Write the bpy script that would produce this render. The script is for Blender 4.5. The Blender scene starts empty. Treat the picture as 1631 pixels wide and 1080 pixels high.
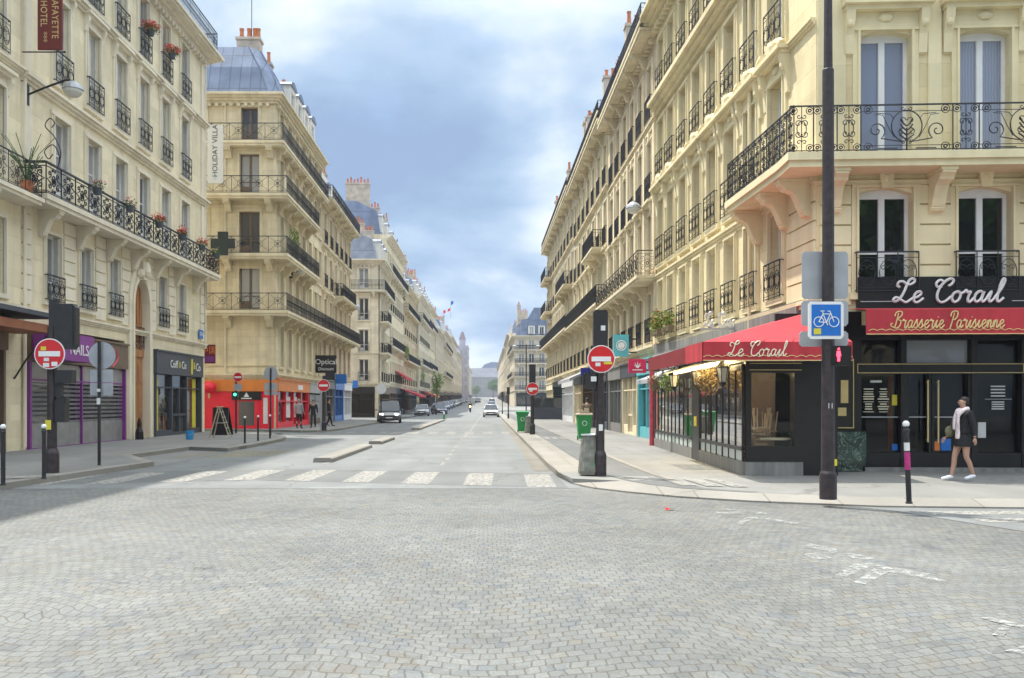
import bpy, math, random
from math import pi, sin, cos, radians
from mathutils import Vector, Matrix
random.seed(11)
S = bpy.context.scene
C = S.collection

# ------------------------------------------------------------------ camera
F, VPX, HY, EYE = 1400.0, 778.0, 642.0, 1.6     # focal length and vanishing point in photo pixels, eye height
def P(px, py, Y):
    return Vector(((px - VPX) / F * Y, Y, EYE + (HY - py) / F * Y))
def G(px, py, z=0.0):
    Y = F * (EYE - z) / (py - HY)
    return ((px - VPX) / F * Y, Y)
cd = bpy.data.cameras.new('camera')
cam = bpy.data.objects.new('camera', cd); C.objects.link(cam)
cam.location = (0, 0, EYE); cam.rotation_euler = (pi / 2, 0, 0)
cd.sensor_width = 36; cd.sensor_fit = 'HORIZONTAL'; cd.lens = F / 1631 * 36
cd.shift_x = (815.5 - VPX) / 1631; cd.shift_y = (HY - 540) / 1631
cd.clip_start = 0.1; cd.clip_end = 6000
S.camera = cam

# ------------------------------------------------------------------ light
SUN_DIR = Vector((-0.38, 0.34, 1.0)).normalized()        # towards the sun: beyond and left of the street
sl = bpy.data.lights.new('sun', 'SUN'); sl.energy = 3.8; sl.angle = radians(0.8); sl.color = (1.0, 0.95, 0.86)
so = bpy.data.objects.new('sun', sl); C.objects.link(so)
so.rotation_euler = SUN_DIR.to_track_quat('Z', 'Y').to_euler(); so.location = (-20, 20, 60)
S.view_settings.view_transform = 'Standard'; S.view_settings.look = 'None'
S.view_settings.exposure = 0.75; S.view_settings.gamma = 1.0
S.cycles.use_denoising = True
S.cycles.max_bounces = 6; S.cycles.diffuse_bounces = 3; S.cycles.glossy_bounces = 3; S.cycles.transparent_max_bounces = 8
S.cycles.sample_clamp_indirect = 6

def N(nt, typ, **kw):
    n = nt.nodes.new(typ)
    for k, v in kw.items():
        if k.startswith('i_'):
            key = k[2:]
            n.inputs[int(key) if key.isdigit() else key.replace('_', ' ')].default_value = v
        else: setattr(n, k, v)
    return n
def math_(nt, op, a, b=None, clamp=False):
    n = nt.nodes.new('ShaderNodeMath'); n.operation = op; n.use_clamp = clamp
    for i, x in enumerate((a, b)):
        if x is None: continue
        if isinstance(x, (int, float)): n.inputs[i].default_value = x
        else: nt.links.new(x, n.inputs[i])
    return n.outputs[0]
def mixc(nt, fac, a, b, blend='MIX'):
    n = nt.nodes.new('ShaderNodeMix'); n.data_type = 'RGBA'; n.blend_type = blend
    for s, x in ((0, fac), (6, a), (7, b)):
        if isinstance(x, (int, float)): n.inputs[s].default_value = x
        elif isinstance(x, (tuple, list)): n.inputs[s].default_value = tuple(x) + ((1,) if len(x) == 3 else ())
        else: nt.links.new(x, n.inputs[s])
    return n.outputs[2]
def ramp(nt, x, stops, interp='LINEAR'):
    n = nt.nodes.new('ShaderNodeValToRGB'); n.color_ramp.interpolation = interp
    e = n.color_ramp.elements
    while len(e) < len(stops): e.new(0.5)
    for k, (p, c) in enumerate(stops):
        e[k].position = p
        e[k].color = (c, c, c, 1) if isinstance(c, (int, float)) else tuple(c) + (1,)
    nt.links.new(x, n.inputs[0]); return n.outputs[0]

W = bpy.data.worlds.new('World'); S.world = W; W.use_nodes = True
nt = W.node_tree; nt.nodes.clear()
out = N(nt, 'ShaderNodeOutputWorld')
sky = N(nt, 'ShaderNodeTexSky', sky_type='NISHITA', sun_disc=False)
sky.sun_elevation = math.asin(SUN_DIR.z); sky.sun_rotation = math.atan2(SUN_DIR.x, SUN_DIR.y)
sky.air_density = 1.0; sky.dust_density = 0.6; sky.ozone_density = 1.6
bg = N(nt, 'ShaderNodeBackground'); bg.inputs[1].default_value = 0.15
tc = N(nt, 'ShaderNodeTexCoord')
sep = N(nt, 'ShaderNodeSeparateXYZ'); nt.links.new(tc.outputs['Generated'], sep.inputs[0])
zc = math_(nt, 'ADD', math_(nt, 'MAXIMUM', sep.outputs[2], 0.0), 0.30)
comb = N(nt, 'ShaderNodeCombineXYZ')
nt.links.new(math_(nt, 'DIVIDE', sep.outputs[0], zc), comb.inputs[0])
nt.links.new(math_(nt, 'DIVIDE', sep.outputs[1], zc), comb.inputs[1])
def cloud_noise(off, scale, detail, rough, dist=0.0):
    mp = N(nt, 'ShaderNodeMapping'); mp.inputs['Location'].default_value = off
    nt.links.new(comb.outputs[0], mp.inputs[0])
    n = N(nt, 'ShaderNodeTexNoise'); n.inputs['Scale'].default_value = scale; n.inputs['Detail'].default_value = detail
    n.inputs['Roughness'].default_value = rough; n.inputs['Distortion'].default_value = dist
    nt.links.new(mp.outputs[0], n.inputs['Vector']); return n.outputs[0]
elev = math_(nt, 'DIVIDE', sep.outputs[2], math_(nt, 'MAXIMUM', math_(nt, 'SQRT', math_(nt, 'SUBTRACT', 1.0, math_(nt, 'MULTIPLY', sep.outputs[2], sep.outputs[2]))), 0.05))
az = math_(nt, 'ARCTAN2', sep.outputs[0], sep.outputs[1])
big = cloud_noise((0.62, 0.30, 0), 0.55, 3, 0.45, 0.0)             # broad banks
det = cloud_noise((3.1, 7.7, 0), 2.6, 10, 0.54, 0.15)           # billows
band = ramp(nt, elev, [(0.0, 0.60), (0.04, 0.56), (0.09, 0.46), (0.135, 0.50), (0.185, 0.57), (0.235, 0.38), (0.31, 0.40), (0.39, 0.52), (0.47, 0.62), (0.75, 0.60), (1.0, 0.75)], 'EASE')
dx = math_(nt, 'DIVIDE', math_(nt, 'SUBTRACT', az, 0.085), 0.055); dz = math_(nt, 'DIVIDE', math_(nt, 'SUBTRACT', elev, 0.25), 0.075)
patch = math_(nt, 'DIVIDE', 0.26, math_(nt, 'ADD', 1.0, math_(nt, 'ADD', math_(nt, 'MULTIPLY', dx, dx), math_(nt, 'MULTIPLY', dz, dz))))
v = math_(nt, 'ADD', math_(nt, 'MULTIPLY', math_(nt, 'SUBTRACT', det, 0.5), 1.0), math_(nt, 'MULTIPLY', math_(nt, 'SUBTRACT', big, 0.5), 0.35))
dx = math_(nt, 'DIVIDE', math_(nt, 'ADD', az, 0.09), 0.16); dz = math_(nt, 'DIVIDE', math_(nt, 'SUBTRACT', elev, 0.255), 0.06)
dark = math_(nt, 'DIVIDE', 0.20, math_(nt, 'ADD', 1.0, math_(nt, 'ADD', math_(nt, 'MULTIPLY', dx, dx), math_(nt, 'MULTIPLY', dz, dz))))
v = math_(nt, 'SUBTRACT', math_(nt, 'ADD', math_(nt, 'ADD', v, band), patch), dark)
shade = ramp(nt, v, [(0.26, (1.35, 1.9, 2.85)), (0.40, (1.65, 2.3, 3.25)), (0.52, (2.2, 2.85, 3.7)), (0.63, (3.2, 3.7, 4.15)), (0.75, (4.2, 4.4, 4.45))])
gap = ramp(nt, cloud_noise((8.4, 2.2, 0), 1.3, 6, 0.5, 0.2), [(0.54, 0.0), (0.68, 0.55)])
skyc = mixc(nt, 0.5, sky.outputs[0], (1.5, 2.5, 4.3))
final = mixc(nt, gap, shade, skyc)
lift = ramp(nt, sep.outputs[2], [(0.40, 1.0), (0.75, 2.5)])          # unseen sky overhead brightened, added to raise the fill light
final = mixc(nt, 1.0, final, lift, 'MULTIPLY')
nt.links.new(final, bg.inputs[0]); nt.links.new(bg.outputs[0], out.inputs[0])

# ------------------------------------------------------------------ materials
def base(name):
    m = bpy.data.materials.new(name); m.use_nodes = True
    t = m.node_tree; b = t.nodes['Principled BSDF']; return m, t, b
def simple(name, col, rough=0.5, metal=0.0, var=0.12, scale=6.0, bump=0.0, bscale=60.0, spec=0.5, streak=False, coat=0.0):
    """a plain coloured surface with mottled wear"""
    m, t, b = base(name)
    geo = N(t, 'ShaderNodeNewGeometry')
    n = N(t, 'ShaderNodeTexNoise'); n.inputs['Scale'].default_value = scale; n.inputs['Detail'].default_value = 6
    if streak:
        mp = N(t, 'ShaderNodeMapping'); mp.inputs['Scale'].default_value = (2.2, 2.2, 0.25)
        t.links.new(geo.outputs['Position'], mp.inputs[0]); t.links.new(mp.outputs[0], n.inputs['Vector'])
    else: t.links.new(geo.outputs['Position'], n.inputs['Vector'])
    f = ramp(t, n.outputs[0], [(0.3, 1 - var), (0.7, 1 + var * 0.6)])
    t.links.new(mixc(t, 1.0, tuple(col), f, 'MULTIPLY'), b.inputs['Base Color'])
    b.inputs['Roughness'].default_value = rough; b.inputs['Metallic'].default_value = metal
    b.inputs['Specular IOR Level'].default_value = spec; b.inputs['Coat Weight'].default_value = coat
    if bump:
        n2 = N(t, 'ShaderNodeTexNoise'); n2.inputs['Scale'].default_value = bscale; n2.inputs['Detail'].default_value = 4
        t.links.new(geo.outputs['Position'], n2.inputs['Vector'])
        bp = N(t, 'ShaderNodeBump'); bp.inputs['Strength'].default_value = bump; bp.inputs['Distance'].default_value = 0.02
        t.links.new(n2.outputs[0], bp.inputs['Height']); t.links.new(bp.outputs[0], b.inputs['Normal'])
    return m
def stone(name, col, bw=0.9, bh=0.42, joint=0.02, jdark=0.72, dirt=0.10):
    """ashlar: coursed blocks in the facade's own coordinates, mottling and rain streaks"""
    m, t, b = base(name)
    tc = N(t, 'ShaderNodeTexCoord'); geo = N(t, 'ShaderNodeNewGeometry')
    sp = N(t, 'ShaderNodeSeparateXYZ'); t.links.new(tc.outputs['Object'], sp.inputs[0])
    cb = N(t, 'ShaderNodeCombineXYZ')
    t.links.new(math_(t, 'ADD', sp.outputs[0], sp.outputs[1]), cb.inputs[0]); t.links.new(sp.outputs[2], cb.inputs[1])
    br = N(t, 'ShaderNodeTexBrick'); t.links.new(cb.outputs[0], br.inputs['Vector'])
    br.inputs['Scale'].default_value = 1.0; br.inputs['Brick Width'].default_value = bw; br.inputs['Row Height'].default_value = bh
    br.inputs['Mortar Size'].default_value = joint; br.inputs['Mortar Smooth'].default_value = 0.3
    br.inputs['Color1'].default_value = (1, 1, 1, 1); br.inputs['Color2'].default_value = (0.87, 0.87, 0.86, 1)
    br.inputs['Mortar'].default_value = (jdark, jdark, jdark, 1)
    n = N(t, 'ShaderNodeTexNoise'); n.inputs['Scale'].default_value = 0.7; n.inputs['Detail'].default_value = 8; n.inputs['Roughness'].default_value = 0.62
    t.links.new(geo.outputs['Position'], n.inputs['Vector'])
    mp = N(t, 'ShaderNodeMapping'); mp.inputs['Scale'].default_value = (2.6, 2.6, 0.16); t.links.new(geo.outputs['Position'], mp.inputs[0])
    n2 = N(t, 'ShaderNodeTexNoise'); n2.inputs['Scale'].default_value = 1.0; n2.inputs['Detail'].default_value = 5; t.links.new(mp.outputs[0], n2.inputs['Vector'])
    f1 = ramp(t, n.outputs[0], [(0.32, 1 - dirt), (0.62, 1.06)])
    f2 = ramp(t, n2.outputs[0], [(0.30, (1 - dirt, 1 - dirt * 1.1, 1 - dirt * 1.2)), (0.55, (1.0, 1.0, 1.0))])
    c = mixc(t, 1.0, tuple(col), br.outputs[0], 'MULTIPLY'); c = mixc(t, 1.0, c, f1, 'MULTIPLY'); c = mixc(t, 1.0, c, f2, 'MULTIPLY')
    t.links.new(c, b.inputs['Base Color']); b.inputs['Roughness'].default_value = 0.85; b.inputs['Specular IOR Level'].default_value = 0.25
    n3 = N(t, 'ShaderNodeTexNoise'); n3.inputs['Scale'].default_value = 22; n3.inputs['Detail'].default_value = 5; t.links.new(geo.outputs['Position'], n3.inputs['Vector'])
    h = math_(t, 'ADD', math_(t, 'MULTIPLY', n3.outputs[0], 0.25), math_(t, 'SUBTRACT', 1.0, br.outputs[1]))
    bp = N(t, 'ShaderNodeBump'); bp.inputs['Strength'].default_value = 0.5; bp.inputs['Distance'].default_value = 0.03
    t.links.new(h, bp.inputs['Height']); t.links.new(bp.outputs[0], b.inputs['Normal'])
    return m
def glass(name, deep, pale, curtain=0.5, rough=0.04, spec=0.75):
    """dark window glass with a drawn net curtain somewhere behind it; differs from pane to pane"""
    m, t, b = base(name)
    oi = N(t, 'ShaderNodeObjectInfo'); tc = N(t, 'ShaderNodeTexCoord')
    wv = N(t, 'ShaderNodeTexWave'); wv.inputs['Scale'].default_value = 5.0; wv.inputs['Distortion'].default_value = 3.0; wv.inputs['Detail'].default_value = 2
    t.links.new(tc.outputs['Object'], wv.inputs['Vector'])
    pale2 = mixc(t, wv.outputs[1], tuple(pale), tuple(x * 0.72 for x in pale))
    f = ramp(t, oi.outputs['Random'], [(0.0, 0.0), (1 - curtain - 0.02, 0.0), (1 - curtain, 0.55), (1.0, 0.95)])
    t.links.new(mixc(t, f, tuple(deep), pale2), b.inputs['Base Color'])
    b.inputs['Roughness'].default_value = rough; b.inputs['Specular IOR Level'].default_value = spec
    nz = N(t, 'ShaderNodeTexNoise'); nz.inputs['Scale'].default_value = 1.3; t.links.new(tc.outputs['Object'], nz.inputs['Vector'])
    bp = N(t, 'ShaderNodeBump'); bp.inputs['Strength'].default_value = 0.12; bp.inputs['Distance'].default_value = 0.05
    t.links.new(nz.outputs[0], bp.inputs['Height']); t.links.new(bp.outputs[0], b.inputs['Normal'])
    return m
def clear_glass(name, tint=(0.92, 0.94, 0.94), gloss=0.02):
    m, t, b = base(name); t.nodes.remove(b)
    o = [n for n in t.nodes if n.type == 'OUTPUT_MATERIAL'][0]
    tr = N(t, 'ShaderNodeBsdfTransparent'); tr.inputs[0].default_value = tuple(tint) + (1,)
    gl = N(t, 'ShaderNodeBsdfGlossy'); gl.inputs['Roughness'].default_value = 0.02; gl.inputs[0].default_value = (1, 1, 1, 1)
    lw = N(t, 'ShaderNodeLayerWeight'); lw.inputs[0].default_value = 0.35
    mx = N(t, 'ShaderNodeMixShader')
    t.links.new(math_(t, 'ADD', math_(t, 'MULTIPLY', lw.outputs[0], 0.5), gloss, True), mx.inputs[0])
    t.links.new(tr.outputs[0], mx.inputs[1]); t.links.new(gl.outputs[0], mx.inputs[2]); t.links.new(mx.outputs[0], o.inputs[0])
    return m
def emit(name, col, power):
    m, t, b = base(name); b.inputs['Base Color'].default_value = tuple(col) + (1,)
    b.inputs['Emission Color'].default_value = tuple(col) + (1,); b.inputs['Emission Strength'].default_value = power
    return m
def leafy(name, c1, c2):
    m, t, b = base(name)
    geo = N(t, 'ShaderNodeNewGeometry')
    t.links.new(mixc(t, geo.outputs['Random Per Island'], tuple(c1), tuple(c2)), b.inputs['Base Color'])
    b.inputs['Roughness'].default_value = 0.6; b.inputs['Specular IOR Level'].default_value = 0.3
    try: b.inputs['Transmission Weight'].default_value = 0.0
    except Exception: pass
    return m
def zinc(name, col=(0.20, 0.25, 0.36)):
    m, t, b = base(name)
    tc = N(t, 'ShaderNodeTexCoord'); sp = N(t, 'ShaderNodeSeparateXYZ'); t.links.new(tc.outputs['Object'], sp.inputs[0])
    cb = N(t, 'ShaderNodeCombineXYZ'); t.links.new(sp.outputs[0], cb.inputs[0]); t.links.new(sp.outputs[2], cb.inputs[1])
    br = N(t, 'ShaderNodeTexBrick'); br.offset = 0.0; t.links.new(cb.outputs[0], br.inputs['Vector'])
    br.inputs['Scale'].default_value = 1; br.inputs['Brick Width'].default_value = 0.6; br.inputs['Row Height'].default_value = 2.2
    br.inputs['Mortar Size'].default_value = 0.03; br.inputs['Color1'].default_value = (1, 1, 1, 1); br.inputs['Color2'].default_value = (0.8, 0.82, 0.85, 1)
    br.inputs['Mortar'].default_value = (0.6, 0.6, 0.62, 1)
    geo = N(t, 'ShaderNodeNewGeometry'); n = N(t, 'ShaderNodeTexNoise'); n.inputs['Scale'].default_value = 1.2; n.inputs['Detail'].default_value = 6
    t.links.new(geo.outputs['Position'], n.inputs['Vector'])
    c = mixc(t, 1.0, tuple(col), br.outputs[0], 'MULTIPLY'); c = mixc(t, 1.0, c, ramp(t, n.outputs[0], [(0.3, 0.75), (0.7, 1.15)]), 'MULTIPLY')
    t.links.new(c, b.inputs['Base Color']); b.inputs['Roughness'].default_value = 0.6; b.inputs['Metallic'].default_value = 0.0
    bp = N(t, 'ShaderNodeBump'); bp.inputs['Strength'].default_value = 0.6; bp.inputs['Distance'].default_value = 0.04
    t.links.new(br.outputs[1], bp.inputs['Height']); t.links.new(bp.outputs[0], b.inputs['Normal'])
    return m
def cobbles(name):
    """small stone setts laid in shallow arcs"""
    m, t, b = base(name)
    geo = N(t, 'ShaderNodeNewGeometry'); sp = N(t, 'ShaderNodeSeparateXYZ'); t.links.new(geo.outputs['Position'], sp.inputs[0])
    wob = N(t, 'ShaderNodeTexNoise'); wob.inputs['Scale'].default_value = 0.55; wob.inputs['Detail'].default_value = 2; t.links.new(geo.outputs['Position'], wob.inputs['Vector'])
    wob2 = N(t, 'ShaderNodeTexNoise'); wob2.inputs['Scale'].default_value = 3.2; wob2.inputs['Detail'].default_value = 2; t.links.new(geo.outputs['Position'], wob2.inputs['Vector'])
    ws = N(t, 'ShaderNodeSeparateColor'); t.links.new(wob2.outputs[1], ws.inputs[0])
    arc = math_(t, 'MULTIPLY', math_(t, 'SINE', math_(t, 'ADD', math_(t, 'MULTIPLY', sp.outputs[0], 2.5), math_(t, 'MULTIPLY', wob.outputs[0], 4.0))), 0.17)
    vy = math_(t, 'ADD', math_(t, 'ADD', sp.outputs[1], arc), math_(t, 'MULTIPLY', wob.outputs[0], 0.6))
    vy = math_(t, 'ADD', vy, math_(t, 'MULTIPLY', ws.outputs[0], 0.075))
    vx = math_(t, 'ADD', sp.outputs[0], math_(t, 'MULTIPLY', ws.outputs[1], 0.11))
    cb = N(t, 'ShaderNodeCombineXYZ'); t.links.new(vx, cb.inputs[0]); t.links.new(vy, cb.inputs[1])
    br = N(t, 'ShaderNodeTexBrick'); t.links.new(cb.outputs[0], br.inputs['Vector'])
    br.inputs['Scale'].default_value = 1; br.inputs['Brick Width'].default_value = 0.105; br.inputs['Row Height'].default_value = 0.122
    br.inputs['Mortar Size'].default_value = 0.008; br.inputs['Mortar Smooth'].default_value = 0.8; br.inputs['Bias'].default_value = 0.0
    br.inputs['Color1'].default_value = (0.178, 0.181, 0.170, 1); br.inputs['Color2'].default_value = (0.147, 0.151, 0.146, 1); br.inputs['Mortar'].default_value = (0.122, 0.111, 0.094, 1)
    # scattered blue and warm stones
    vo = N(t, 'ShaderNodeTexVoronoi'); vo.inputs['Scale'].default_value = 7.5; t.links.new(cb.outputs[0], vo.inputs['Vector'])
    vs = N(t, 'ShaderNodeSeparateColor'); t.links.new(vo.outputs['Color'], vs.inputs[0])
    tint = ramp(t, vs.outputs[0], [(0.0, (0.82, 0.86, 0.95)), (0.10, (0.93, 0.95, 0.98)), (0.2, (1, 1, 1)), (0.86, (1, 1, 1)), (0.95, (1.05, 1.0, 0.93)), (1.0, (0.98, 0.92, 0.86))])
    big = N(t, 'ShaderNodeTexNoise'); big.inputs['Scale'].default_value = 0.35; big.inputs['Detail'].default_value = 7; t.links.new(geo.outputs['Position'], big.inputs['Vector'])
    c = mixc(t, 1.0, br.outputs[0], tint, 'MULTIPLY'); c = mixc(t, 1.0, c, ramp(t, big.outputs[0], [(0.3, 0.78), (0.7, 1.14)]), 'MULTIPLY')
    fine = N(t, 'ShaderNodeTexNoise'); fine.inputs['Scale'].default_value = 45; fine.inputs['Detail'].default_value = 4; t.links.new(geo.outputs['Position'], fine.inputs['Vector'])
    c = mixc(t, 1.0, c, ramp(t, fine.outputs[0], [(0.3, 0.80), (0.7, 1.10)]), 'MULTIPLY')
    st_ = N(t, 'ShaderNodeTexNoise'); st_.inputs['Scale'].default_value = 1.7; st_.inputs['Detail'].default_value = 5; t.links.new(geo.outputs['Position'], st_.inputs['Vector'])
    c = mixc(t, 1.0, c, ramp(t, st_.outputs[0], [(0.25, 0.74), (0.38, 1.0)]), 'MULTIPLY')
    c = mixc(t, 1.0, c, ramp(t, vs.outputs[1], [(0.0, 0.86), (0.25, 0.98), (0.8, 1.02), (1.0, 1.10)]), 'MULTIPLY')
    t.links.new(c, b.inputs['Base Color']); b.inputs['Roughness'].default_value = 0.7; b.inputs['Specular IOR Level'].default_value = 0.35
    h = math_(t, 'ADD', math_(t, 'SUBTRACT', 1.0, br.outputs[1]), math_(t, 'MULTIPLY', fine.outputs[0], 0.3))
    bp = N(t, 'ShaderNodeBump'); bp.inputs['Strength'].default_value = 0.5; bp.inputs['Distance'].default_value = 0.015
    t.links.new(h, bp.inputs['Height']); t.links.new(bp.outputs[0], b.inputs['Normal'])
    return m
def tarmac(name, col, var=0.14, slabs=None, rough=0.8, worn=0.0):
    m, t, b = base(name)
    geo = N(t, 'ShaderNodeNewGeometry')
    n = N(t, 'ShaderNodeTexNoise'); n.inputs['Scale'].default_value = 0.5; n.inputs['Detail'].default_value = 9; n.inputs['Roughness'].default_value = 0.6; t.links.new(geo.outputs['Position'], n.inputs['Vector'])
    mp = N(t, 'ShaderNodeMapping'); mp.inputs['Scale'].default_value = (1.3, 0.06, 1); t.links.new(geo.outputs['Position'], mp.inputs[0])
    n2 = N(t, 'ShaderNodeTexNoise'); n2.inputs['Scale'].default_value = 1.0; n2.inputs['Detail'].default_value = 3; t.links.new(mp.outputs[0], n2.inputs['Vector'])
    g = N(t, 'ShaderNodeTexNoise'); g.inputs['Scale'].default_value = 70; g.inputs['Detail'].default_value = 3; t.links.new(geo.outputs['Position'], g.inputs['Vector'])
    c = mixc(t, 1.0, tuple(col), ramp(t, n.outputs[0], [(0.3, 1 - var), (0.7, 1 + var)]), 'MULTIPLY')
    c = mixc(t, 1.0, c, ramp(t, n2.outputs[0], [(0.35, 1 - var * 0.6), (0.6, 1.03)]), 'MULTIPLY')
    c = mixc(t, 1.0, c, ramp(t, g.outputs[0], [(0.3, 0.86), (0.7, 1.1)]), 'MULTIPLY')
    if not slabs and not worn:      # hairline cracks and old patches
        wn = N(t, 'ShaderNodeTexNoise'); wn.inputs['Scale'].default_value = 1.8; wn.inputs['Detail'].default_value = 4; t.links.new(geo.outputs['Position'], wn.inputs['Vector'])
        wv = N(t, 'ShaderNodeVectorMath', operation='MULTIPLY_ADD'); t.links.new(wn.outputs[1], wv.inputs[0]); wv.inputs[1].default_value = (1.1, 1.1, 0); t.links.new(geo.outputs['Position'], wv.inputs[2])
        vo = N(t, 'ShaderNodeTexVoronoi', feature='DISTANCE_TO_EDGE'); vo.inputs['Scale'].default_value = 0.33; t.links.new(wv.outputs[0], vo.inputs['Vector'])
        crack = ramp(t, vo.outputs[0], [(0.0, 0.62), (0.006, 0.75), (0.012, 1.0)])
        msk = ramp(t, n.outputs[0], [(0.42, 0.0), (0.55, 1.0)])
        c = mixc(t, 1.0, c, mixc(t, msk, (1, 1, 1), crack), 'MULTIPLY')
        vp = N(t, 'ShaderNodeTexVoronoi', distance='CHEBYCHEV'); vp.inputs['Scale'].default_value = 0.16; t.links.new(geo.outputs['Position'], vp.inputs['Vector'])
        vs = N(t, 'ShaderNodeSeparateColor'); t.links.new(vp.outputs['Color'], vs.inputs[0])
        c = mixc(t, 1.0, c, ramp(t, vs.outputs[0], [(0.0, 0.90), (0.5, 1.0), (1.0, 1.06)]), 'MULTIPLY')
        sp_ = N(t, 'ShaderNodeTexNoise'); sp_.inputs['Scale'].default_value = 2.4; sp_.inputs['Detail'].default_value = 3; t.links.new(geo.outputs['Position'], sp_.inputs['Vector'])
        c = mixc(t, 1.0, c, ramp(t, sp_.outputs[0], [(0.27, 0.78), (0.36, 1.0)]), 'MULTIPLY')
    h = g.outputs[0]
    if slabs:
        br = N(t, 'ShaderNodeTexBrick'); t.links.new(geo.outputs['Position'], br.inputs['Vector'])
        br.inputs['Scale'].default_value = 1; br.inputs['Brick Width'].default_value = slabs[0]; br.inputs['Row Height'].default_value = slabs[1]; br.inputs['Mortar Size'].default_value = 0.012
        br.inputs['Color1'].default_value = (1, 1, 1, 1); br.inputs['Color2'].default_value = (0.88, 0.88, 0.86, 1); br.inputs['Mortar'].default_value = (0.62, 0.6, 0.57, 1)
        c = mixc(t, 1.0, c, br.outputs[0], 'MULTIPLY')
    t.links.new(c, b.inputs['Base Color']); b.inputs['Roughness'].default_value = rough; b.inputs['Specular IOR Level'].default_value = 0.3
    bp = N(t, 'ShaderNodeBump'); bp.inputs['Strength'].default_value = 0.25; bp.inputs['Distance'].default_value = 0.01
    t.links.new(h, bp.inputs['Height']); t.links.new(bp.outputs[0], b.inputs['Normal'])
    if worn:      # paint rubbed away down to the road
        w = N(t, 'ShaderNodeTexNoise'); w.inputs['Scale'].default_value = 11; w.inputs['Detail'].default_value = 9; w.inputs['Roughness'].default_value = 0.72; t.links.new(geo.outputs['Position'], w.inputs['Vector'])
        t.links.new(ramp(t, w.outputs[0], [(worn - 0.07, 1.0), (worn + 0.07, 0.12)]), b.inputs['Alpha'])
    return m

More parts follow.
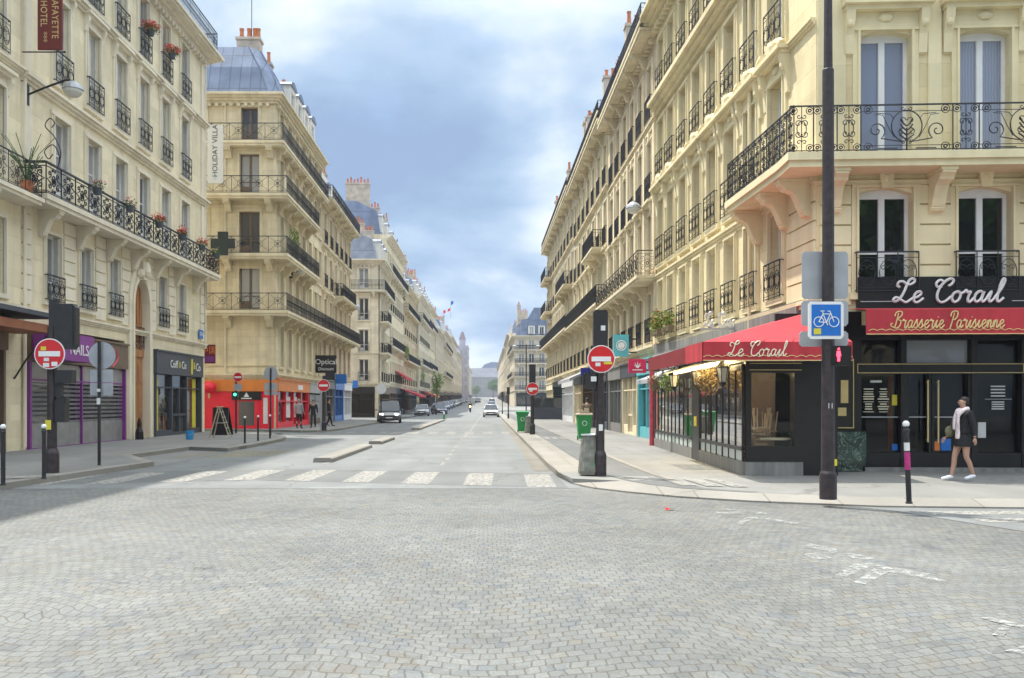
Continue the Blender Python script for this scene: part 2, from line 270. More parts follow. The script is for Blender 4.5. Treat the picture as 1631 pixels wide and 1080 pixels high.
M = dict(
    st_hotel=stone('pale stone', (0.82, 0.73, 0.52), 1.6, 0.52, 0.012, 0.88),
    st_trim=stone('white stone trim', (0.80, 0.73, 0.58), 3, 3, 0.0, 1.0),
    st_yel=stone('yellow stone', (0.80, 0.68, 0.42), 1.2, 0.5, 0.012, 0.85),
    st_yeltrim=stone('yellow stone trim', (0.80, 0.70, 0.45), 3, 3, 0.0, 1.0),
    st_warm=stone('warm stone', (0.82, 0.71, 0.49), 1.0, 0.42, 0.012, 0.86, 0.17),
    st_warmtrim=stone('warm stone trim', (0.80, 0.70, 0.49), 3, 3, 0.0, 1.0, 0.16),
    st_pink=stone('weathered pinkish stone', (0.68, 0.54, 0.38), 1.0, 0.42, 0.012, 0.85, 0.22),
    st_grey=stone('grey cream stone', (0.74, 0.66, 0.50), 1.0, 0.42, 0.012, 0.86, 0.17),
    st_far=stone('distant stone', (0.70, 0.62, 0.48), 1.0, 0.42, 0.012, 0.9, 0.13),
    plaster=simple('white plaster', (0.76, 0.73, 0.66), 0.85, 0, 0.14, 0.8, 0.2, streak=True),
    iron=simple('black wrought iron', (0.018, 0.02, 0.026), 0.5, 0.2, 0.3, 9),
    zinc=zinc('zinc roofing'), zinc2=zinc('pale zinc roofing', (0.30, 0.34, 0.42)),
    pot=simple('terracotta', (0.50, 0.17, 0.07), 0.8, 0, 0.3, 5),
    brick=simple('rendered chimney', (0.52, 0.44, 0.35), 0.9, 0, 0.3, 1.5, 0.3, 20),
    white=simple('white painted joinery', (0.75, 0.75, 0.74), 0.4, 0, 0.08, 3),
    greyp=simple('grey painted joinery', (0.42, 0.43, 0.44), 0.5, 0, 0.1, 3),
    brownp=simple('brown painted joinery', (0.16, 0.11, 0.07), 0.5, 0, 0.15, 3),
    louvre=simple('grey louvred shutter', (0.70, 0.69, 0.63), 0.6, 0, 0.12, 3),
    glassd=glass('window glass', (0.02, 0.026, 0.035), (0.50, 0.50, 0.48), 0.6),
    glassb=glass('window glass with blinds', (0.06, 0.07, 0.09), (0.50, 0.50, 0.48), 0.75),
    glassdeep=glass('dark reflecting glass', (0.012, 0.014, 0.016), (0.03, 0.03, 0.03), 0.3),
    skyglass=glass('curtained glass with painted sky reflection', (0.20, 0.23, 0.32), (0.34, 0.37, 0.46), 0.6),  # blue base colour stands in for sky reflected in the panes
    shopclear=clear_glass('shop pane', (.9, .93, .93), .10),
    goodsa=simple('shop goods pale', (.5, .46, .4), .7, 0, .3, 5), goodsb=simple('shop goods dark', (.10, .09, .10), .6, 0, .3, 5), goodsc=simple('shop goods coloured', (.45, .18, .12), .6, 0, .3, 5), shopwall=simple('shop back wall', (.42, .38, .33), .8, 0, .2, 1),
    shopglass=glass('shop window glass', (0.05, 0.055, 0.06), (0.16, 0.15, 0.14), 0.5, 0.03),
    darkglass=glass('dark cafe glass', (0.006, 0.007, 0.008), (0.02, 0.02, 0.02), 0.3, 0.02, 0.3),
    clear=clear_glass('clear glass'), clearside=clear_glass('terrace side glass', (.9, .92, .92), .14),
    black=simple('black paint', (0.010, 0.010, 0.011), 0.35, 0, 0.3, 4),
    blacksatin=simple('black satin steel', (0.02, 0.02, 0.022), 0.45, 0.0, 0.35, 7, 0.1, 40),
    blackbase=simple('grey black base', (0.22, 0.215, 0.20), 0.6, 0, 0.3, 3, streak=True),
    lamppost=simple('dark brown street pole paint', (0.040, 0.030, 0.032), 0.5, 0.1, 0.45, 10, 0.2, 30),
    red=simple('red canvas', (0.44, 0.030, 0.042), 0.8, 0, 0.22, 1.6, 0.25, 14, streak=True),
    darkred=simple('dark red canvas', (0.20, 0.007, 0.012), 0.75, 0, 0.12, 2.5),
    signred=simple('sign red', (0.62, 0.015, 0.02), 0.35, 0, 0.06, 5),
    redshop=simple('red shop paint', (0.88, 0.018, 0.045), 0.4, 0, 0.07, 2),
    orange=simple('orange fascia', (0.74, 0.23, 0.04), 0.5, 0, 0.12, 2),
    gold=simple('gold lettering', (0.72, 0.56, 0.25), 0.4, 0.2, 0.1, 8),
    cream=simple('cream lettering', (0.80, 0.74, 0.55), 0.5, 0, 0.05, 8),
    silver=simple('silver lettering', (0.72, 0.72, 0.70), 0.35, 0.1, 0.08, 8),
    wht=simple('white enamel', (0.80, 0.80, 0.80), 0.35, 0, 0.05, 6),
    plategrey=simple('grey sign back', (0.42, 0.44, 0.47), 0.45, 0.3, 0.12, 4),
    blue=simple('blue sign', (0.015, 0.16, 0.55), 0.35, 0, 0.05, 6),
    purple=simple('purple fascia', (0.22, 0.04, 0.25), 0.45, 0, 0.1, 2),
    blind=simple('brown orange blind', (0.30, 0.11, 0.05), 0.7, 0, 0.2, 2),
    lips=simple('lips', (0.32, 0.12, 0.10), 0.5, 0, 0.05, 9),
    teal=simple('teal fascia', (0.11, 0.45, 0.50), 0.45, 0, 0.1, 2),
    charcoal=simple('charcoal fascia', (0.055, 0.065, 0.085), 0.5, 0, 0.12, 2),
    yellow=simple('yellow vinyl', (0.70, 0.60, 0.05), 0.5, 0, 0.1, 3),
    green=simple('green bin plastic', (0.02, 0.28, 0.07), 0.45, 0, 0.14, 3),
    darkgreen=simple('dark green cross', (0.010, 0.022, 0.022), 0.45, 0, 0.2, 3),
    chairwood=simple('pale chair wood', (0.72, 0.55, 0.36), 0.5, 0, 0.2, 8),
    pinkwall=simple('brown pink panelling', (0.15, 0.10, 0.08), 0.7, 0, 0.15, 3),
    st_dim=stone('dim grey stone', (0.36, 0.35, 0.34), 1.0, 0.42, 0.012, 0.9, 0.13),
    wood=simple('varnished oak', (0.42, 0.19, 0.07), 0.45, 0, 0.35, 3, 0.2, 25, streak=True),
    rawwood=simple('bare ladder wood', (0.45, 0.38, 0.28), 0.7, 0, 0.2, 5),
    steel=simple('galvanised shutter', (0.42, 0.42, 0.42), 0.4, 0.5, 0.2, 3),
    paper=simple('paper', (0.72, 0.72, 0.70), 0.7, 0, 0.06, 9),
    bucket=simple('blue bucket plastic', (0.02, 0.28, 0.62), 0.4, 0, 0.05, 4),
    tyre=simple('tyre rubber', (0.014, 0.014, 0.015), 0.8, 0, 0.2, 8),
    chrome=simple('chrome', (0.6, 0.6, 0.62), 0.2, 0.9, 0.05, 8),
    carglass=simple('car glass', (0.012, 0.016, 0.02), 0.05, 0, 0.05, 3, spec=0.8),
    skin=simple('skin', (0.46, 0.27, 0.19), 0.55, 0, 0.08, 12),
    hair=simple('dark hair', (0.02, 0.013, 0.01), 0.55, 0, 0.25, 30),
    cloth=simple('black cloth', (0.014, 0.014, 0.017), 0.85, 0, 0.25, 12),
    greyc=simple('grey cloth', (0.33, 0.33, 0.34), 0.85, 0, 0.15, 12),
    shoe=simple('white shoe', (0.72, 0.72, 0.76), 0.6, 0, 0.05, 12),
    scarf=simple('pink white scarf', (0.80, 0.68, 0.69), 0.85, 0, 0.25, 14),
    bag=simple('olive bag', (0.16, 0.15, 0.08), 0.6, 0, 0.2, 12),
    leaf=leafy('green leaves', (0.035, 0.095, 0.018), (0.10, 0.20, 0.04)),
    leafy=leafy('yellow green leaves', (0.09, 0.18, 0.025), (0.26, 0.32, 0.06)),
    leafdry=leafy('dry hanging leaves', (0.16, 0.11, 0.05), (0.30, 0.22, 0.10)),
    redflower=leafy('red petals', (0.65, 0.02, 0.03), (0.75, 0.10, 0.06)),
    pinkflower=leafy('pink petals', (0.70, 0.06, 0.25), (0.75, 0.16, 0.10)),
    cobble=cobbles('stone setts'),
    asphalt=tarmac('worn asphalt', (0.19, 0.197, 0.194), 0.15),
    asphaltd=tarmac('bike path asphalt', (0.150, 0.154, 0.150), 0.12),
    pave=tarmac('pavement asphalt', (0.225, 0.222, 0.208), 0.12),
    granite=tarmac('granite kerb', (0.285, 0.268, 0.24), 0.12, (1.0, 3.0)),
    paint=tarmac('worn road paint', (0.305, 0.295, 0.27), 0.10, worn=0.55),
    paintfaint=tarmac('faded road paint', (0.31, 0.315, 0.30), 0.08, worn=0.49),
    ypaint=tarmac('yellow road paint', (0.42, 0.33, 0.10), 0.1, worn=0.50),
    ground=tarmac('outer ground', (0.22, 0.22, 0.21), 0.12),
    marble=None)
def marble():
    m, t, b = base('green marble')
    geo = N(t, 'ShaderNodeNewGeometry'); n = N(t, 'ShaderNodeTexNoise'); n.inputs['Scale'].default_value = 3.5; n.inputs['Detail'].default_value = 10; n.inputs['Distortion'].default_value = 2.0
    t.links.new(geo.outputs['Position'], n.inputs['Vector'])
    c = ramp(t, n.outputs[0], [(0.40, (0.02, 0.045, 0.035)), (0.485, (0.04, 0.08, 0.06)), (0.50, (0.35, 0.42, 0.37)), (0.515, (0.03, 0.07, 0.05)), (0.7, (0.05, 0.09, 0.075))])
    t.links.new(c, b.inputs['Base Color']); b.inputs['Roughness'].default_value = 0.15; return m
M['marble'] = marble()
# ------------------------------------------------------------------ mesh kit
T = Matrix.Translation
def Rz(a): return Matrix.Rotation(a, 4, 'Z')
class MB:
    """collects shapes for ONE mesh"""
    def __init__(s): s.v = []; s.f = []; s.m = []; s.mi = 0
    def add(s, vs, fs):
        o = len(s.v); s.v.extend(tuple(v) for v in vs)
        for f in fs: s.f.append(tuple(i + o for i in f)); s.m.append(s.mi)
        return s
    def quad(s, a, b, c, d): return s.add((a, b, c, d), ((0, 1, 2, 3),))
    def poly(s, pts): return s.add(pts, (tuple(range(len(pts))),))
    def box(s, x0, x1, y0, y1, z0, z1, X=None):
        vs = [Vector((x, y, z)) for x in (x0, x1) for y in (y0, y1) for z in (z0, z1)]
        if X is not None: vs = [X @ v for v in vs]
        return s.add(vs, ((0, 1, 3, 2), (4, 6, 7, 5), (0, 4, 5, 1), (2, 3, 7, 6), (0, 2, 6, 4), (1, 5, 7, 3)))
    def prism(s, poly, a, b, axis='x'):
        """poly of 2D points extruded along an axis from a to b"""
        n = len(poly)
        f = {'x': lambda p, t: (t, p[0], p[1]), 'y': lambda p, t: (p[0], t, p[1]), 'z': lambda p, t: (p[0], p[1], t)}[axis]
        vs = [f(p, a) for p in poly] + [f(p, b) for p in poly]
        return s.add(vs, [tuple(range(n)), tuple(range(2 * n - 1, n - 1, -1))] + [(i, (i + 1) % n, n + (i + 1) % n, n + i) for i in range(n)])
    def tube(s, pts, r, n=4, closed=False, r1=None):
        pts = [Vector(p) for p in pts]; k = len(pts)
        if k < 2: return s
        vs = []; up = Vector((0.31, 0.17, 0.93))
        for i, p in enumerate(pts):
            if closed: d = pts[(i + 1) % k] - pts[i - 1]
            else: d = pts[min(i + 1, k - 1)] - pts[max(i - 1, 0)]
            if d.length < 1e-9: d = Vector((0, 0, 1))
            d.normalize(); a = d.cross(up)
            if a.length < 0.05: a = d.cross(Vector((1, 0, 0)))
            a.normalize(); b = d.cross(a)
            rr = r if r1 is None else r + (r1 - r) * i / (k - 1)
            for j in range(n):
                t = 2 * pi * (j + 0.5) / n
                vs.append(p + a * (rr * cos(t)) + b * (rr * sin(t)))
        fs = []
        for i in range(k if closed else k - 1):
            for j in range(n):
                a0 = i * n + j; a1 = i * n + (j + 1) % n; b0 = ((i + 1) % k) * n + j; b1 = ((i + 1) % k) * n + (j + 1) % n
                fs.append((a0, a1, b1, b0))
        if not closed: fs += [tuple(range(n - 1, -1, -1)), tuple(range((k - 1) * n, k * n))]
        return s.add(vs, fs)
    def lathe(s, prof, cx=0, cy=0, n=12, X=None):
        vs = []
        for r, z in prof:
            for j in range(n):
                v = Vector((cx + r * cos(2 * pi * j / n), cy + r * sin(2 * pi * j / n), z)); vs.append(X @ v if X is not None else v)
        k = len(prof); fs = [(i * n + j, i * n + (j + 1) % n, (i + 1) * n + (j + 1) % n, (i + 1) * n + j) for i in range(k - 1) for j in range(n)]
        fs += [tuple(range(n - 1, -1, -1)), tuple(range((k - 1) * n, k * n))]
        return s.add(vs, fs)
    def ball(s, c, r, n=10, sc=(1, 1, 1)):
        c = Vector(c); prof = []
        vs = []; k = max(5, n // 2 + 1)
        for i in range(k + 1):
            th = pi * i / k
            for j in range(n):
                vs.append((c.x + sc[0] * r * max(sin(th), 0.02) * cos(2 * pi * j / n), c.y + sc[1] * r * max(sin(th), 0.02) * sin(2 * pi * j / n), c.z + sc[2] * r * cos(th)))
        return s.add(vs, [(i * n + j, (i + 1) * n + j, (i + 1) * n + (j + 1) % n, i * n + (j + 1) % n) for i in range(k) for j in range(n)])
    def mesh(s, name, mats, smooth=False):
        me = bpy.data.meshes.new(name); me.from_pydata(s.v, [], s.f)
        for m in (mats if isinstance(mats, (list, tuple)) else [mats]): me.materials.append(M[m] if isinstance(m, str) else m)
        me.polygons.foreach_set('material_index', s.m)
        if smooth: me.polygons.foreach_set('use_smooth', [True] * len(s.f))
        me.update(); return me
    def obj(s, name, mats, parent=None, X=None, smooth=False, **tags):
        return place(name, s.mesh(name, mats, smooth), parent, X, **tags)
def place(name, me, parent=None, X=None, label=None, cat=None, group=None, kind=None):
    o = bpy.data.objects.new(name, me); C.objects.link(o)
    if parent is not None: o.parent = parent
    if X is not None: o.matrix_local = X
    if label: o['label'] = label
    if cat: o['category'] = cat
    if group: o['group'] = group
    if kind: o['kind'] = kind
    return o
def thing(name, label, cat, loc=(0, 0, 0), rz=0.0, group=None, kind=None):
    return place(name, None, None, T(Vector(loc)) @ Rz(rz), label, cat, group, kind)
def smooth_path(pts, n=5, closed=False):
    """Catmull-Rom through 2D/3D points"""
    pts = [Vector(p) for p in pts]; k = len(pts); o = []
    for i in range(k if closed else k - 1):
        g = lambda q: pts[q % k] if closed else pts[min(max(q, 0), k - 1)]
        a, b, c, d = g(i - 1), g(i), g(i + 1), g(i + 2)
        for j in range(n):
            t = j / n
            o.append(0.5 * ((2 * b) + (c - a) * t + (2 * a - 5 * b + 4 * c - d) * t * t + (3 * b - a - 3 * c + d) * t ** 3))
    if not closed: o.append(pts[-1])
    return o
def text_mesh(name, txt, size, depth=0.008, align='CENTER', space=1.0):
    cu = bpy.data.curves.new(name, 'FONT'); cu.body = txt; cu.size = size; cu.extrude = depth; cu.align_x = align; cu.align_y = 'CENTER'; cu.space_character = space
    cu.resolution_u = 3
    o = bpy.data.objects.new(name, cu); C.objects.link(o)
    dg = bpy.context.evaluated_depsgraph_get(); me = bpy.data.meshes.new_from_object(o.evaluated_get(dg))
    bpy.data.objects.remove(o); return me
def text(parent, txt, size, X, mat, name='lettering', space=1.0, depth=0.006):
    """upright lettering in the local XZ plane, readable from -Y"""
    me = text_mesh(name, txt, size, depth, 'CENTER', space); me.materials.clear(); me.materials.append(M[mat])
    return place(name, me, parent, X @ Matrix.Rotation(pi / 2, 4, 'X'))

# cursive lettering: pen strokes, x-height 1
GL = {
 'L': ([[(.35, 1.45), (.1, 1.6), (.15, 1.95), (.5, 2.0), (.85, 1.75), (1.25, 1.75), (1.5, 2.0), (1.35, 2.25), (1.05, 2.15), (.9, 1.7), (.8, 1.0), (.6, .4), (.25, .08), (.02, .25), (.25, .5), (.75, .22), (1.2, .02), (1.65, .4)]], 1.6),
 'e': ([[(0.0, .38), (.45, .52), (.72, .82), (.55, 1.03), (.25, .88), (.14, .45), (.32, .06), (.62, .03), (1.0, .4)]], .95),
 'C': ([[(1.05, 1.55), (1.3, 1.75), (1.38, 2.1), (1.05, 2.22), (.62, 1.9), (.3, 1.2), (.32, .42), (.68, .02), (1.1, .1), (1.5, .55)], [(.5, 1.5), (.15, 1.45), (-.05, 1.8), (.2, 2.12), (.5, 2.0)]], 1.5),
 'o': ([[(.55, 1.02), (.2, .85), (.1, .4), (.35, .02), (.7, .2), (.78, .7), (.55, 1.02), (.7, .84), (1.0, .92)]], .98),
 'r': ([[(0, .9), (.2, 1.15), (.3, .92), (.6, .98), (.5, .5), (.56, .1), (.75, .02), (1.0, .4)]], .95),
 'a': ([[(.75, .88), (.45, 1.02), (.15, .75), (.12, .25), (.4, .02), (.68, .35), (.8, .98), (.74, .3), (.9, .02), (1.2, .4)]], 1.15),
 'i': ([[(0, .4), (.28, 1.0), (.22, .3), (.38, .02), (.7, .4)], [(.36, 1.38), (.42, 1.46)]], .66),
 'I': ([[(0, .4), (.28, 1.0), (.22, .3), (.38, .02), (.7, .4)]], .66),
 'l': ([[(0, .4), (.4, 1.25), (.56, 2.0), (.42, 2.2), (.27, 1.75), (.24, .4), (.42, .02), (.8, .4)]], .75),
 'B': ([[(.55, 2.0), (.45, 1.0), (.25, 0)], [(0, 1.55), (.1, 2.0), (.6, 2.2), (1.1, 2.1), (1.15, 1.65), (.55, 1.15), (1.15, .95), (1.1, .3), (.65, .0), (.1, .1), (-.4, .3), (-.5, .55), (-.2, .6)]], 1.45),
 's': ([[(0, .35), (.38, 1.12), (.42, .8), (.62, .3), (.4, .0), (.1, .12)], [(.42, .0), (.9, .4)]], .85),
 'P': ([[(.55, 2.0), (.42, 1.0), (.2, -.1)], [(0, 1.5), (.1, 2.0), (.6, 2.2), (1.1, 2.08), (1.15, 1.5), (.8, 1.1), (.45, 1.15)]], 1.2),
 'n': ([[(0, .5), (.2, 1.0), (.2, .02), (.26, .6), (.5, 1.02), (.66, .8), (.66, .2), (.82, .02), (1.1, .4)]], 1.05),
 ' ': ([], .9)}
def script(txt, height, r, slant=0.22, sides=5, xs=1.0):
    """cursive word centred on the local X axis, baseline z=0; ascender = height"""
    k = height / 2.2; x = 0.0; mb = MB(); strokes = []
    for ch in txt:
        st, adv = GL[ch]
        for s_ in st: strokes.append([(x + p[0] + slant * p[1], p[1]) for p in s_])
        x += adv
    for s_ in strokes:
        mb.tube([((p.x - x / 2) * k * xs, 0, p.y * k) for p in smooth_path([(a, b, 0) for a, b in s_], 5)], r, sides)
    return mb, x * k

# ------------------------------------------------------------------ wrought iron
def arc(cx, cz, r0, r1, a0, a1, n=12, sx=1.0, sz=1.0):
    return [(cx + sx * (r0 + (r1 - r0) * i / n) * cos(a0 + (a1 - a0) * i / n), cz + sz * (r0 + (r1 - r0) * i / n) * sin(a0 + (a1 - a0) * i / n)) for i in range(n + 1)]
def panel(w, h, kind):
    """list of (2D polyline, thickness factor, closed) inside 0..w x 0..h"""
    L = []; c = w / 2
    def sym(pts, k=1.0): L.append((pts, k, False)); L.append(([(w - x, z) for x, z in pts], k, False))
    if kind == 'lyre':        # broad panel: big oval with scrolls
        L.append(([(0, h * .86), (w, h * .86)], .8, False)); L.append(([(0, h * .13), (w, h * .13)], .8, False))
        ov = arc(c, h * .54, h * .32, h * .32, radians(-70), radians(250), 26, 1.0, 1.05); L.append((ov, 1.3, False))
        for rr in (1, -1):
            L.append((arc(c + rr * .085, h * .66, .075, .018, pi if rr > 0 else 0, (pi - 5.5) if rr > 0 else 5.5, 14), 1, False))
            L.append((arc(c + rr * .10, h * .42, .10, .02, radians(200) if rr > 0 else radians(-20), radians(200 - 380) if rr > 0 else radians(-20 + 380), 16), 1, False))
            L.append((arc(c + rr * .06, h * .19, .06, .012, pi if rr > 0 else 0, (pi - 6) if rr > 0 else 6, 12), .8, False))
            L.append((arc(c + rr * .08, h * .92, .05, .012, pi if rr > 0 else 0, (pi + 6) if rr > 0 else -6, 12), .8, False))
            for q in range(4):       # leaves in the oval
                L.append(([(c, h * (.24 + .1 * q)), (c + rr * .07, h * (.30 + .1 * q)), (c + rr * (.15 - .012 * q), h * (.36 + .11 * q))], 1.6, False))
        sym([(c - .04, h * .2)] + [(c - h * .30, h * .24)] + arc(w * .17, h * .45, .19, .03, radians(-60), radians(-60 + 500), 24), 1.3)
        sym([(c - h * .26, h * .30), (w * .30, h * .52), (w * .24, h * .78), (w * .15, h * .80)], .8)
        for a in (0.08, .92):
            for b in (.10, .90): L.append((arc(w * a, h * b, .085, .085, 0, 2 * pi, 14), .9, True)); L.append((arc(w * a, h * b, .04, .03, 0, 2 * pi, 8), 1.6, True))
        sym([(w * .18, h * .82), (w * .32, h * .80), (w * .36, h * .70)], .8); sym([(w * .18, h * .07), (w * .4, h * .07)], 1.2)
        L.append(([(c, 0), (c, h * .5)], 1.6, False))
    elif kind == 'slim':      # narrow panel of scrolls and corner rings
        for a in (.16, .84):
            for b in (.10, .90): L.append((arc(w * a, h * b, .075, .075, 0, 2 * pi, 14), .9, True)); L.append((arc(w * a, h * b, .035, .025, 0, 2 * pi, 8), 1.6, True))
        sym(arc(c - .07, h * .62, .085, .015, 0, 6.6, 16)); sym(arc(c - .07, h * .40, .085, .015, 0, -6.6, 16))
        sym(arc(c - .055, h * .22, .055, .012, 0, 6, 12)); sym(arc(c - .055, h * .78, .055, .012, 0, -6, 12))
        L.append((arc(c, h * .51, .13, .13, 0, 2 * pi, 18, .75, 1.25), 1, True)); L.append(([(c, 0), (c, h)], .9, False))
    elif kind == 'hotel':     # scrolls around a medallion between standards
        L.append(([(0, h * .88), (w, h * .88)], .8, False)); L.append(([(0, h * .10), (w, h * .10)], .8, False))
        L.append((arc(c, h * .49, .11, .11, 0, 2 * pi, 14, 1, 1.5), 1.1, True)); L.append((arc(c, h * .49, .05, .05, 0, 2 * pi, 8, 1, 1.4), 1.5, True))
        sym(arc(w * .24, h * .68, .11, .02, radians(-90), radians(-90 + 430), 14)); sym(arc(w * .24, h * .30, .11, .02, radians(90), radians(90 - 430), 14))
        sym([(w * .24, h * .56), (w * .06, h * .49), (w * .24, h * .42)], 1.0); sym(arc(w * .42, h * .80, .06, .01, 0, 6, 9)); sym(arc(w * .42, h * .18, .06, .01, 0, -6, 9))
        L.append(([(0, 0), (0, h)], 1.3, False))
    elif kind == 'guard':     # window guard: C scrolls
        L.append(([(0, h * .86), (w, h * .86)], .8, False)); L.append(([(0, h * .12), (w, h * .12)], .8, False))
        n = 3 if w > 0.9 else 2
        for i in range(n):
            cx = w * (i + .5) / n; q = w / n
            L.append((arc(cx, h * .49, q * .40, q * .40, 0, 2 * pi, 12, 1, 1.6), 1.0, True))
            for s_ in (1, -1):
                L.append((arc(cx + s_ * q * .2, h * .60, q * .18, .01, pi if s_ > 0 else 0, pi - 6 if s_ > 0 else 6, 9), .9, False)); L.append((arc(cx + s_ * q * .2, h * .36, q * .18, .01, pi if s_ > 0 else 0, pi + 6 if s_ > 0 else -6, 9), .9, False))
            L.append(([(w * i / n, 0), (w * i / n, h)], 1.0, False))
    elif kind == 'star':      # diagonal cross with ring
        L.append(([(0, h * .12), (w, h * .12)], .8, False)); L.append(([(0, 0), (0, h)], 1.2, False)); L.append(([(c, h * .12), (c, h)], .6, False))
        L.append((arc(c, h * .56, h * .2, h * .2, 0, 2 * pi, 14), .9, True)); L.append(([(0, h * .14), (w, h * .98)], .8, False)); L.append(([(0, h * .98), (w, h * .14)], .8, False))
        L.append((arc(c, h * .56, h * .07, h * .07, 0, 2 * pi, 8), 1.3, True))
    else:                     # 'bars': close uprights with rings, for farther fronts
        n = max(2, int(w / .14)); L.append(([(0, h * .82), (w, h * .82)], .8, False)); L.append(([(0, h * .14), (w, h * .14)], .8, False))
        for i in range(n):
            x = w * i / n; L.append(([(x, 0), (x, h)], .9, False)); L.append((arc(x + w / n / 2, h * .48, w / n * .4, w / n * .4, 0, 2 * pi, 6, 1, 2.6), .8, True))
    return L
def rail_run(mb, p0, p1, h, kind, r=0.011, pw=None):
    """a length of railing between two ground points, z from p0.z"""
    p0 = Vector(p0); p1 = Vector(p1); d = p1 - p0; Ln = d.length; d.normalize()
    if isinstance(kind, list):     # explicit sequence of (kind, width)
        seq = kind
    else:
        w = pw or {'hotel': .95, 'star': 1.0, 'bars': 1.4, 'guard': 1.3}.get(kind, 1.0); n = max(1, round(Ln / w)); seq = [(kind, Ln / n)] * n
    tot = sum(w for _, w in seq); x = 0; f = Ln / tot
    for kd, w in seq:
        for pts, k, cl in panel(w * f, h, kd):
            mb.tube([p0 + d * (x + a) + Vector((0, 0, b)) for a, b in (pts[:-1] if cl else pts)], r * k, 4, cl)
        x += w * f
        mb.tube([p0 + d * x, p0 + d * x + Vector((0, 0, h))], r * 1.3, 4)
    mb.tube([p0, p0 + Vector((0, 0, h))], r * 1.3, 4)
    mb.tube([p0 + Vector((0, 0, h)), p1 + Vector((0, 0, h))], r * 2.0, 4)
    mb.tube([p0 + Vector((0, 0, .04)), p1 + Vector((0, 0, .04))], r * 1.2, 4)

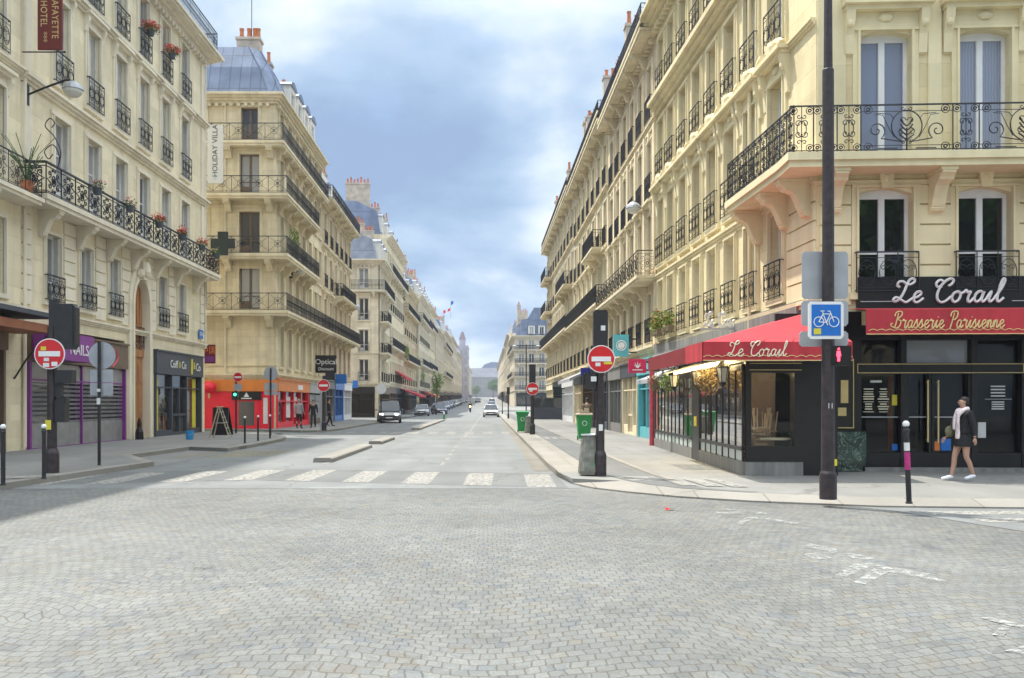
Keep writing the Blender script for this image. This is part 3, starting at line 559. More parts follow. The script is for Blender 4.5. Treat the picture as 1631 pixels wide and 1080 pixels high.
# ------------------------------------------------------------------ facades (local: x along, -y outwards, z up)
def arch_fill(mb, w, h, rise, y0, y1, n=8):
    """stone infill that turns a square window head into a segmental arch"""
    top = [(-w / 2 + w * i / n, h - rise * ((2 * i / n - 1) ** 2)) for i in range(n + 1)]
    for i in range(n):
        (a, za), (b, zb) = top[i], top[i + 1]
        mb.add([(a, y0, za), (b, y0, zb), (b, y0, h + .002), (a, y0, h + .002), (a, y1, za), (b, y1, zb)], ((0, 1, 2, 3), (0, 4, 5, 1)))
def win_meshes(key, w, h, style, depth=0.26, frame='white', arched=0.0, trim='st_trim', detail=2):
    """surround, joinery, glass"""
    sm = MB()
    if style != 'bare':
        a = .15 if style != 'slim' else .10
        for s_ in (-1, 1):
            x0, x1 = (w / 2, w / 2 + a) if s_ > 0 else (-w / 2 - a, -w / 2)
            sm.box(x0, x1, -.06, .02, 0, h); sm.box(x0 + (.0 if s_ > 0 else a - .05), x1 - (a - .05 if s_ > 0 else 0), -.10, -.058, 0, h)
        sm.box(-w / 2 - a, w / 2 + a, -.06, .02, h, h + a * 1.1); sm.box(-w / 2 - a, w / 2 + a, -.10, -.058, h + .002, h + .05)
        sm.box(-w / 2 - a - .05, w / 2 + a + .05, -.12, .25, -.14, -.002)
    if style == 'hood':
        sm.box(-w / 2 - .28, w / 2 + .28, -.30, .02, h + .42, h + .52); sm.box(-w / 2 - .22, w / 2 + .22, -.20, .02, h + .32, h + .419); sm.box(-w / 2 - .2, w / 2 + .2, -.05, .02, h + .166, h + .319)
        for s_ in (-1, 1):
            x = s_ * (w / 2 + .14); sm.prism([(.02, h - .25), (-.08, h - .2), (-.12, h), (-.22, h + .2), (-.22, h + .318), (.02, h + .318)], x - .07, x + .07)
    if style in ('pediment', 'scroll'):
        b = w / 2 + .40; z = h + .50
        sm.box(-b, b, -.34, .02, z, z + .10); sm.box(-b + .05, b - .05, -.24, .02, z - .10, z - .001); sm.box(-w / 2 - .2, w / 2 + .2, -.05, .02, h + .17, z - .101)
        if style == 'pediment':
            sm.prism([(-b, z + .101), (b, z + .101), (b, z + .17), (0, z + .56), (-b, z + .17)], -.10, .02, 'y')
            for s_ in (-1, 1): sm.add([(s_ * b, -.34, z + .101), (s_ * b, .0, z + .101), (s_ * b, .0, z + .20), (s_ * b, -.34, z + .20), (0, -.34, z + .50), (0, .0, z + .50), (0, .0, z + .62), (0, -.34, z + .62)], ((0, 1, 2, 3), (0, 4, 5, 1), (3, 2, 6, 7), (0, 3, 7, 4), (4, 7, 6, 5)))
            sm.ball((0, -.14, z + .25), .13, 8, (1.2, .5, 1))
        else:      # broken scrolled hood with a central cartouche
            for s_ in (-1, 1): sm.tube([(s_ * (b - .05 - .06 * i), -.22, z + .12 + .05 * i - .004 * i * i) for i in range(8)], .09, 6)
            sm.ball((0, -.18, z + .25), .2, 8, (1, .6, 1.25)); sm.ball((-.22, -.16, z + .12), .12, 8); sm.ball((.22, -.16, z + .12), .12, 8)
        for s_ in (-1, 1):
            x = s_ * (w / 2 + .24); sm.prism([(.02, h - .55), (-.07, h - .5), (-.10, h - .1), (-.20, h + .15), (-.24, z - .102), (.02, z - .102)], x - .09, x + .09); sm.ball((x, -.16, h + .12), .1, 8, (.9, .8, 1))
        sm.ball((0, -.06, h + .28), .11, 8, (1.6, .6, .9))
    if style == 'keystone':
        sm.prism([(-.11, h - .02), (.11, h - .02), (.16, h + .34), (-.16, h + .34)], -.14, .02, 'y'); sm.ball((0, -.10, h + .2), .1, 8, (1, .7, 1.3))
        sm.box(-w / 2 - .3, w / 2 + .3, -.09, .02, h + .36, h + .43)
    if arched:
        arch_fill(sm, w, h, arched, -.002, depth)
    fm = MB(); y0, y1 = depth - .06, depth
    t = .075
    fm.box(-w / 2, -w / 2 + t, y0, y1, 0, h); fm.box(w / 2 - t, w / 2, y0, y1, 0, h); fm.box(-w / 2 + t, w / 2 - t, y0, y1, h - t - arched, h)
    fm.box(-w / 2 + t, w / 2 - t, y0, y1, 0, t + .04)
    fm.box(-.065, .065, y0 - .015, y1, t + .041, h - t - .001 - arched)
    if detail == 3:
        for sx in (-1, 1): fm.box(sx * .066 if sx > 0 else -w / 2 + t + .001, w / 2 - t - .001 if sx > 0 else -.066, y0 + .01, y1, h * .385, h * .385 + .05)
    elif detail:
        for zz in ([.22, .60] if h > 2.6 else [.30]):
            fm.box(-w / 2 + t + .001, -.066, y0 + .01, y1, h * zz, h * zz + .05); fm.box(.066, w / 2 - t - .001, y0 + .01, y1, h * zz, h * zz + .05)
        fm.box(-w / 2 + t + .001, -.066, y0 + .012, y1, t + .042, h * .2); fm.box(.066, w / 2 - t - .001, y0 + .012, y1, t + .042, h * .2) if h > 2.6 else None
    pm = MB().quad((-w / 2 + .01, depth - .02, 0.01), (w / 2 - .01, depth - .02, 0.01), (w / 2 - .01, depth - .02, h - .01), (-w / 2 + .01, depth - .02, h - .01))
    return dict(w=w, h=h, sur=sm.mesh('window', trim), fr=fm.mesh('frame', frame), pane=pm.mesh('pane', 'glassd'), style=style)
KITS = {}
def kit(w, h, style, trim='st_trim', frame='white', arched=0.0, depth=.26, detail=2):
    k = (w, h, style, trim, frame, arched, depth, detail)
    if k not in KITS: KITS[k] = win_meshes('k', w, h, style, depth, frame, arched, trim, detail)
    return KITS[k]
MESHES = {}
def guard_mesh(w, h, kind, r=.011):
    k = ('g', w, h, kind)
    if k not in MESHES:
        mb = MB(); rail_run(mb, (-w / 2, -.16, 0), (w / 2, -.16, 0), h, kind, r, pw=w)
        for s_ in (-1, 1): mb.tube([(s_ * w / 2, -.16, h), (s_ * w / 2, .02, h)], r * 1.5, 4); mb.tube([(s_ * w / 2, -.16, .05), (s_ * w / 2, .02, .05)], r * 1.2, 4)
        MESHES[k] = mb.mesh('guard', 'iron')
    return MESHES[k]
def shutter_mesh(w, h, depth=.14, fold=False):
    k = ('s', w, h, fold)
    if k not in MESHES:
        mb = MB()
        for s_ in ((-1, 1)):
            x0, x1 = (0.01, w / 2 - .01) if s_ > 0 else (-w / 2 + .01, -.01)
            for a, b in ((x0, x0 + .05), (x1 - .05, x1)): mb.box(a, b, depth - .03, depth + .01, .03, h - .02)
            n = int(h / .075); mb.quad((x0 + .05, depth + .016, .04), (x1 - .05, depth + .016, .04), (x1 - .05, depth + .016, h - .03), (x0 + .05, depth + .016, h - .03))
            for i in range(n):
                z = .05 + (h - .1) * i / n
                mb.add([(x0 + .05, depth - .02, z), (x1 - .05, depth - .02, z), (x1 - .05, depth + .015, z + .055), (x0 + .05, depth + .015, z + .055)], ((0, 1, 2, 3),))
        MESHES[k] = mb.mesh('shutter', 'louvre')
    return MESHES[k]
def side_shutter_mesh(h, depth=.03):
    """louvred leaf folded back against the reveal"""
    k = ('ss', h)
    if k not in MESHES:
        mb = MB(); mb.box(0, .035, .0, .055, .03, h - .03); mb.box(0, .035, .19, .245, .03, h - .03)
        n = int(h / .075)
        for i in range(n):
            z = .05 + (h - .1) * i / n
            mb.add([(.006, .055, z), (.006, .19, z), (.034, .19, z + .055), (.034, .055, z + .055)], ((0, 1, 2, 3),))
        MESHES[k] = mb.mesh('shutter', 'louvre')
    return MESHES[k]
def add_window(parent, X, kt, guard=None, shutter=None, pane='glassd', lod=2):
    o = place('window', kt['sur'], parent, X)
    if lod >= 2:
        place('frame', kt['fr'], o)
        p = place('pane', kt['pane'] if pane == 'glassd' else pane_mesh(kt, pane), o)
    else:
        place('pane', merged_pane(kt, pane), o)
    if guard: place('guard', guard_mesh(kt['w'] + .16, guard[0], guard[1], guard[2] if len(guard) > 2 else .011), o)
    if shutter == 'closed': place('shutter', shutter_mesh(kt['w'], kt['h']), o)
    elif shutter == 'side':
        place('shutter', side_shutter_mesh(kt['h']), o, T(Vector((-kt['w'] / 2 + .002, 0, 0))))
        place('shutter', side_shutter_mesh(kt['h']), o, T(Vector((kt['w'] / 2 - .038, 0, 0))))
    return o
def pane_mesh(kt, mat):
    k = ('p', kt['w'], kt['h'], kt['pane'].name, mat)
    if k not in MESHES: me = kt['pane'].copy(); me.materials.clear(); me.materials.append(M[mat]); MESHES[k] = me
    return MESHES[k]
def merged_pane(kt, mat):
    k = ('mp', kt['fr'].name, mat)
    if k not in MESHES:
        mb = MB()
        for me, i in ((kt['pane'], 0), (kt['fr'], 1)):
            mb.mi = i; mb.add([v.co for v in me.vertices], [tuple(p.vertices) for p in me.polygons])
        MESHES[k] = mb.mesh('pane', [M[mat], kt['fr'].materials[0]])
    return MESHES[k]
def wall_sheet(mb, L, z0, z1, holes, depth=.28, u0=0.0):
    """front sheet with rectangular openings and their reveals"""
    us = sorted({u0, L} | {max(u0, min(L, h[i])) for h in holes for i in (0, 1)}); zs = sorted({z0, z1} | {max(z0, min(z1, h[i])) for h in holes for i in (2, 3)})
    for i in range(len(us) - 1):
        for j in range(len(zs) - 1):
            cu, cz = (us[i] + us[i + 1]) / 2, (zs[j] + zs[j + 1]) / 2
            if any(h[0] < cu < h[1] and h[2] < cz < h[3] for h in holes): continue
            mb.quad((us[i], 0, zs[j]), (us[i + 1], 0, zs[j]), (us[i + 1], 0, zs[j + 1]), (us[i], 0, zs[j + 1]))
    for a, b, c, d in holes:
        mb.quad((a, 0, c), (a, depth, c), (a, depth, d), (a, 0, d)); mb.quad((b, 0, c), (b, 0, d), (b, depth, d), (b, depth, c))
        mb.quad((a, 0, c), (b, 0, c), (b, depth, c), (a, depth, c)); mb.quad((a, 0, d), (a, depth, d), (b, depth, d), (b, 0, d))
def course(mb, u0, u1, z, h, p, n=3, ext=(1, 1)):
    """a stepped moulding"""
    for i in range(n):
        a = z + h * i / n; mb.box(u0 - ext[0] * p * (i + 1) / n, u1 + ext[1] * p * (i + 1) / n, -p * (i + 1) / n, .05, a + .001, z + h * (i + 1) / n)
def console(mb, u, z, p, h, w=.22):
    """scrolled bracket under a balcony; top at z"""
    pr = [(.02, z), (-p, z), (-p, z - .12), (-p * .85, z - .2), (-p * .55, z - h * .38), (-p * .42, z - h * .6), (-p * .30, z - h * .85), (-.05, z - h), (.02, z - h)]
    mb.prism(pr, u - w / 2, u + w / 2); mb.box(u - w / 2 - .03, u + w / 2 + .03, -p - .02, .02, z - .07, z - .002)
    mb.tube([(u - w / 2 - .012, -p * .75, z - .17), (u + w / 2 + .012, -p * .75, z - .17)], .09, 8); mb.tube([(u - w / 2 - .012, -.12, z - h + .1), (u + w / 2 + .012, -.12, z - h + .1)], .08, 8)
def balcony(parent, X, u0, u1, z, proj, kind, trim, cons=(), ch=.8, cw=.24, h=1.0, ends=(True, True), r=.011, th=.22, pw=None, name='balcony', rext=(0, 0)):
    mb = MB(); e = .06
    mb.box(u0, u1, -proj, .03, z - th * .55, z); mb.box(u0 + .05, u1 - .05, -proj + .06, .03, z - th, z - th * .55 - .001)
    for u in cons: console(mb, u, z - th - .001, proj * .85, ch, cw)
    b = mb.obj(name, trim, parent, X)
    rb = MB(); y = -proj + .07; a, c = u0 + .06 - rext[0], u1 - .06 + rext[1]
    rail_run(rb, (a, y, z), (c, y, z), h, kind, r, pw)
    if ends[0]: rail_run(rb, (a, -.0, z), (a, y, z), h, 'bars' if kind in ('bars',) else (kind if isinstance(kind, str) else 'slim'), r, proj)
    if ends[1]: rail_run(rb, (c, -.0, z), (c, y, z), h, 'bars' if kind in ('bars',) else (kind if isinstance(kind, str) else 'slim'), r, proj)
    rb.obj('railing', 'iron', b)
    return b
def chimney(parent, X, u, y0, y1, z0, z1, w=.6, mat='brick'):
    mb = MB(); mb.box(u - w / 2, u + w / 2, y0, y1, z0, z1); mb.box(u - w / 2 - .07, u + w / 2 + .07, y0 - .07, y1 + .07, z1 + .001, z1 + .15)
    n = max(2, int((y1 - y0) / .38)); mb.mi = 1
    for i in range(n):
        y = y0 + (y1 - y0) * (i + .5) / n; hh = random.choice((.45, .55, .75))
        mb.lathe([(.13, z1 + .151), (.10, z1 + .15 + hh * .8), (.13, z1 + .15 + hh)], u, y, 8)
    return mb.obj('chimney', [mat, 'pot'], parent, X)
def roof_block(parent, X, L, H, D, attic=2.6, set_=.9, slope=2.4, cols=(), chs=(), zmat='zinc', u0=0.0, dormer_mat='glassd', lod=1, stonem='plaster', chy=None):
    """attic storey set back behind the cornice, with zinc mansard, dormers and chimney stacks"""
    mb = MB()
    prof = [(set_, H), (set_ + .5, H + attic), (set_ + 2.8, H + attic + slope * .55), (set_ + 5.5, H + attic + slope * .6), (D - .2, H + attic), (D - .2, H)]
    mb.prism(prof, u0 + .05, L - .05)
    r = mb.obj('roof', zmat, parent, X)
    km = ('dorm', zmat, lod)
    if km not in MESHES:
        d = MB(); d.box(-.75, -.5, -.05, 1.5, 0, 1.9); d.box(.5, .75, -.05, 1.5, 0, 1.9); d.box(-.5, .5, -.05, 1.5, 1.6, 1.9); d.mi = 1
        d.prism([(-.9, 1.901), (.9, 1.901), (.72, 2.1), (0, 2.28), (-.72, 2.1)], -.15, 1.8, 'y'); d.mi = 2; d.box(-.5, .5, .10, .2, .0, 1.6)
        d.mi = 3; d.box(-.04, .04, .06, .099, .02, 1.58); d.box(-.499, -.43, .06, .099, .02, 1.58); d.box(.43, .499, .06, .099, .02, 1.58); d.box(-.43, .43, .06, .099, 1.5, 1.58)
        MESHES[km] = d.mesh('dormer', [stonem, zmat, 'glassd', 'white'])
    for u in cols: place('dormer', MESHES[km], r, T(Vector((u, set_ - .1, H + .35))))
    for u, hh in chs: chimney(r, None, u, *(chy or (set_ + 1.4, set_ + 4.2)), H + attic - .5, H + attic + hh)
    return r
def body(parent, X, L, H, D, mat, u0=0.0, side0=True, side1=True):
    """sides, back and top of a block whose front is wall_sheet"""
    mb = MB(); y0 = 0.0
    if side0: mb.quad((u0, D, 0), (u0, y0, 0), (u0, y0, H), (u0, D, H))
    if side1: mb.quad((L, y0, 0), (L, D, 0), (L, D, H), (L, y0, H))
    mb.quad((L, D, 0), (u0, D, 0), (u0, D, H), (L, D, H)); mb.quad((u0, y0, H), (L, y0, H), (L, D, H), (u0, D, H))
    return mb.obj('party_wall', mat, parent, X)
def facade(parent, X, L, H, levels, cols, wallm, trim, frame='white', z0=0.0, extra_holes=(), lod=2, courses=(), cornice=.7, dentils=True, quoins=True, u0=0.0, skip=(), ext=(1, 1)):
    """levels: dicts z, w, h, style, guard, shutter, arched, pane, cols"""
    holes = list(extra_holes); wins = []
    for li, lv in enumerate(levels):
        for ci, u in enumerate(lv.get('cols', cols)):
            if (li, ci) in skip: continue
            w, h, z = lv['w'], lv['h'], lv['z']
            holes.append((u - w / 2, u + w / 2, z, z + h)); wins.append((lv, ci, u))
    mb = MB(); wall_sheet(mb, L, z0, H, holes, u0=u0)
    mb.mi = 1; ua = u0 + (0 if ext[0] == 1 else .06 if ext[0] == 0 else .004); ub = L - (0 if ext[1] == 1 else .06 if ext[1] == 0 else .004); ee = (1 if ext[0] == 1 else 0, 1 if ext[1] == 1 else 0)
    for z, h, p in courses: course(mb, ua, ub, z, h, p, 3, ee)
    if cornice:
        course(mb, ua, ub, H - .55, .55, cornice, 4, ee)
        if dentils:
            n = int((L - u0) / .42)
            for i in range(n): mb.box(u0 + (i + .2) * .42, u0 + (i + .65) * .42, -.24, .02, H - .72, H - .552)
    o = mb.obj('wall', [wallm, trim], parent, X)
    for lv, ci, u in wins:
        kt = kit(lv['w'], lv['h'], lv.get('style', 'plain'), trim, lv.get('frame', frame), lv.get('arched', 0.0), .26, lv.get('detail', 1))
        sh = lv.get('shutter'); sh = sh(ci) if callable(sh) else sh
        add_window(parent, X @ T(Vector((u, 0, lv['z']))), kt, lv.get('guard'), sh, lv['pane'] if 'pane' in lv else ('glassd' if random.random() < .8 else 'glassb'), lod)
    return o
def shopfront(parent, X, u0, u1, z1, mat, fascia=.6, bays=3, glassm='shopglass', riser=.45, door=None, depth=.12, fasc_mat=None, shutter=False, frame=None):
    """timber shopfront: pilasters, stall riser, mullions; sub-parts fascia and shop windows"""
    fm = MB(); fr = .12
    fm.box(u0, u0 + fr, -.10, depth + .05, .12, z1 - fascia); fm.box(u1 - fr, u1, -.10, depth + .05, .12, z1 - fascia)
    bw = (u1 - u0 - 2 * fr) / bays
    for i in range(bays):
        a = u0 + fr + bw * i; b = a + bw; dr = door is not None and i in (door if isinstance(door, (list, tuple)) else [door])
        fm.box(a, b, -.04, depth + .04, .12, .12 + (.12 if dr else riser))
        if i: fm.box(a - .035, a + .035, -.05, depth + .02, .121 + riser, z1 - fascia - .001)
        fm.box(a + .036, b - .036, -.03, depth + .02, z1 - fascia - .62, z1 - fascia - .56)
        if dr: fm.box((a + b) / 2 - .025, (a + b) / 2 + .025, -.03, depth + .02, .25, z1 - fascia - .62); fm.box(a + .04, b - .04, -.02, depth, 1.0, 1.1)
    f = fm.obj('shopfront', frame or mat, parent, X)
    MB().quad((u0 + fr, depth, .2), (u1 - fr, depth, .2), (u1 - fr, depth, z1 - fascia), (u0 + fr, depth, z1 - fascia)).obj('shop_window', glassm, f)
    if glassm == 'shopclear':
        rs = random.Random(int(u0 * 97 + u1 * 31)); dm_ = MB(); dm_.quad((u0 + fr, 1.5, .15), (u1 - fr, 1.5, .15), (u1 - fr, 1.5, z1 - fascia), (u0 + fr, 1.5, z1 - fascia)); dm_.quad((u0 + fr, .14, .14), (u1 - fr, .14, .14), (u1 - fr, 1.5, .14), (u0 + fr, 1.5, .14))
        for zz in (.75, 1.35, 1.95): dm_.box(u0 + .3, u1 - .3, 1.1, 1.45, zz, zz + .03)
        x = u0 + .3
        while x < u1 - .4:
            w_ = rs.uniform(.12, .4); zb = rs.choice((.15, .78, .78, 1.38, 1.38, 1.98)); yy = rs.uniform(.3, .6) if zb < .2 else 1.12; dm_.mi = rs.choice((1, 1, 2, 3)); dm_.box(x, x + w_, yy, yy + .25, zb + .001, zb + rs.uniform(.2, .5) * (2 if zb < .2 else 1)); x += w_ * rs.choice((.2, .5, 1.2))
        dm_.obj('shop_display', ['shopwall', 'goodsa', 'goodsb', 'goodsc'], f)
    fa = MB(); fa.box(u0 - .03, u1 + .03, -.16, .2, z1 - fascia + .001, z1); fa.box(u0 - .06, u1 + .06, -.22, .2, z1 + .001, z1 + .07); fa.obj('fascia', fasc_mat or mat, f)
    if shutter:
        sb = MB(); n = int((z1 - fascia - .2) / .085)
        for i in range(n):
            z = .16 + i * .085; sb.prism([(-.005, z), (-.03, z + .02), (-.03, z + .06), (-.005, z + .08)], u0 + fr + .002, u1 - fr - .002)
        sb.obj('roller_shutter', 'steel', f)
    return f
# ------------------------------------------------------------------ ground
def gz(y): return 0.0 if y < 130 else (y - 130) * 0.0105
def sheet(name, pts, z, mat, rise=False, **kw):
    mb = MB(); mb.poly([(x, y, z + (gz(y) if rise else 0)) for x, y in pts]); return mb.obj(name, mat, kind='structure', **kw)
def ribbon(name, left, right, z, mat):
    """left/right: lists of (x,y) with equal length"""
    mb = MB()
    for i in range(len(left) - 1):
        a, b, c, d = left[i], right[i], right[i + 1], left[i + 1]
        mb.quad(*[(p[0], p[1], z + gz(p[1])) for p in (a, b, c, d)])
    return mb.obj(name, mat, kind='structure')
YS = [18, 60, 130, 200, 300, 420, 560, 760, 1100, 1250]
ribbon('ground', [(-290, -70)] + [(-290, y) for y in YS], [(290, -70)] + [(290, y) for y in YS], -0.03, 'ground')
sheet('plaza', [(-60, -40), (60, -40), (60, 13.2), (8, 13.2), (1.6, 17.5), (-4.9, 18.2), (-9.5, 16.4), (-60, 16.0)], 0.0, 'cobble')
ribbon('road', [(-9.6, 16.2), (-9.6, 18.0), (-10.6, 30)] + [(-10.6, 49), (-9.0, 50)] + [(-9.0, y) for y in YS[1:8]],
       [(1.75, 16.42), (1.75, 17.4), (1.75, 30)] + [(1.75, 49), (1.75, 50)] + [(1.6, y) for y in YS[1:8]], 0.004, 'asphalt')
for o in [C.objects['road']]:      # front edge follows the setts
    me = o.data
    me.vertices[0].co.x, me.vertices[0].co.y = -9.6, 16.35; me.vertices[1].co.x, me.vertices[1].co.y = 1.75, 16.42
sheet('side_street', [(-80, 46.9), (-10.0, 45.8), (-10.0, 49.8), (-80, 50)], 0.003, 'asphalt')
mbr = MB().poly([(-9.4, 16.4, .005), (-4.9, 18.1, .005), (-4.9, 18.3, .005), (-9.4, 16.75, .005)])
sheet('cross_street', [(5.55, 13.62), (6.0, 13.0), (6.75, 10.6), (8.2, 7.2), (60, 6), (60, 13.3)], 0.005, 'asphalt')
def slab(name, outline, z, h, mat):
    """raised pavement with a kerb face"""
    mb = MB(); mb.prism(outline, z, h, 'z'); return mb.obj(name, mat, kind='structure')
# right-hand pavement with its granite kerb and bike lane
KR = [(60, 13.25), (8.0, 13.25), (6.0, 13.45), (4.25, 14.15), (3.2, 14.85), (2.47, 15.65), (1.95, 16.4), (1.65, 17.3), (1.50, 19), (1.46, 22), (1.43, 38), (1.35, 75), (1.3, 128)]

def off(pts, d):
    o = []
    for i, p in enumerate(pts):
        a = Vector(pts[max(i - 1, 0)]); b = Vector(pts[min(i + 1, len(pts) - 1)]); t = (b - a).normalized(); o.append((p[0] + t.y * d, p[1] - t.x * d))
    return o
mbk = MB()
KI = [(x, y) for x, y in off(KR, 0.34)]
KI = [(60, 13.6), (8, 13.6), (6.0, 13.8), (4.3, 14.5), (3.35, 15.2), (2.9, 15.9), (2.6, 16.8), (2.42, 17.8), (2.34, 19), (2.30, 22), (2.27, 38), (2.2, 75), (2.15, 128)]
slab('pavement_right', KI[:7] + KR[7:] + [(1.3, 129), (40, 129), (60, 100)], -0.03, 0.115, 'pave')
for i in range(len(KR) - 1):
    a, b, c, d = KR[i], KR[i + 1], KI[i + 1], KI[i]
    if i < 8:      # dropped kerb
        za, zb = (.03, .03) if i < 7 else (.03, .121)
        mbk.quad((a[0], a[1], za), (b[0], b[1], zb), (c[0], c[1], .121), (d[0], d[1], .121)); mbk.quad((a[0], a[1], -.02), (a[0], a[1], za), (b[0], b[1], zb), (b[0], b[1], -.02)); continue
    mbk.quad((a[0], a[1], .121), (b[0], b[1], .121), (c[0], c[1], .121), (d[0], d[1], .121)); mbk.quad((a[0] - .004, a[1] - .004, -.02), (a[0] - .004, a[1] - .004, .121), (b[0] - .004, b[1] - .004, .121), (b[0] - .004, b[1] - .004, -.02))
mbk.obj('kerb_right', 'granite', kind='structure')
BL = [(4.3, 14.6), (3.35, 15.3), (2.92, 16.0), (2.62, 16.9), (2.44, 17.9), (2.36, 19), (2.32, 22), (2.29, 38), (2.22, 75), (2.17, 128)]
BR = [(4.5, 14.62), (3.78, 15.3), (3.6, 16.0), (3.5, 16.9), (3.42, 17.9), (3.36, 19), (3.3, 22), (3.26, 38), (3.2, 75), (3.15, 128)]
mb = MB()
for i in range(len(BL) - 1): mb.quad(*[(p[0], p[1], .120) for p in (BL[i], BR[i], BR[i + 1], BL[i + 1])])
mb.obj('bike_path', 'asphaltd', kind='structure')
mb = MB()
for i in range(2, len(BR) - 1): mb.quad((BR[i][0], BR[i][1], .127), (BR[i][0] + .13, BR[i][1], .127), (BR[i + 1][0] + .13, BR[i + 1][1], .127), (BR[i + 1][0], BR[i + 1][1], .127))
mb.obj('bike_path_border', 'granite', kind='structure')
# left-hand pavement with the loading bay
KL = [(-60, 15.2), (-14, 15.5), (-8.95, 16.1), (-8.6, 20.7), (-8.45, 22.2), (-10.3, 25.3), (-10.1, 29.7), (-8.55, 28.8), (-8.46, 32), (-8.6, 37), (-9.0, 39), (-10.2, 42), (-12, 44.6), (-14.6, 46.6), (-60, 47.2)]
slab('pavement_left', KL + [(-60, 47.1), (-60, 15.3)], -0.03, 0.115, 'pave')
mbk = MB()
for i in range(1, len(KL) - 2):
    a, b = KL[i], KL[i + 1]; c, d = off(KL, -.3)[i + 1], off(KL, -.3)[i]
    mbk.quad((a[0], a[1], .121), (b[0], b[1], .121), (c[0], c[1], .121), (d[0], d[1], .121)); mbk.quad((a[0] + .004, a[1], -.02), (a[0] + .004, a[1], .121), (b[0] + .004, b[1], .121), (b[0] + .004, b[1], -.02))
mbk.obj('kerb_left', 'granite', kind='structure')
sheet('loading_bay', [(-8.46, 22.4), (-8.5, 28.6), (-10.05, 29.5), (-10.25, 25.4)], 0.008, 'pave')
KC = [(-60, 50.0), (-13, 49.4), (-10.2, 47.6), (-9.3, 47.8), (-8.8, 49.5), (-8.7, 52), (-8.6, 68), (-8.6, 90), (-9.5, 92), (-60, 93)]
slab('pavement_beyond', KC, -0.03, 0.115, 'pave')
mbk = MB()
for i in range(1, len(KC) - 2):
    a, b = KC[i], KC[i + 1]; c, d = off(KC, -.3)[i + 1], off(KC, -.3)[i]
    mbk.quad((a[0], a[1], .121), (b[0], b[1], .121), (c[0], c[1], .121), (d[0], d[1], .121)); mbk.quad((a[0] + .004, a[1], -.02), (a[0] + .004, a[1], .121), (b[0] + .004, b[1], .121), (b[0] + .004, b[1], -.02))
mbk.obj('kerb_beyond', 'granite', kind='structure')
ribbon('pavement_far_left', [(-60, 96)] + [(-60, y) for y in (130, 200, 300, 420, 560, 760)], [(-8.6, 96)] + [(-8.6, y) for y in (130, 200, 300, 420, 560, 760)], 0.09, 'pave')
ribbon('pavement_far_right', [(1.5, 150)] + [(1.5, y) for y in (200, 300, 420, 560, 760)], [(60, 150)] + [(60, y) for y in (200, 300, 420, 560, 760)], 0.09, 'pave')
mbz = MB()
mbz.poly([(-9.3, 16.95, .0065), (-4.9, 18.2, .0065), (1.5, 16.5, .0065), (1.5, 19.9, .0065), (-4.9, 21.3, .0065), (-8.6, 20.2, .0065)])
mbz.obj('crossing_asphalt', 'asphaltd', kind='structure')
# painted markings
mb = MB(); zr = .0085
def mark(pts, z=zr): mb.poly([(x, y, z) for x, y in pts])
def yf(x): return 18.15 + (x + 4.9) * (-.27) if x > -4.9 else 18.15 + (x + 4.9) * .34
for k in range(-7, 4):
    x = -.50 + 1.24 * k
    mark([(x, yf(x) + .12), (x + .56, yf(x + .5) + .12), (x + .62, yf(x) + 3.0), (x + .05, yf(x) + 3.0)])
for k in range(-5, 4): x = -.3 + .97 * k; mark([(x, 45.2), (x + .5, 45.2), (x + .5, 48.4), (x, 48.4)])
for y in (22.5, 24.6, 26.7, 29, 31.6, 34.5, 38): mark([(-1.24, y), (-1.12, y), (-1.12, y + 1.1), (-1.24, y + 1.1)])
mark([(-1.22, 40.5), (-1.09, 40.5), (-1.02, 44.8), (-1.15, 44.8)]); mark([(-1.1, 49), (-.98, 49), (-.78, 128), (-.92, 128)])
mark([(-4.36, 22.9), (-4.24, 22.9), (-4.16, 60), (-4.28, 60)])
for y in (52, 56, 60, 64): mark([(-3.0, y), (-2.5, y), (-2.5, y + .5), (-3.0, y + .5)])
for k in range(6): x = -6.9 + .0 * k; mark([(-7.6 + .45 * k, 46.2 - .1 * k), (-7.25 + .45 * k, 46.2 - .1 * k), (-7.25 + .45 * k, 48.4), (-7.6 + .45 * k, 48.4)]) if k % 2 == 0 else None
# crossing on the right-hand cross street
for a, b in ((826, 838), (851, 866)): pass
for y0, y1, x0 in ((12.55, 12.95, 6.35), (11.75, 12.15, 6.65), (10.95, 11.35, 7.0), (10.1, 10.5, 7.35), (9.2, 9.6, 7.8)): mark([(x0, y0 - .02), (20, y0 + .3), (20, y1 + .3), (x0, y1)])
# bars across the bike lane
mark([(2.75, 16.75), (3.4, 16.75), (3.3, 17.7), (2.5, 17.7)], .1235)
for k in range(3): mark([(3.45 + .42 * k, 15.7 - .12 * k), (3.75 + .42 * k, 15.7 - .12 * k), (3.6 + .42 * k, 17.1), (3.35 + .42 * k, 17.1)], .1295)
for k in range(3): mark([(2.35 + .34 * k, 36), (2.55 + .34 * k, 36), (2.55 + .34 * k, 38), (2.35 + .34 * k, 38)], .131)
mark([(1.7, 36), (2.2, 36), (2.2, 37.6), (1.7, 37.6)], .131)
mark([(-9.8, 16.9), (-8.9, 17.3), (-8.85, 18.0), (-9.9, 17.5)], .131)
mb.obj('road_markings', 'paint', kind='structure')
mb = MB()
def gp(px, py): return G(px, py)
def gmark(pts): mb.poly([G(px, py) + (.0022 + .0004 * len(mb.f),) for px, py in pts])
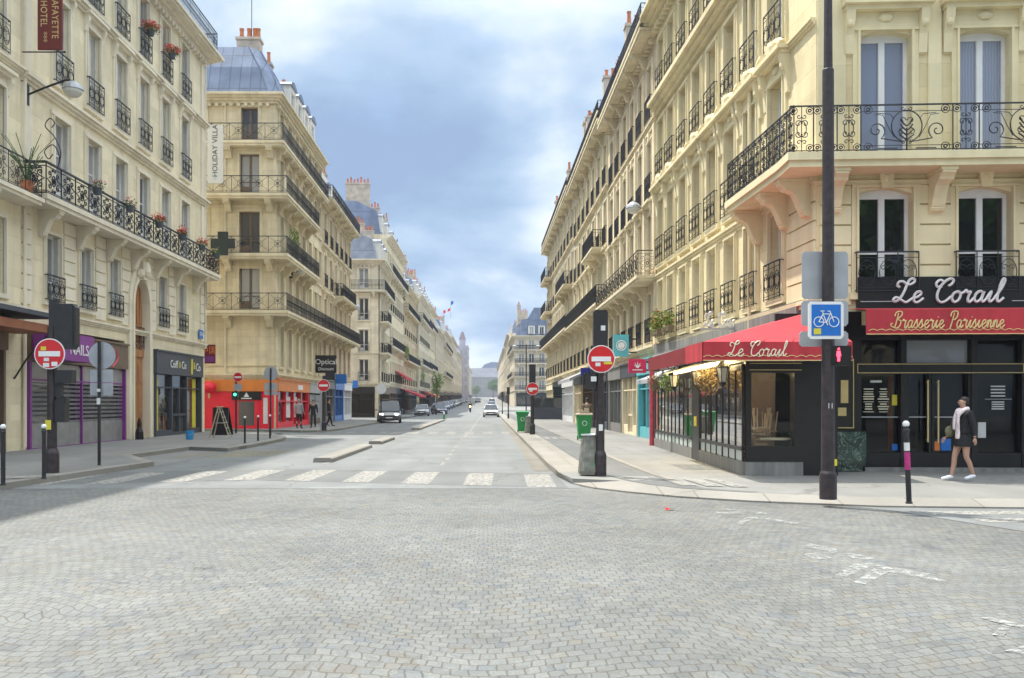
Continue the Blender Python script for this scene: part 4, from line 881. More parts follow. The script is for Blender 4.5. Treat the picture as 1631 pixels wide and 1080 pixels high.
# faded bicycle and chevrons on the setts, measured on the ground plane
gmark([(1330, 917), (1362, 897), (1392, 900), (1352, 918)]); gmark([(1385, 897), (1365, 899), (1480, 918), (1482, 914)])
gmark([(1358, 929), (1392, 906), (1420, 909), (1378, 931)]); gmark([(1415, 905), (1395, 908), (1505, 928), (1510, 925)])
gmark([(1278, 872), (1290, 866), (1330, 874), (1330, 880), (1290, 873)]); gmark([(1280, 883), (1300, 881), (1325, 889), (1318, 892), (1295, 890)]); gmark([(1345, 882), (1365, 883), (1392, 890), (1385, 893), (1358, 890)])
gmark([(1316, 876), (1332, 874), (1335, 880), (1325, 883)])
gmark([(1140, 816), (1180, 815), (1180, 819), (1140, 819)]); gmark([(1170, 834), (1190, 825), (1202, 826), (1182, 837)]); gmark([(1190, 825), (1270, 836), (1274, 833), (1200, 823)]); gmark([(1150, 811), (1170, 811), (1172, 813), (1150, 813)]); gmark([(1200, 816), (1222, 817), (1222, 820), (1202, 819)])
gmark([(1580, 1013), (1596, 997), (1612, 998), (1598, 1014)]); gmark([(1560, 985), (1580, 985), (1660, 1003), (1660, 1010), (1585, 992)]); gmark([(1600, 1038), (1632, 1030), (1660, 1040), (1650, 1052)])
mb.obj('bicycle_markings', 'paintfaint', kind='structure')
mb = MB()
for k in range(7): y = 25.5 + k * .55; mb.poly([(x, yy, .01) for x, yy in ((-8.25, y), (-6.6, y + .9), (-6.5, y + 1.1), (-8.25, y + .22))])
mb.poly([(-9.3, 25.9, .012), (-8.7, 28, .012), (-8.55, 28, .012), (-9.15, 25.9, .012)])
mb.obj('yellow_markings', 'ypaint', kind='structure')
mb = MB(); mb.poly([(1.06, 20.6, .0095), (1.46, 20.6, .0095), (1.42, 38, .0095), (1.36, 75, .0095), (1.05, 75, .0095), (1.12, 38, .0095)]); mb.obj('gutter', tarmac('gutter dust', (.20, .185, .155), .2), kind='structure')
mb = MB(); mb.quad((4.35, 19.6, .119), (5.15, 19.6, .119), (5.2, 21.2, .119), (4.4, 21.2, .119)); mb.obj('pavement_patch', 'asphaltd', kind='structure')
# ------------------------------------------------------------------ the right-hand corner building with the brasserie
def fm(x0, y0, x1, y1): return T(Vector((x0, y0, 0))) @ Rz(math.atan2(y1 - y0, x1 - x0)), math.hypot(x1 - x0, y1 - y0)
GH = 1.02
b = thing('corner_building', 'yellow stone corner apartment building above the red awninged brasserie', 'building')
RS, LS = fm(6.72, 35.0, 7.2, 19.3)          # street side, x runs towards the camera
RF, LF = fm(7.2, 19.3, 15.2, 18.9)          # square side
cs = [LS - d for d in (2.35, 4.25, 6.05, 7.85, 9.6, 11.4, 13.2, 14.8)]
gd = (GH, 'guard', .010)
body(b, RS, LS, 17.0, 9, 'st_yel', side0=True, side1=False)
facade(b, RS, LS, 17.0, [
    dict(z=4.15, w=.95, h=2.2, style='slim', guard=(.9, 'guard', .010), arched=.1, detail=2),
    dict(z=7.0, w=1.0, h=2.5, style='scroll', guard=gd, detail=2),
    dict(z=10.3, w=1.0, h=2.35, style='plain', guard=gd, detail=2),
    dict(z=13.65, w=1.0, h=2.2, style='plain', guard=gd, detail=2)], cs, 'st_yel', 'st_yeltrim', extra_holes=[(0.05, LS - .05, .05, 3.45)],
    courses=[(3.62, .28, .16), (6.45, .22, .14), (9.95, .16, .12), (13.0, .5, .42)], ext=(2, 0))
facade(b, RF, LF, 17.0, [
    dict(z=4.0, w=1.16, h=2.3, style='keystone', guard=(.88, 'guard', .010), arched=.12, detail=3, pane='glassdeep'),
    dict(z=6.98, w=1.10, h=2.75, style='pediment', arched=.1, detail=0, pane='skyglass'),
    dict(z=10.5, w=1.1, h=2.4, style='plain', guard=gd), dict(z=13.7, w=1.1, h=2.2, style='plain', guard=gd)],
    [1.47, 3.58, 5.7], 'st_yel', 'st_yeltrim', extra_holes=[(.95, 7.9, .05, 3.3)], courses=[(6.32, .14, .08), (13.0, .5, .42)])
# rusticated piers between the first-floor windows, and the corner pilasters above
for u in (.40, 2.52, 4.64, 6.75):
    mb = MB()
    for k in range(6): mb.box(u - .33, u + .33, -.055, .02, 3.75 + k * .44, 4.15 + k * .44)
    mb.obj('rusticated_pier', 'st_yeltrim', b, RF)
mb = MB()
for k in range(6): mb.box(LS - 2.35 + .7, LS - .02, -.05, .02, 3.95 + k * .42, 4.33 + k * .42)
mb.obj('rusticated_pier', 'st_yeltrim', b, RS)
mb = MB()
for u in (.32, 2.52, 4.64): mb.box(u - (.30 if u < 1 else .14), u + (.30 if u < 1 else .14), -.05, .02, 7.0, 12.9)
mb.obj('pilaster', 'st_yeltrim', b, RF)
balcony(b, RF, -.86, 8.0, 6.88, .86, [('slim', .42), ('slim', .42), ('slim', .42), ('lyre', 1.62), ('slim', .46), ('lyre', 1.62), ('slim', .46), ('lyre', 1.62), ('slim', .46)], 'st_yeltrim', cons=(.32, 2.52, 4.64, 6.75), ch=.85, cw=.28, h=.98, ends=(False, True), r=.0095, th=.30)
balcony(b, RS, LS - 3.9, LS - .035, 6.88, .86, [('slim', .42)] * 11, 'st_yeltrim', cons=(LS - 3.6, LS - 1.65, LS - .35), ch=.85, cw=.28, h=.98, ends=(True, False), r=.0095, th=.30, rext=(0, .86))
roof_block(b, RS, LS, 17.0, 9, 2.6, .7, 2.4, cs[1::2], [(.5, 3.2), (8, 3.4)])
mb = MB(); mb.tube([(11.6, -.12, .3), (11.6, -.12, 16.8)], .06, 8); mb.obj('drain_pipe', 'st_yeltrim', b, RS)
# brasserie front on the square
f = MB()
f.box(.85, 8.0, -.14, .02, 3.66, 4.34); f.box(.9, 8.0, .20, .28, .05, 3.3)
for u, w in ((.82, .13), (1.80, .12), (3.30, .13), (4.36, .2), (6.2, .2)): f.box(u, u + w, -.05, .2, .10, 3.3)
BAYS = ((.95, 1.80), (1.92, 3.30), (3.43, 4.36), (4.56, 6.2))
for a, c in BAYS: f.box(a, c, -.03, .19, 2.98, 3.29); f.box(a, c, -.04, .19, 2.24, 2.47); f.box(a, c, -.03, .19, .10, .52)
f.box(2.40, 2.452, -.03, .19, .53, 2.23); f.box(2.468, 2.52, -.03, .19, .53, 2.23); f.box(1.921, 1.98, -.02, .19, .53, 2.23); f.box(3.24, 3.299, -.02, .19, .53, 2.23)
sf = f.obj('brasserie_front', 'black', b, RF)
MB().quad((.97, .12, .3), (7.9, .12, .3), (7.9, .12, 3.25), (.97, .12, 3.25)).obj('shop_window', clear_glass('cafe glass', (.55, .58, .58), .0), sf)
MB().quad((1.94, .10, 2.48), (3.28, .10, 2.48), (3.28, .10, 2.97), (1.94, .10, 2.97)).obj('transom_window', glass('bright transom', (.30, .32, .33), (.3, .3, .3), .1, .05), sf)
g = MB()
for z in (2.26, 2.45): g.box(.86, 4.40, -.062, -.041, z - .008, z + .008)
for u in (.86, 4.384): g.box(u, u + .016, -.064, -.042, 2.268, 2.442)
g.obj('gold_trim', 'gold', sf)
h = MB()
for u in (2.35, 2.57): h.tube([(u, -.10, .75), (u, -.10, 2.1)], .018, 6); h.tube([(u, -.10, .8), (u, -.02, .8)], .012, 5); h.tube([(u, -.10, 2.05), (u, -.02, 2.05)], .012, 5)
h.obj('door_handle', 'gold', sf)
pb = MB(); pb.box(.96, 1.79, .085, .11, 1.28, 1.305); pb.box(1.99, 3.23, .085, .11, 1.28, 1.305); pb.obj('push_bar', 'greyp', sf)
w1, wl = script('Le CoraIl', .50, .030, .22, 5, 1.08); w1.obj('lettering', 'silver', sf, T(Vector((2.72, -.17, 3.78))))
l = MB(); l.box(.9, 1.72, -.155, -.141, 3.80, 3.812); l.box(4.10, 7.9, -.155, -.141, 3.80, 3.812); l.obj('silver_line', 'silver', sf)
# corner pier: green marble foot, black casing, framed menu, lamp column
pm = MB(); pm.box(-.55, .96, -.30, .3, .26, .98); pm.box(-.50, .90, -.27, .3, .13, .259); pm.obj('marble_base', 'marble', sf)
pc = MB(); pc.box(-.18, .95, -.06, .3, .981, 3.6); pc.box(-.8, .95, .31, .4, .10, 3.6); pc.obj('corner_casing', 'black', sf)
mf = MB()
for a, c, z0, z1 in ((.02, .78, 2.55, 2.57), (.02, .78, 1.05, 1.07), (.02, .036, 1.07, 2.55), (.764, .78, 1.07, 2.55)): mf.box(a, c, -.085, -.061, z0, z1)
mf.box(.16, .62, -.08, -.062, 1.32, 1.50); mf.box(.50, .66, -.08, -.062, 1.6, 2.1); mf.obj('menu_frame', 'gold', sf)
# menus on the glass
for u, ww, col in ((1.16, .24, 'cream'), (1.48, .24, 'cream')):
    mm = MB(); random.seed(int(u * 100))
    for k in range(10): q = ww * random.uniform(.55, 1); mm.box(u - q / 2, u + q / 2, .09, .115, 1.40 + k * .055, 1.40 + k * .055 + (.026 if k % 4 else .014))
    mm.obj('menu', col, sf)
mm = MB(); mm.box(1.45, 1.98, .09, .115, 2.05 + .30, 2.05 + .37 - .02) if False else None
mm.box(1.20, 1.44, .09, .115, 2.05, 2.10); mm.obj('menu', 'paper', sf); mm = MB()
for k in range(4): mm.box(3.80, 4.06, .09, .115, 1.46 + k * .05, 1.485 + k * .05); mm.box(3.78, 4.08, .09, .115, 1.74 + k * .07, 1.77 + k * .07)
mm.box(3.66, 4.22, .09, .115, 1.68, 1.69); mm.obj('menu', 'paper', sf)
pp = MB(); pp.box(3.46, 3.66, .07, .11, .84, 1.18); pp.obj('notice', 'paper', sf)
st = MB(); st.box(2.54, 2.68, .08, .11, .56, .76); st.obj('sticker', 'orange', sf)
st = MB(); st.box(2.70, 2.92, .08, .11, .56, .82); st.obj('sticker', 'blue', sf); st = MB(); st.box(1.66, 1.78, .08, .11, .56, .70); st.obj('sticker', 'blue', sf)
stp = MB(); stp.box(.97, 8.0, -.22, .19, .112, .20); stp.obj('doorstep', 'blackbase', sf)
yl = MB(); yl.box(1.66, 1.77, .08, .11, 1.55, 1.78); yl.obj('sticker', 'yellow', sf)
oc = MB(); oc.box(1.60, 1.72, .17, .199, .54, 2.2); oc.obj('column_reflection', simple('dark orange reflection strip', (.22, .05, .02), .5, 0, .2, 4), sf)  # solid strip standing in for an orange column reflected in the glass
# street-side ground floor
f2 = MB(); f2.box(.1, LS - .75, -.16, .02, 3.48, 3.92); f2.obj('side_fascia', 'blackbase', b, RS)
sb = shopfront(b, RS, .1, 3.6, 3.4, 'st_warmtrim', .5, 3, 'shopclear', door=1, fasc_mat='greyp')
sb2 = shopfront(b, RS, 3.8, LS - .85, 3.4, 'black', .5, 8)

# ------------------------------------------------------------------ right-hand terrace beyond
def rowhouse(name, label, x0, y0, x1, y1, H, levels, ncol, wallm, trim, D=11, courses=(), bal=(), attic=2.6, slope=2.2, lod=2, sides=(True, True), shops=(), chs=None, zmat='zinc', cornice=.7, ground=3.9, margin=1.3, dorm=True, base=0.0, cat='building', frame='white', chy=None):
    X, L = fm(x0, y0, x1, y1); X = T(Vector((0, 0, base))) @ X
    r = thing(name, label, cat, (0, 0, 0)); sp = (L - 2 * margin) / max(1, ncol - 1); cols = [margin + sp * i for i in range(ncol)]
    body(r, X, L, H, D, wallm, side0=sides[0], side1=sides[1])
    facade(r, X, L, H, levels, cols, wallm, trim, frame, extra_holes=[(s[0], s[1], .03, s[2]) for s in shops], lod=lod, courses=courses, cornice=cornice, ext=(2, 2))
    for bb in bal:
        z, u0, u1, pr, kd = bb[:5]; u0 = 0.05 if u0 is None else u0; u1 = L - .05 if u1 is None else u1
        cons = [c + sp / 2 for c in cols[:-1] if u0 < c + sp / 2 < u1] if len(bb) < 6 else bb[5]
        if len(cons) < 2: cons = [u0 + .3, u1 - .3]
        balcony(r, X, u0, u1, z, pr, kd, trim, cons, .6, .22, .98, r=.012)
    for i, s in enumerate(shops): shopfront(r, X, *s[:3], *s[3:])
    roof_block(r, X, L, H, D, attic, .7, slope, cols[::2] if dorm else (), chs if chs is not None else [(.5, 3.0), (L - .5, 2.6)], zmat, lod=lod, chy=chy)
    return r, X, L, cols
def lv(z, h, w=1.0, style='plain', guard=None, **k): return dict(z=z, h=h, w=w, style=style, guard=guard, **k)
gb = (.95, 'bars', .013)
r2, X2, L2, c2 = rowhouse('apartment_building', 'weathered pinkish stone building with long balcony right beyond the brasserie building', 6.62, 48.0, 6.72, 35.0, 16.9,
    [lv(4.1, 2.0, .95, 'slim', gb), lv(6.85, 2.5, 1.0, 'hood'), lv(10.0, 2.4, 1.0, 'keystone', gb), lv(13.2, 2.3, 1.0, 'plain', gb)], 6, 'st_pink', 'st_warmtrim',
    courses=[(3.7, .25, .2), (6.5, .18, .14), (9.7, .18, .16), (12.9, .18, .16)], bal=[(6.72, None, None, .82, 'hotel'), (16.6, None, None, .7, 'bars')], sides=(False, True), chs=[(.6, 2.3), (8, 1.9)], chy=(.75, 2.8),
    shops=[(9.2, 12.6, 3.4, 'teal', .6, 2, 'shopclear'), (4.8, 8.9, 3.4, 'st_warmtrim', .6, 3, 'shopclear', .45, 1, .12, 'charcoal'), (.4, 4.5, 3.4, 'blackbase', .6, 3)])
mb = MB()
for i in range(7):
    u = .18 + i * (L2 - .36) / 6; mb.box(u - .16, u + .16, -.10, .02, 3.98, 6.48); mb.box(u - .17, u + .17, -.14, .02, 7.0, 12.8)
mb.obj('pilaster', 'st_warmtrim', r2, X2)
r3, X3, L3, c3 = rowhouse('apartment_building', 'yellow cream stone building with two small hung balconies, third along the right side', 6.5, 66.0, 6.62, 48.0, 17.6,
    [lv(4.2, 2.1, 1.0, 'slim', gb), lv(7.3, 2.4, 1.0, 'hood'), lv(10.5, 2.4, 1.0, 'plain', gb), lv(13.8, 2.3, 1.0, 'plain', gb)], 7, 'st_warm', 'st_warmtrim',
    courses=[(3.8, .25, .2), (6.9, .18, .14), (10.2, .18, .16), (13.4, .2, .2)], bal=[(7.1, None, None, .8, 'bars'), (10.4, 11.2, 16.5, .8, 'bars'), (17.2, None, None, .7, 'bars')], sides=(False, False), chs=[(1, 2.4), (10, 2.0)], chy=(.75, 2.8),
    shops=[(.3, 5.6, 3.5, 'st_warmtrim', .6, 4, 'shopclear', .45, 1, .12, 'darkgreen'), (6, 11.4, 3.5, 'brownp', .6, 4, 'shopclear'), (11.8, 17.6, 3.5, 'charcoal', .7, 4)])
r4, X4, L4, c4 = rowhouse('apartment_building', 'cream stone end building with stacked corner balconies closing the right-hand block', 6.3, 94.0, 6.5, 66.0, 18.0,
    [lv(4.2, 2.2, 1.1, 'slim', gb), lv(7.5, 2.4, 1.1, 'plain'), lv(10.8, 2.4, 1.1, 'plain', gb), lv(14.2, 2.3, 1.1, 'plain', gb)], 10, 'st_grey', 'st_warmtrim', lod=1,
    courses=[(3.8, .25, .2), (7.1, .18, .14), (10.4, .18, .16), (13.8, .2, .2)], bal=[(7.3, None, None, .8, 'bars'), (10.7, .4, 7, .8, 'bars'), (10.7, 19, 27, .8, 'bars'), (14.1, .4, 7, .8, 'bars'), (17.6, None, None, .7, 'bars')], sides=(True, False), chs=[(1, 2.2), (14, 2.0), (27, 2.2)], chy=(.75, 2.8),
    shops=[(.4, 8.5, 3.5, 'st_warmtrim', .6, 5), (9, 18, 3.5, 'darkgreen', .6, 6), (18.6, 27.4, 3.5, 'white', .6, 6)])

# ------------------------------------------------------------------ left: edge building, hotel building
LX = -14.7
ra, XA, LA, ca = rowhouse('apartment_building', 'cream building at the left picture edge with iron balcony and orange shop blind', LX, 15.0, LX, 27.6, 19.6,
    [lv(4.9, 2.3, 1.1, 'plain', None, shutter='closed'), lv(8.15, 3.0, 1.1, 'hood'), lv(12.2, 2.9, 1.1, 'plain', (1.0, 'guard')), lv(16.1, 2.7, 1.1, 'plain', (1.0, 'guard'))], 6, 'st_hotel', 'st_trim', margin=1.5,
    courses=[(4.45, .2, .15), (7.85, .16, .14), (11.9, .2, .2), (15.8, .2, .2)], bal=[(7.98, None, 12.5, .82, 'hotel')], sides=(True, False), shops=[(1, 6, 3.9, 'brownp', .6, 3), (6.4, 11.6, 3.9, 'brownp', .7, 3)])
BH = 19.7
hb = thing('hotel_building', 'pale six-storey hotel building with long flower balcony and arched carriage door', 'building')
XH, LH = fm(LX, 27.6, LX, 45.5)
hc = [2.6, 5.05, 7.45, 9.8, 12.3, 14.85]
body(hb, XH, LH, BH, 12, 'st_hotel', side0=False)
gh = (1.05, 'guard', .014)
mezz = [2.0, 4.45, 6.85, 11.9, 14.4]
facade(hb, XH, LH, BH, [
    dict(z=5.0, w=1.02, h=2.25, style='slim', guard=(.85, 'guard', .014), shutter='side', cols=mezz, frame='white'),
    dict(z=8.35, w=1.15, h=2.95, style='plain', frame='white', shutter='side', pane='glassb'),
    dict(z=12.45, w=1.08, h=2.9, style='hood', guard=gh, shutter=lambda i: 'closed' if i in (0, 1, 2, 3, 4) else 'side'),
    dict(z=16.25, w=1.08, h=2.6, style='plain', guard=gh, shutter=lambda i: 'side' if i % 2 else 'closed')], hc, 'st_hotel', 'st_trim', frame='greyp',
    extra_holes=[(.35, 7.9, .04, 4.1), (8.5, 10.2, .118, 6.9), (11.0, 17.2, .04, 3.95)],
    courses=[(4.45, .2, .14), (11.75, .3, .26), (15.75, .3, .26)], cornice=.8, ext=(2, 1))
mb = MB()      # pilaster strips and quoins between the windows
for a, z0, z1 in ((8.2, 8.4, 11.7), (12.2, 12.1, 15.7), (16, 16.1, 18.9)):
    for u in (.3, LH - .35): mb.box(u - .28, u + .28, -.07, .02, z0, z1)
for k in range(7): mb.box(.04, .6, -.05, .02, 4.75 + k * .48, 5.18 + k * .48); mb.box(LH - .75, LH - .05, -.05, .02, 4.75 + k * .48, 5.18 + k * .48)
for u in (3.2, 5.65, 8.0, 10.7, 13.15):
    for k in range(7): mb.box(u - .42, u + .42, -.05, .02, 4.75 + k * .45, 5.15 + k * .45)
mb.obj('rustication', 'st_trim', hb, XH)
mb = MB()      # arched stone doorway rising through two floors
aw, ah = .80, 5.6; uc = 9.35
for i in range(16):
    t0, t1 = pi * i / 16, pi * (i + 1) / 16
    def q(t, r): return (uc + r * cos(t), ah + r * 1.5 * sin(t))
    for (r0, r1, p) in ((aw + .03, aw + .42, -.12), (aw, aw + .16, -.18)):
        a, b_, c, d = q(t0, r0), q(t0, r1), q(t1, r1), q(t1, r0)
        mb.add([(a[0], p, a[1]), (b_[0], p, b_[1]), (c[0], p, c[1]), (d[0], p, d[1]), (a[0], .3, a[1]), (d[0], .3, d[1]), (b_[0], .02, b_[1]), (c[0], .02, c[1])], ((0, 1, 2, 3), (0, 3, 5, 4), (1, 6, 7, 2)))
    a, d = q(t0, aw), q(t1, aw); mb.add([(a[0], -.001, a[1]), (d[0], -.001, d[1]), (d[0], -.001, 6.87), (a[0], -.001, 6.87)], ((0, 1, 2, 3),))
for s_ in (-1, 1):
    mb.box(uc + s_ * (aw + .225) - .195, uc + s_ * (aw + .225) + .195, -.12, .02, .118, ah - .002); mb.box(uc + s_ * (aw + .08) - .08, uc + s_ * (aw + .08) + .08, -.18, .3, .12, ah)
mb.prism([(-.2, 0), (.2, 0), (.3, .8), (-.3, .8)], -.32, .02, 'y'); 
for v in range(len(mb.v) - 8, len(mb.v)): mb.v[v] = (mb.v[v][0] + uc, mb.v[v][1], mb.v[v][2] + 6.75)
mb.ball((uc, -.3, 7.2), .3, 8, (1, .7, 1.2)); mb.ball((uc - .35, -.2, 7.0), .2, 8); mb.ball((uc + .35, -.2, 7.0), .2, 8)
ad = mb.obj('arched_doorway', 'st_trim', hb, XH)
d = MB(); d.box(uc - .797, uc + .797, .16, .22, .12, 3.55); d.box(uc - .795, uc + .795, .10, .24, 3.551, 3.85)
for s_ in (-1, 1):
    for z0, z1 in ((.4, .95), (1.1, 2.3), (2.45, 3.3)):
        x0, x1 = (uc + .1, uc + .68) if s_ > 0 else (uc - .68, uc - .1); d.box(x0, x1, .125, .159, z0, z1); d.box(x0 + .1, x1 - .1, .10, .124, z0 + .1, z1 - .1)
d.box(uc - .045, uc + .045, .11, .159, .14, 3.55); d.box(uc - .796, uc + .796, .18, .23, 3.851, 6.85)
for k in range(5): d.box(uc - .7 + k * .3, uc - .56 + k * .3, .15, .179, 4.95, 6.6)
d.obj('carved_door', 'wood', ad, )
gg = MB(); rail_run(gg, (uc - .78, .08, 3.9), (uc + .78, .08, 3.9), .9, 'guard', .011, 1.56); gg.obj('guard', 'iron', ad)
balcony(hb, XH, .0, LH - .05, 8.2, .85, 'hotel', 'st_trim', [3.8, 6.25, 8.6, 11.05, 13.55, 16.2, 1.2], .85, .28, 1.0, (True, True), .021, .3, .98)
balcony(hb, XH, .0, LH, BH, .75, 'bars', 'st_trim', (), .6, .25, .98, (True, True), .013, .25)
roof_block(hb, XH, LH, BH, 12, 2.6, .9, 2.4, hc, [(.5, 3.4), (LH - .6, 3.4)])
# its shops: purple shop behind roller grilles, charcoal hairdresser
s1 = shopfront(hb, XH, .4, 7.85, 3.9, 'purple', .95, 2, 'shopglass', .02, None, .2, 'brownp')
mg = MB()
for u0, u1 in ((.55, 4.05), (4.2, 7.7)):
    for k in range(9): mg.box(u0, u1, -.0, .03, .14 + k * .085, .205 + k * .085)
    for k in range(7): mg.box(u0, u1, -.0, .03, 2.28 + k * .085, 2.345 + k * .085)
for u0, u1 in ((.55, 4.05), (4.2, 7.7)): mg.quad((u0, .028, .13), (u1, .028, .13), (u1, .028, .93), (u0, .028, .93)); mg.quad((u0, .028, 2.27), (u1, .028, 2.27), (u1, .028, 2.93), (u0, .028, 2.93))
mg.obj('roller_shutter', 'steel', s1)
mg = MB()
for u0, u1 in ((.55, 4.05), (4.2, 7.7)):
    n = 20
    for j in range(9):
        z = .93 + j * .15
        mg.tube([(u0 + (u1 - u0) * i / (2 * n), .012, z + (.075 if i % 2 else 0)) for i in range(2 * n + 1)], .010, 3); mg.tube([(u0 + (u1 - u0) * i / (2 * n), .012, z + (0 if i % 2 else .075)) for i in range(2 * n + 1)], .010, 3)
mg.obj('grille', 'steel', s1)
s2 = shopfront(hb, XH, 11.0, 17.2, 3.9, 'charcoal', 1.0, 3, 'shopclear', .25, 1, .12)
lg = MB(); lg.tube([(6.35 + .5 * sin(k * .2), -.175, 3.0 + k * .05) for k in range(15)], .03, 5); lg.obj('logo', 'pinkflower', s1)
yv = MB(); yv.box(11.3, 11.75, .09, .115, .35, 2.8); yv.box(16.3, 16.8, .09, .115, .35, 2.8); yv.box(15.2, 15.5, .09, .115, .35, 1.2); yv.obj('vinyl_panel', 'yellow', s2)
text(s2, 'Coiff', .50, T(Vector((13.0, -.19, 3.38))), 'wht'); text(s2, '&', .42, T(Vector((13.75, -.19, 3.38))), 'yellow'); text(s2, 'Co', .50, T(Vector((14.3, -.19, 3.38))), 'wht')
yb = MB(); yb.box(15.35, 15.55, -.19, -.161, 3.0, 3.75); yb.obj('logo', 'yellow', s2); text(s2, '&', .5, T(Vector((15.75, -.20, 3.42))), 'yellow'); text(s2, 'Co', .55, T(Vector((16.35, -.19, 3.36))), 'wht')
dp = MB(); dp.tube([(.1, -.09, .2), (.1, -.09, 19)], .06, 8); dp.tube([(LH - .12, -.09, 4.4), (LH - .12, -.09, 19)], .05, 8); dp.obj('drain_pipe', 'st_trim', hb, XH)

# ------------------------------------------------------------------ left: red corner shop building
rb = thing('corner_building', 'cream stone corner building with zinc dome over the red shop', 'building')
CX, CY = -12.35, 51.0; CH = 19.5
XCF, LCF = fm(CX - 9, CY, CX, CY)               # front
XCS, LCS = fm(CX, CY, CX - .1, CY + 14.5)       # street side
fu = [LCF - d for d in (1.45,)]; fu2 = [LCF - 4.2, LCF - 6.8]
lvs = [dict(z=4.0, w=.9, h=2.3, style='slim', cols=[LCF - 4.6]), dict(z=7.05, w=1.2, h=2.5, style='plain'), dict(z=10.3, w=1.2, h=2.4, style='plain'), dict(z=13.75, w=1.15, h=2.3, style='plain'), dict(z=16.85, w=1.0, h=1.9, style='plain')]
fu = [LCF - 1.5, LCF - 4.55]
facade(rb, XCF, LCF, CH, [dict(l, frame='brownp') for l in lvs], fu, 'st_warm', 'st_warmtrim', extra_holes=[(.3, LCF - .15, .04, 2.8)], courses=[(3.05, .25, .2), (3.7, .1, .08), (9.4, .16, .12), (12.9, .16, .12)], cornice=.55)
scol = [1.3, 3.5, 5.6, 7.7, 9.8, 11.9, 13.6]
lvs2 = [dict(z=3.75, w=.9, h=2.4, style='slim'), dict(z=7.0, w=1.0, h=2.5, style='plain'), dict(z=10.3, w=1.0, h=2.4, style='plain'), dict(z=13.75, w=1.0, h=2.3, style='plain'), dict(z=16.85, w=1.0, h=1.9, style='plain')]
facade(rb, XCS, LCS, CH, lvs2, scol, 'st_warm', 'st_warmtrim', extra_holes=[(.15, LCS - .3, .04, 2.8)], courses=[(3.05, .25, .2)], cornice=.55, ext=(0, 2))
body(rb, XCS, LCS, CH, 9, 'st_warm', side0=False)
for z, kd in ((6.9, 'star'), (10.15, 'star'), (13.6, 'star'), (16.7, 'star')):
    pr = .9 if z != 16.7 else .6
    balcony(rb, XCF, .3, LCF + pr, z, pr, kd, 'st_warmtrim', [LCF - .3, LCF - 2.7, LCF - 5.6], .65, .35, .98, (True, False), .013, .3)
    balcony(rb, XCS, .035, LCS if z in (6.9, 16.7) else 9.2, z, pr, 'bars', 'st_warmtrim', [.4, 2.4, 4.5, 6.6, 8.7] + ([10.8, 13] if z in (6.9, 16.7) else []), .65, .22, .98, (False, True), .013, .3, rext=(pr, 0))
# zinc pavilion roof over the corner, flat top with chimney
mb = MB(); zt, zb = 22.6, 19.5
B0 = [(CX - 4.6, CY - .25), (CX - .35, CY - .25), (CX + .15, CY + .9), (CX + .1, CY + 4.2), (CX - 4.6, CY + 4.2)]; B1 = [(CX - 3.75, CY + .85), (CX - 1.75, CY + .85), (CX - 1.25, CY + 1.5), (CX - 1.3, CY + 3.6), (CX - 3.75, CY + 3.6)]
B5 = [tuple(B0[i][k] * .55 + B1[i][k] * .45 for k in (0, 1)) for i in range(5)]
ring = lambda pts, z: [(x, y, z) for x, y in pts]
vs = ring(B0, zb) + ring(B5, zb + 1.7) + ring(B1, zt); n = 5
mb.add(vs, [(k * n + i, k * n + (i + 1) % n, (k + 1) * n + (i + 1) % n, (k + 1) * n + i) for k in (0, 1) for i in range(n)] + [tuple(range(10, 15))])
for i in range(n):
    for k in (0, 1): mb.tube([vs[k * n + i], vs[(k + 1) * n + i]], .06, 5)
dome = mb.obj('roof', 'zinc', rb)
mb = MB(); mb.box(-15.1, -13.75, 52.7, 53.5, 22.4, 23.4); mb.box(-15.17, -13.68, 52.63, 53.57, 23.401, 23.55); mb.mi = 1
for x in (-14.9, -14.45, -14.1, -13.9): mb.lathe([(.15, 23.551), (.12, 24.0), (.15, 24.2)], x, 53.1, 8)
mb.obj('chimney', ['brick', 'pot'], dome)
ae = MB(); ae.tube([(-14.3, 53.1, 23.5), (-14.3, 53.1, 26.6)], .025, 4); ae.tube([(-14.8, 53.1, 26.3), (-13.9, 53.1, 26.3)], .015, 4); ae.obj('aerial', 'iron', dome)
roof_block(rb, XCS, LCS, CH, 9, 2.2, .3, 1.6, [5.4, 7.6, 9.8, 12], [(6.2, 1.8), (10.5, 1.6), (13.9, 2.0)], u0=4.3)
# red shop
mb = MB(); mb.box(.25, LCF - .1, -.06, .3, .12, 2.28); mb.obj('shopfront', 'redshop', rb, XCF)
rsf = mb
s3 = MB(); s3.box(.22, LCF + .12, -.14, .3, 2.281, 2.95); so3 = s3.obj('shop_fascia', 'orange', rb, XCF)
d = MB(); d.box(LCF - 2.3, LCF - .95, -.10, .0, .13, 2.2); ds = d.obj('shop_door', 'redshop', rb, XCF)
MB().quad((LCF - 2.12, -.105, .3), (LCF - 1.2, -.105, .3), (LCF - 1.2, -.105, 1.7), (LCF - 2.12, -.105, 1.7)).obj('glass', 'shopglass', ds)
sg = MB(); sg.box(LCF - 2.5, LCF - .8, -.16, -.101, 1.78, 2.27); sg.obj('door_sign', 'black', ds); em = MB(); em.prism([(-.16, 1.95), (.16, 1.95), (0, 2.22)], -.175, -.161, 'y'); em.obj('emblem', 'wht', ds, T(Vector((LCF - 1.65, 0, 0)))); text(ds, 'PIZZERIA' if False else '', .1, T(Vector((0, 0, 0))), 'wht') if False else None
em = MB(); em.box(LCF - 1.95, LCF - 1.35, -.175, -.161, 1.84, 1.90); em.obj('lettering', 'wht', ds)
sw = MB(); sw.box(LCF - .7, LCF - .45, -.075, -.061, .4, 1.9); sw.obj('poster', 'paper', rb, XCF)
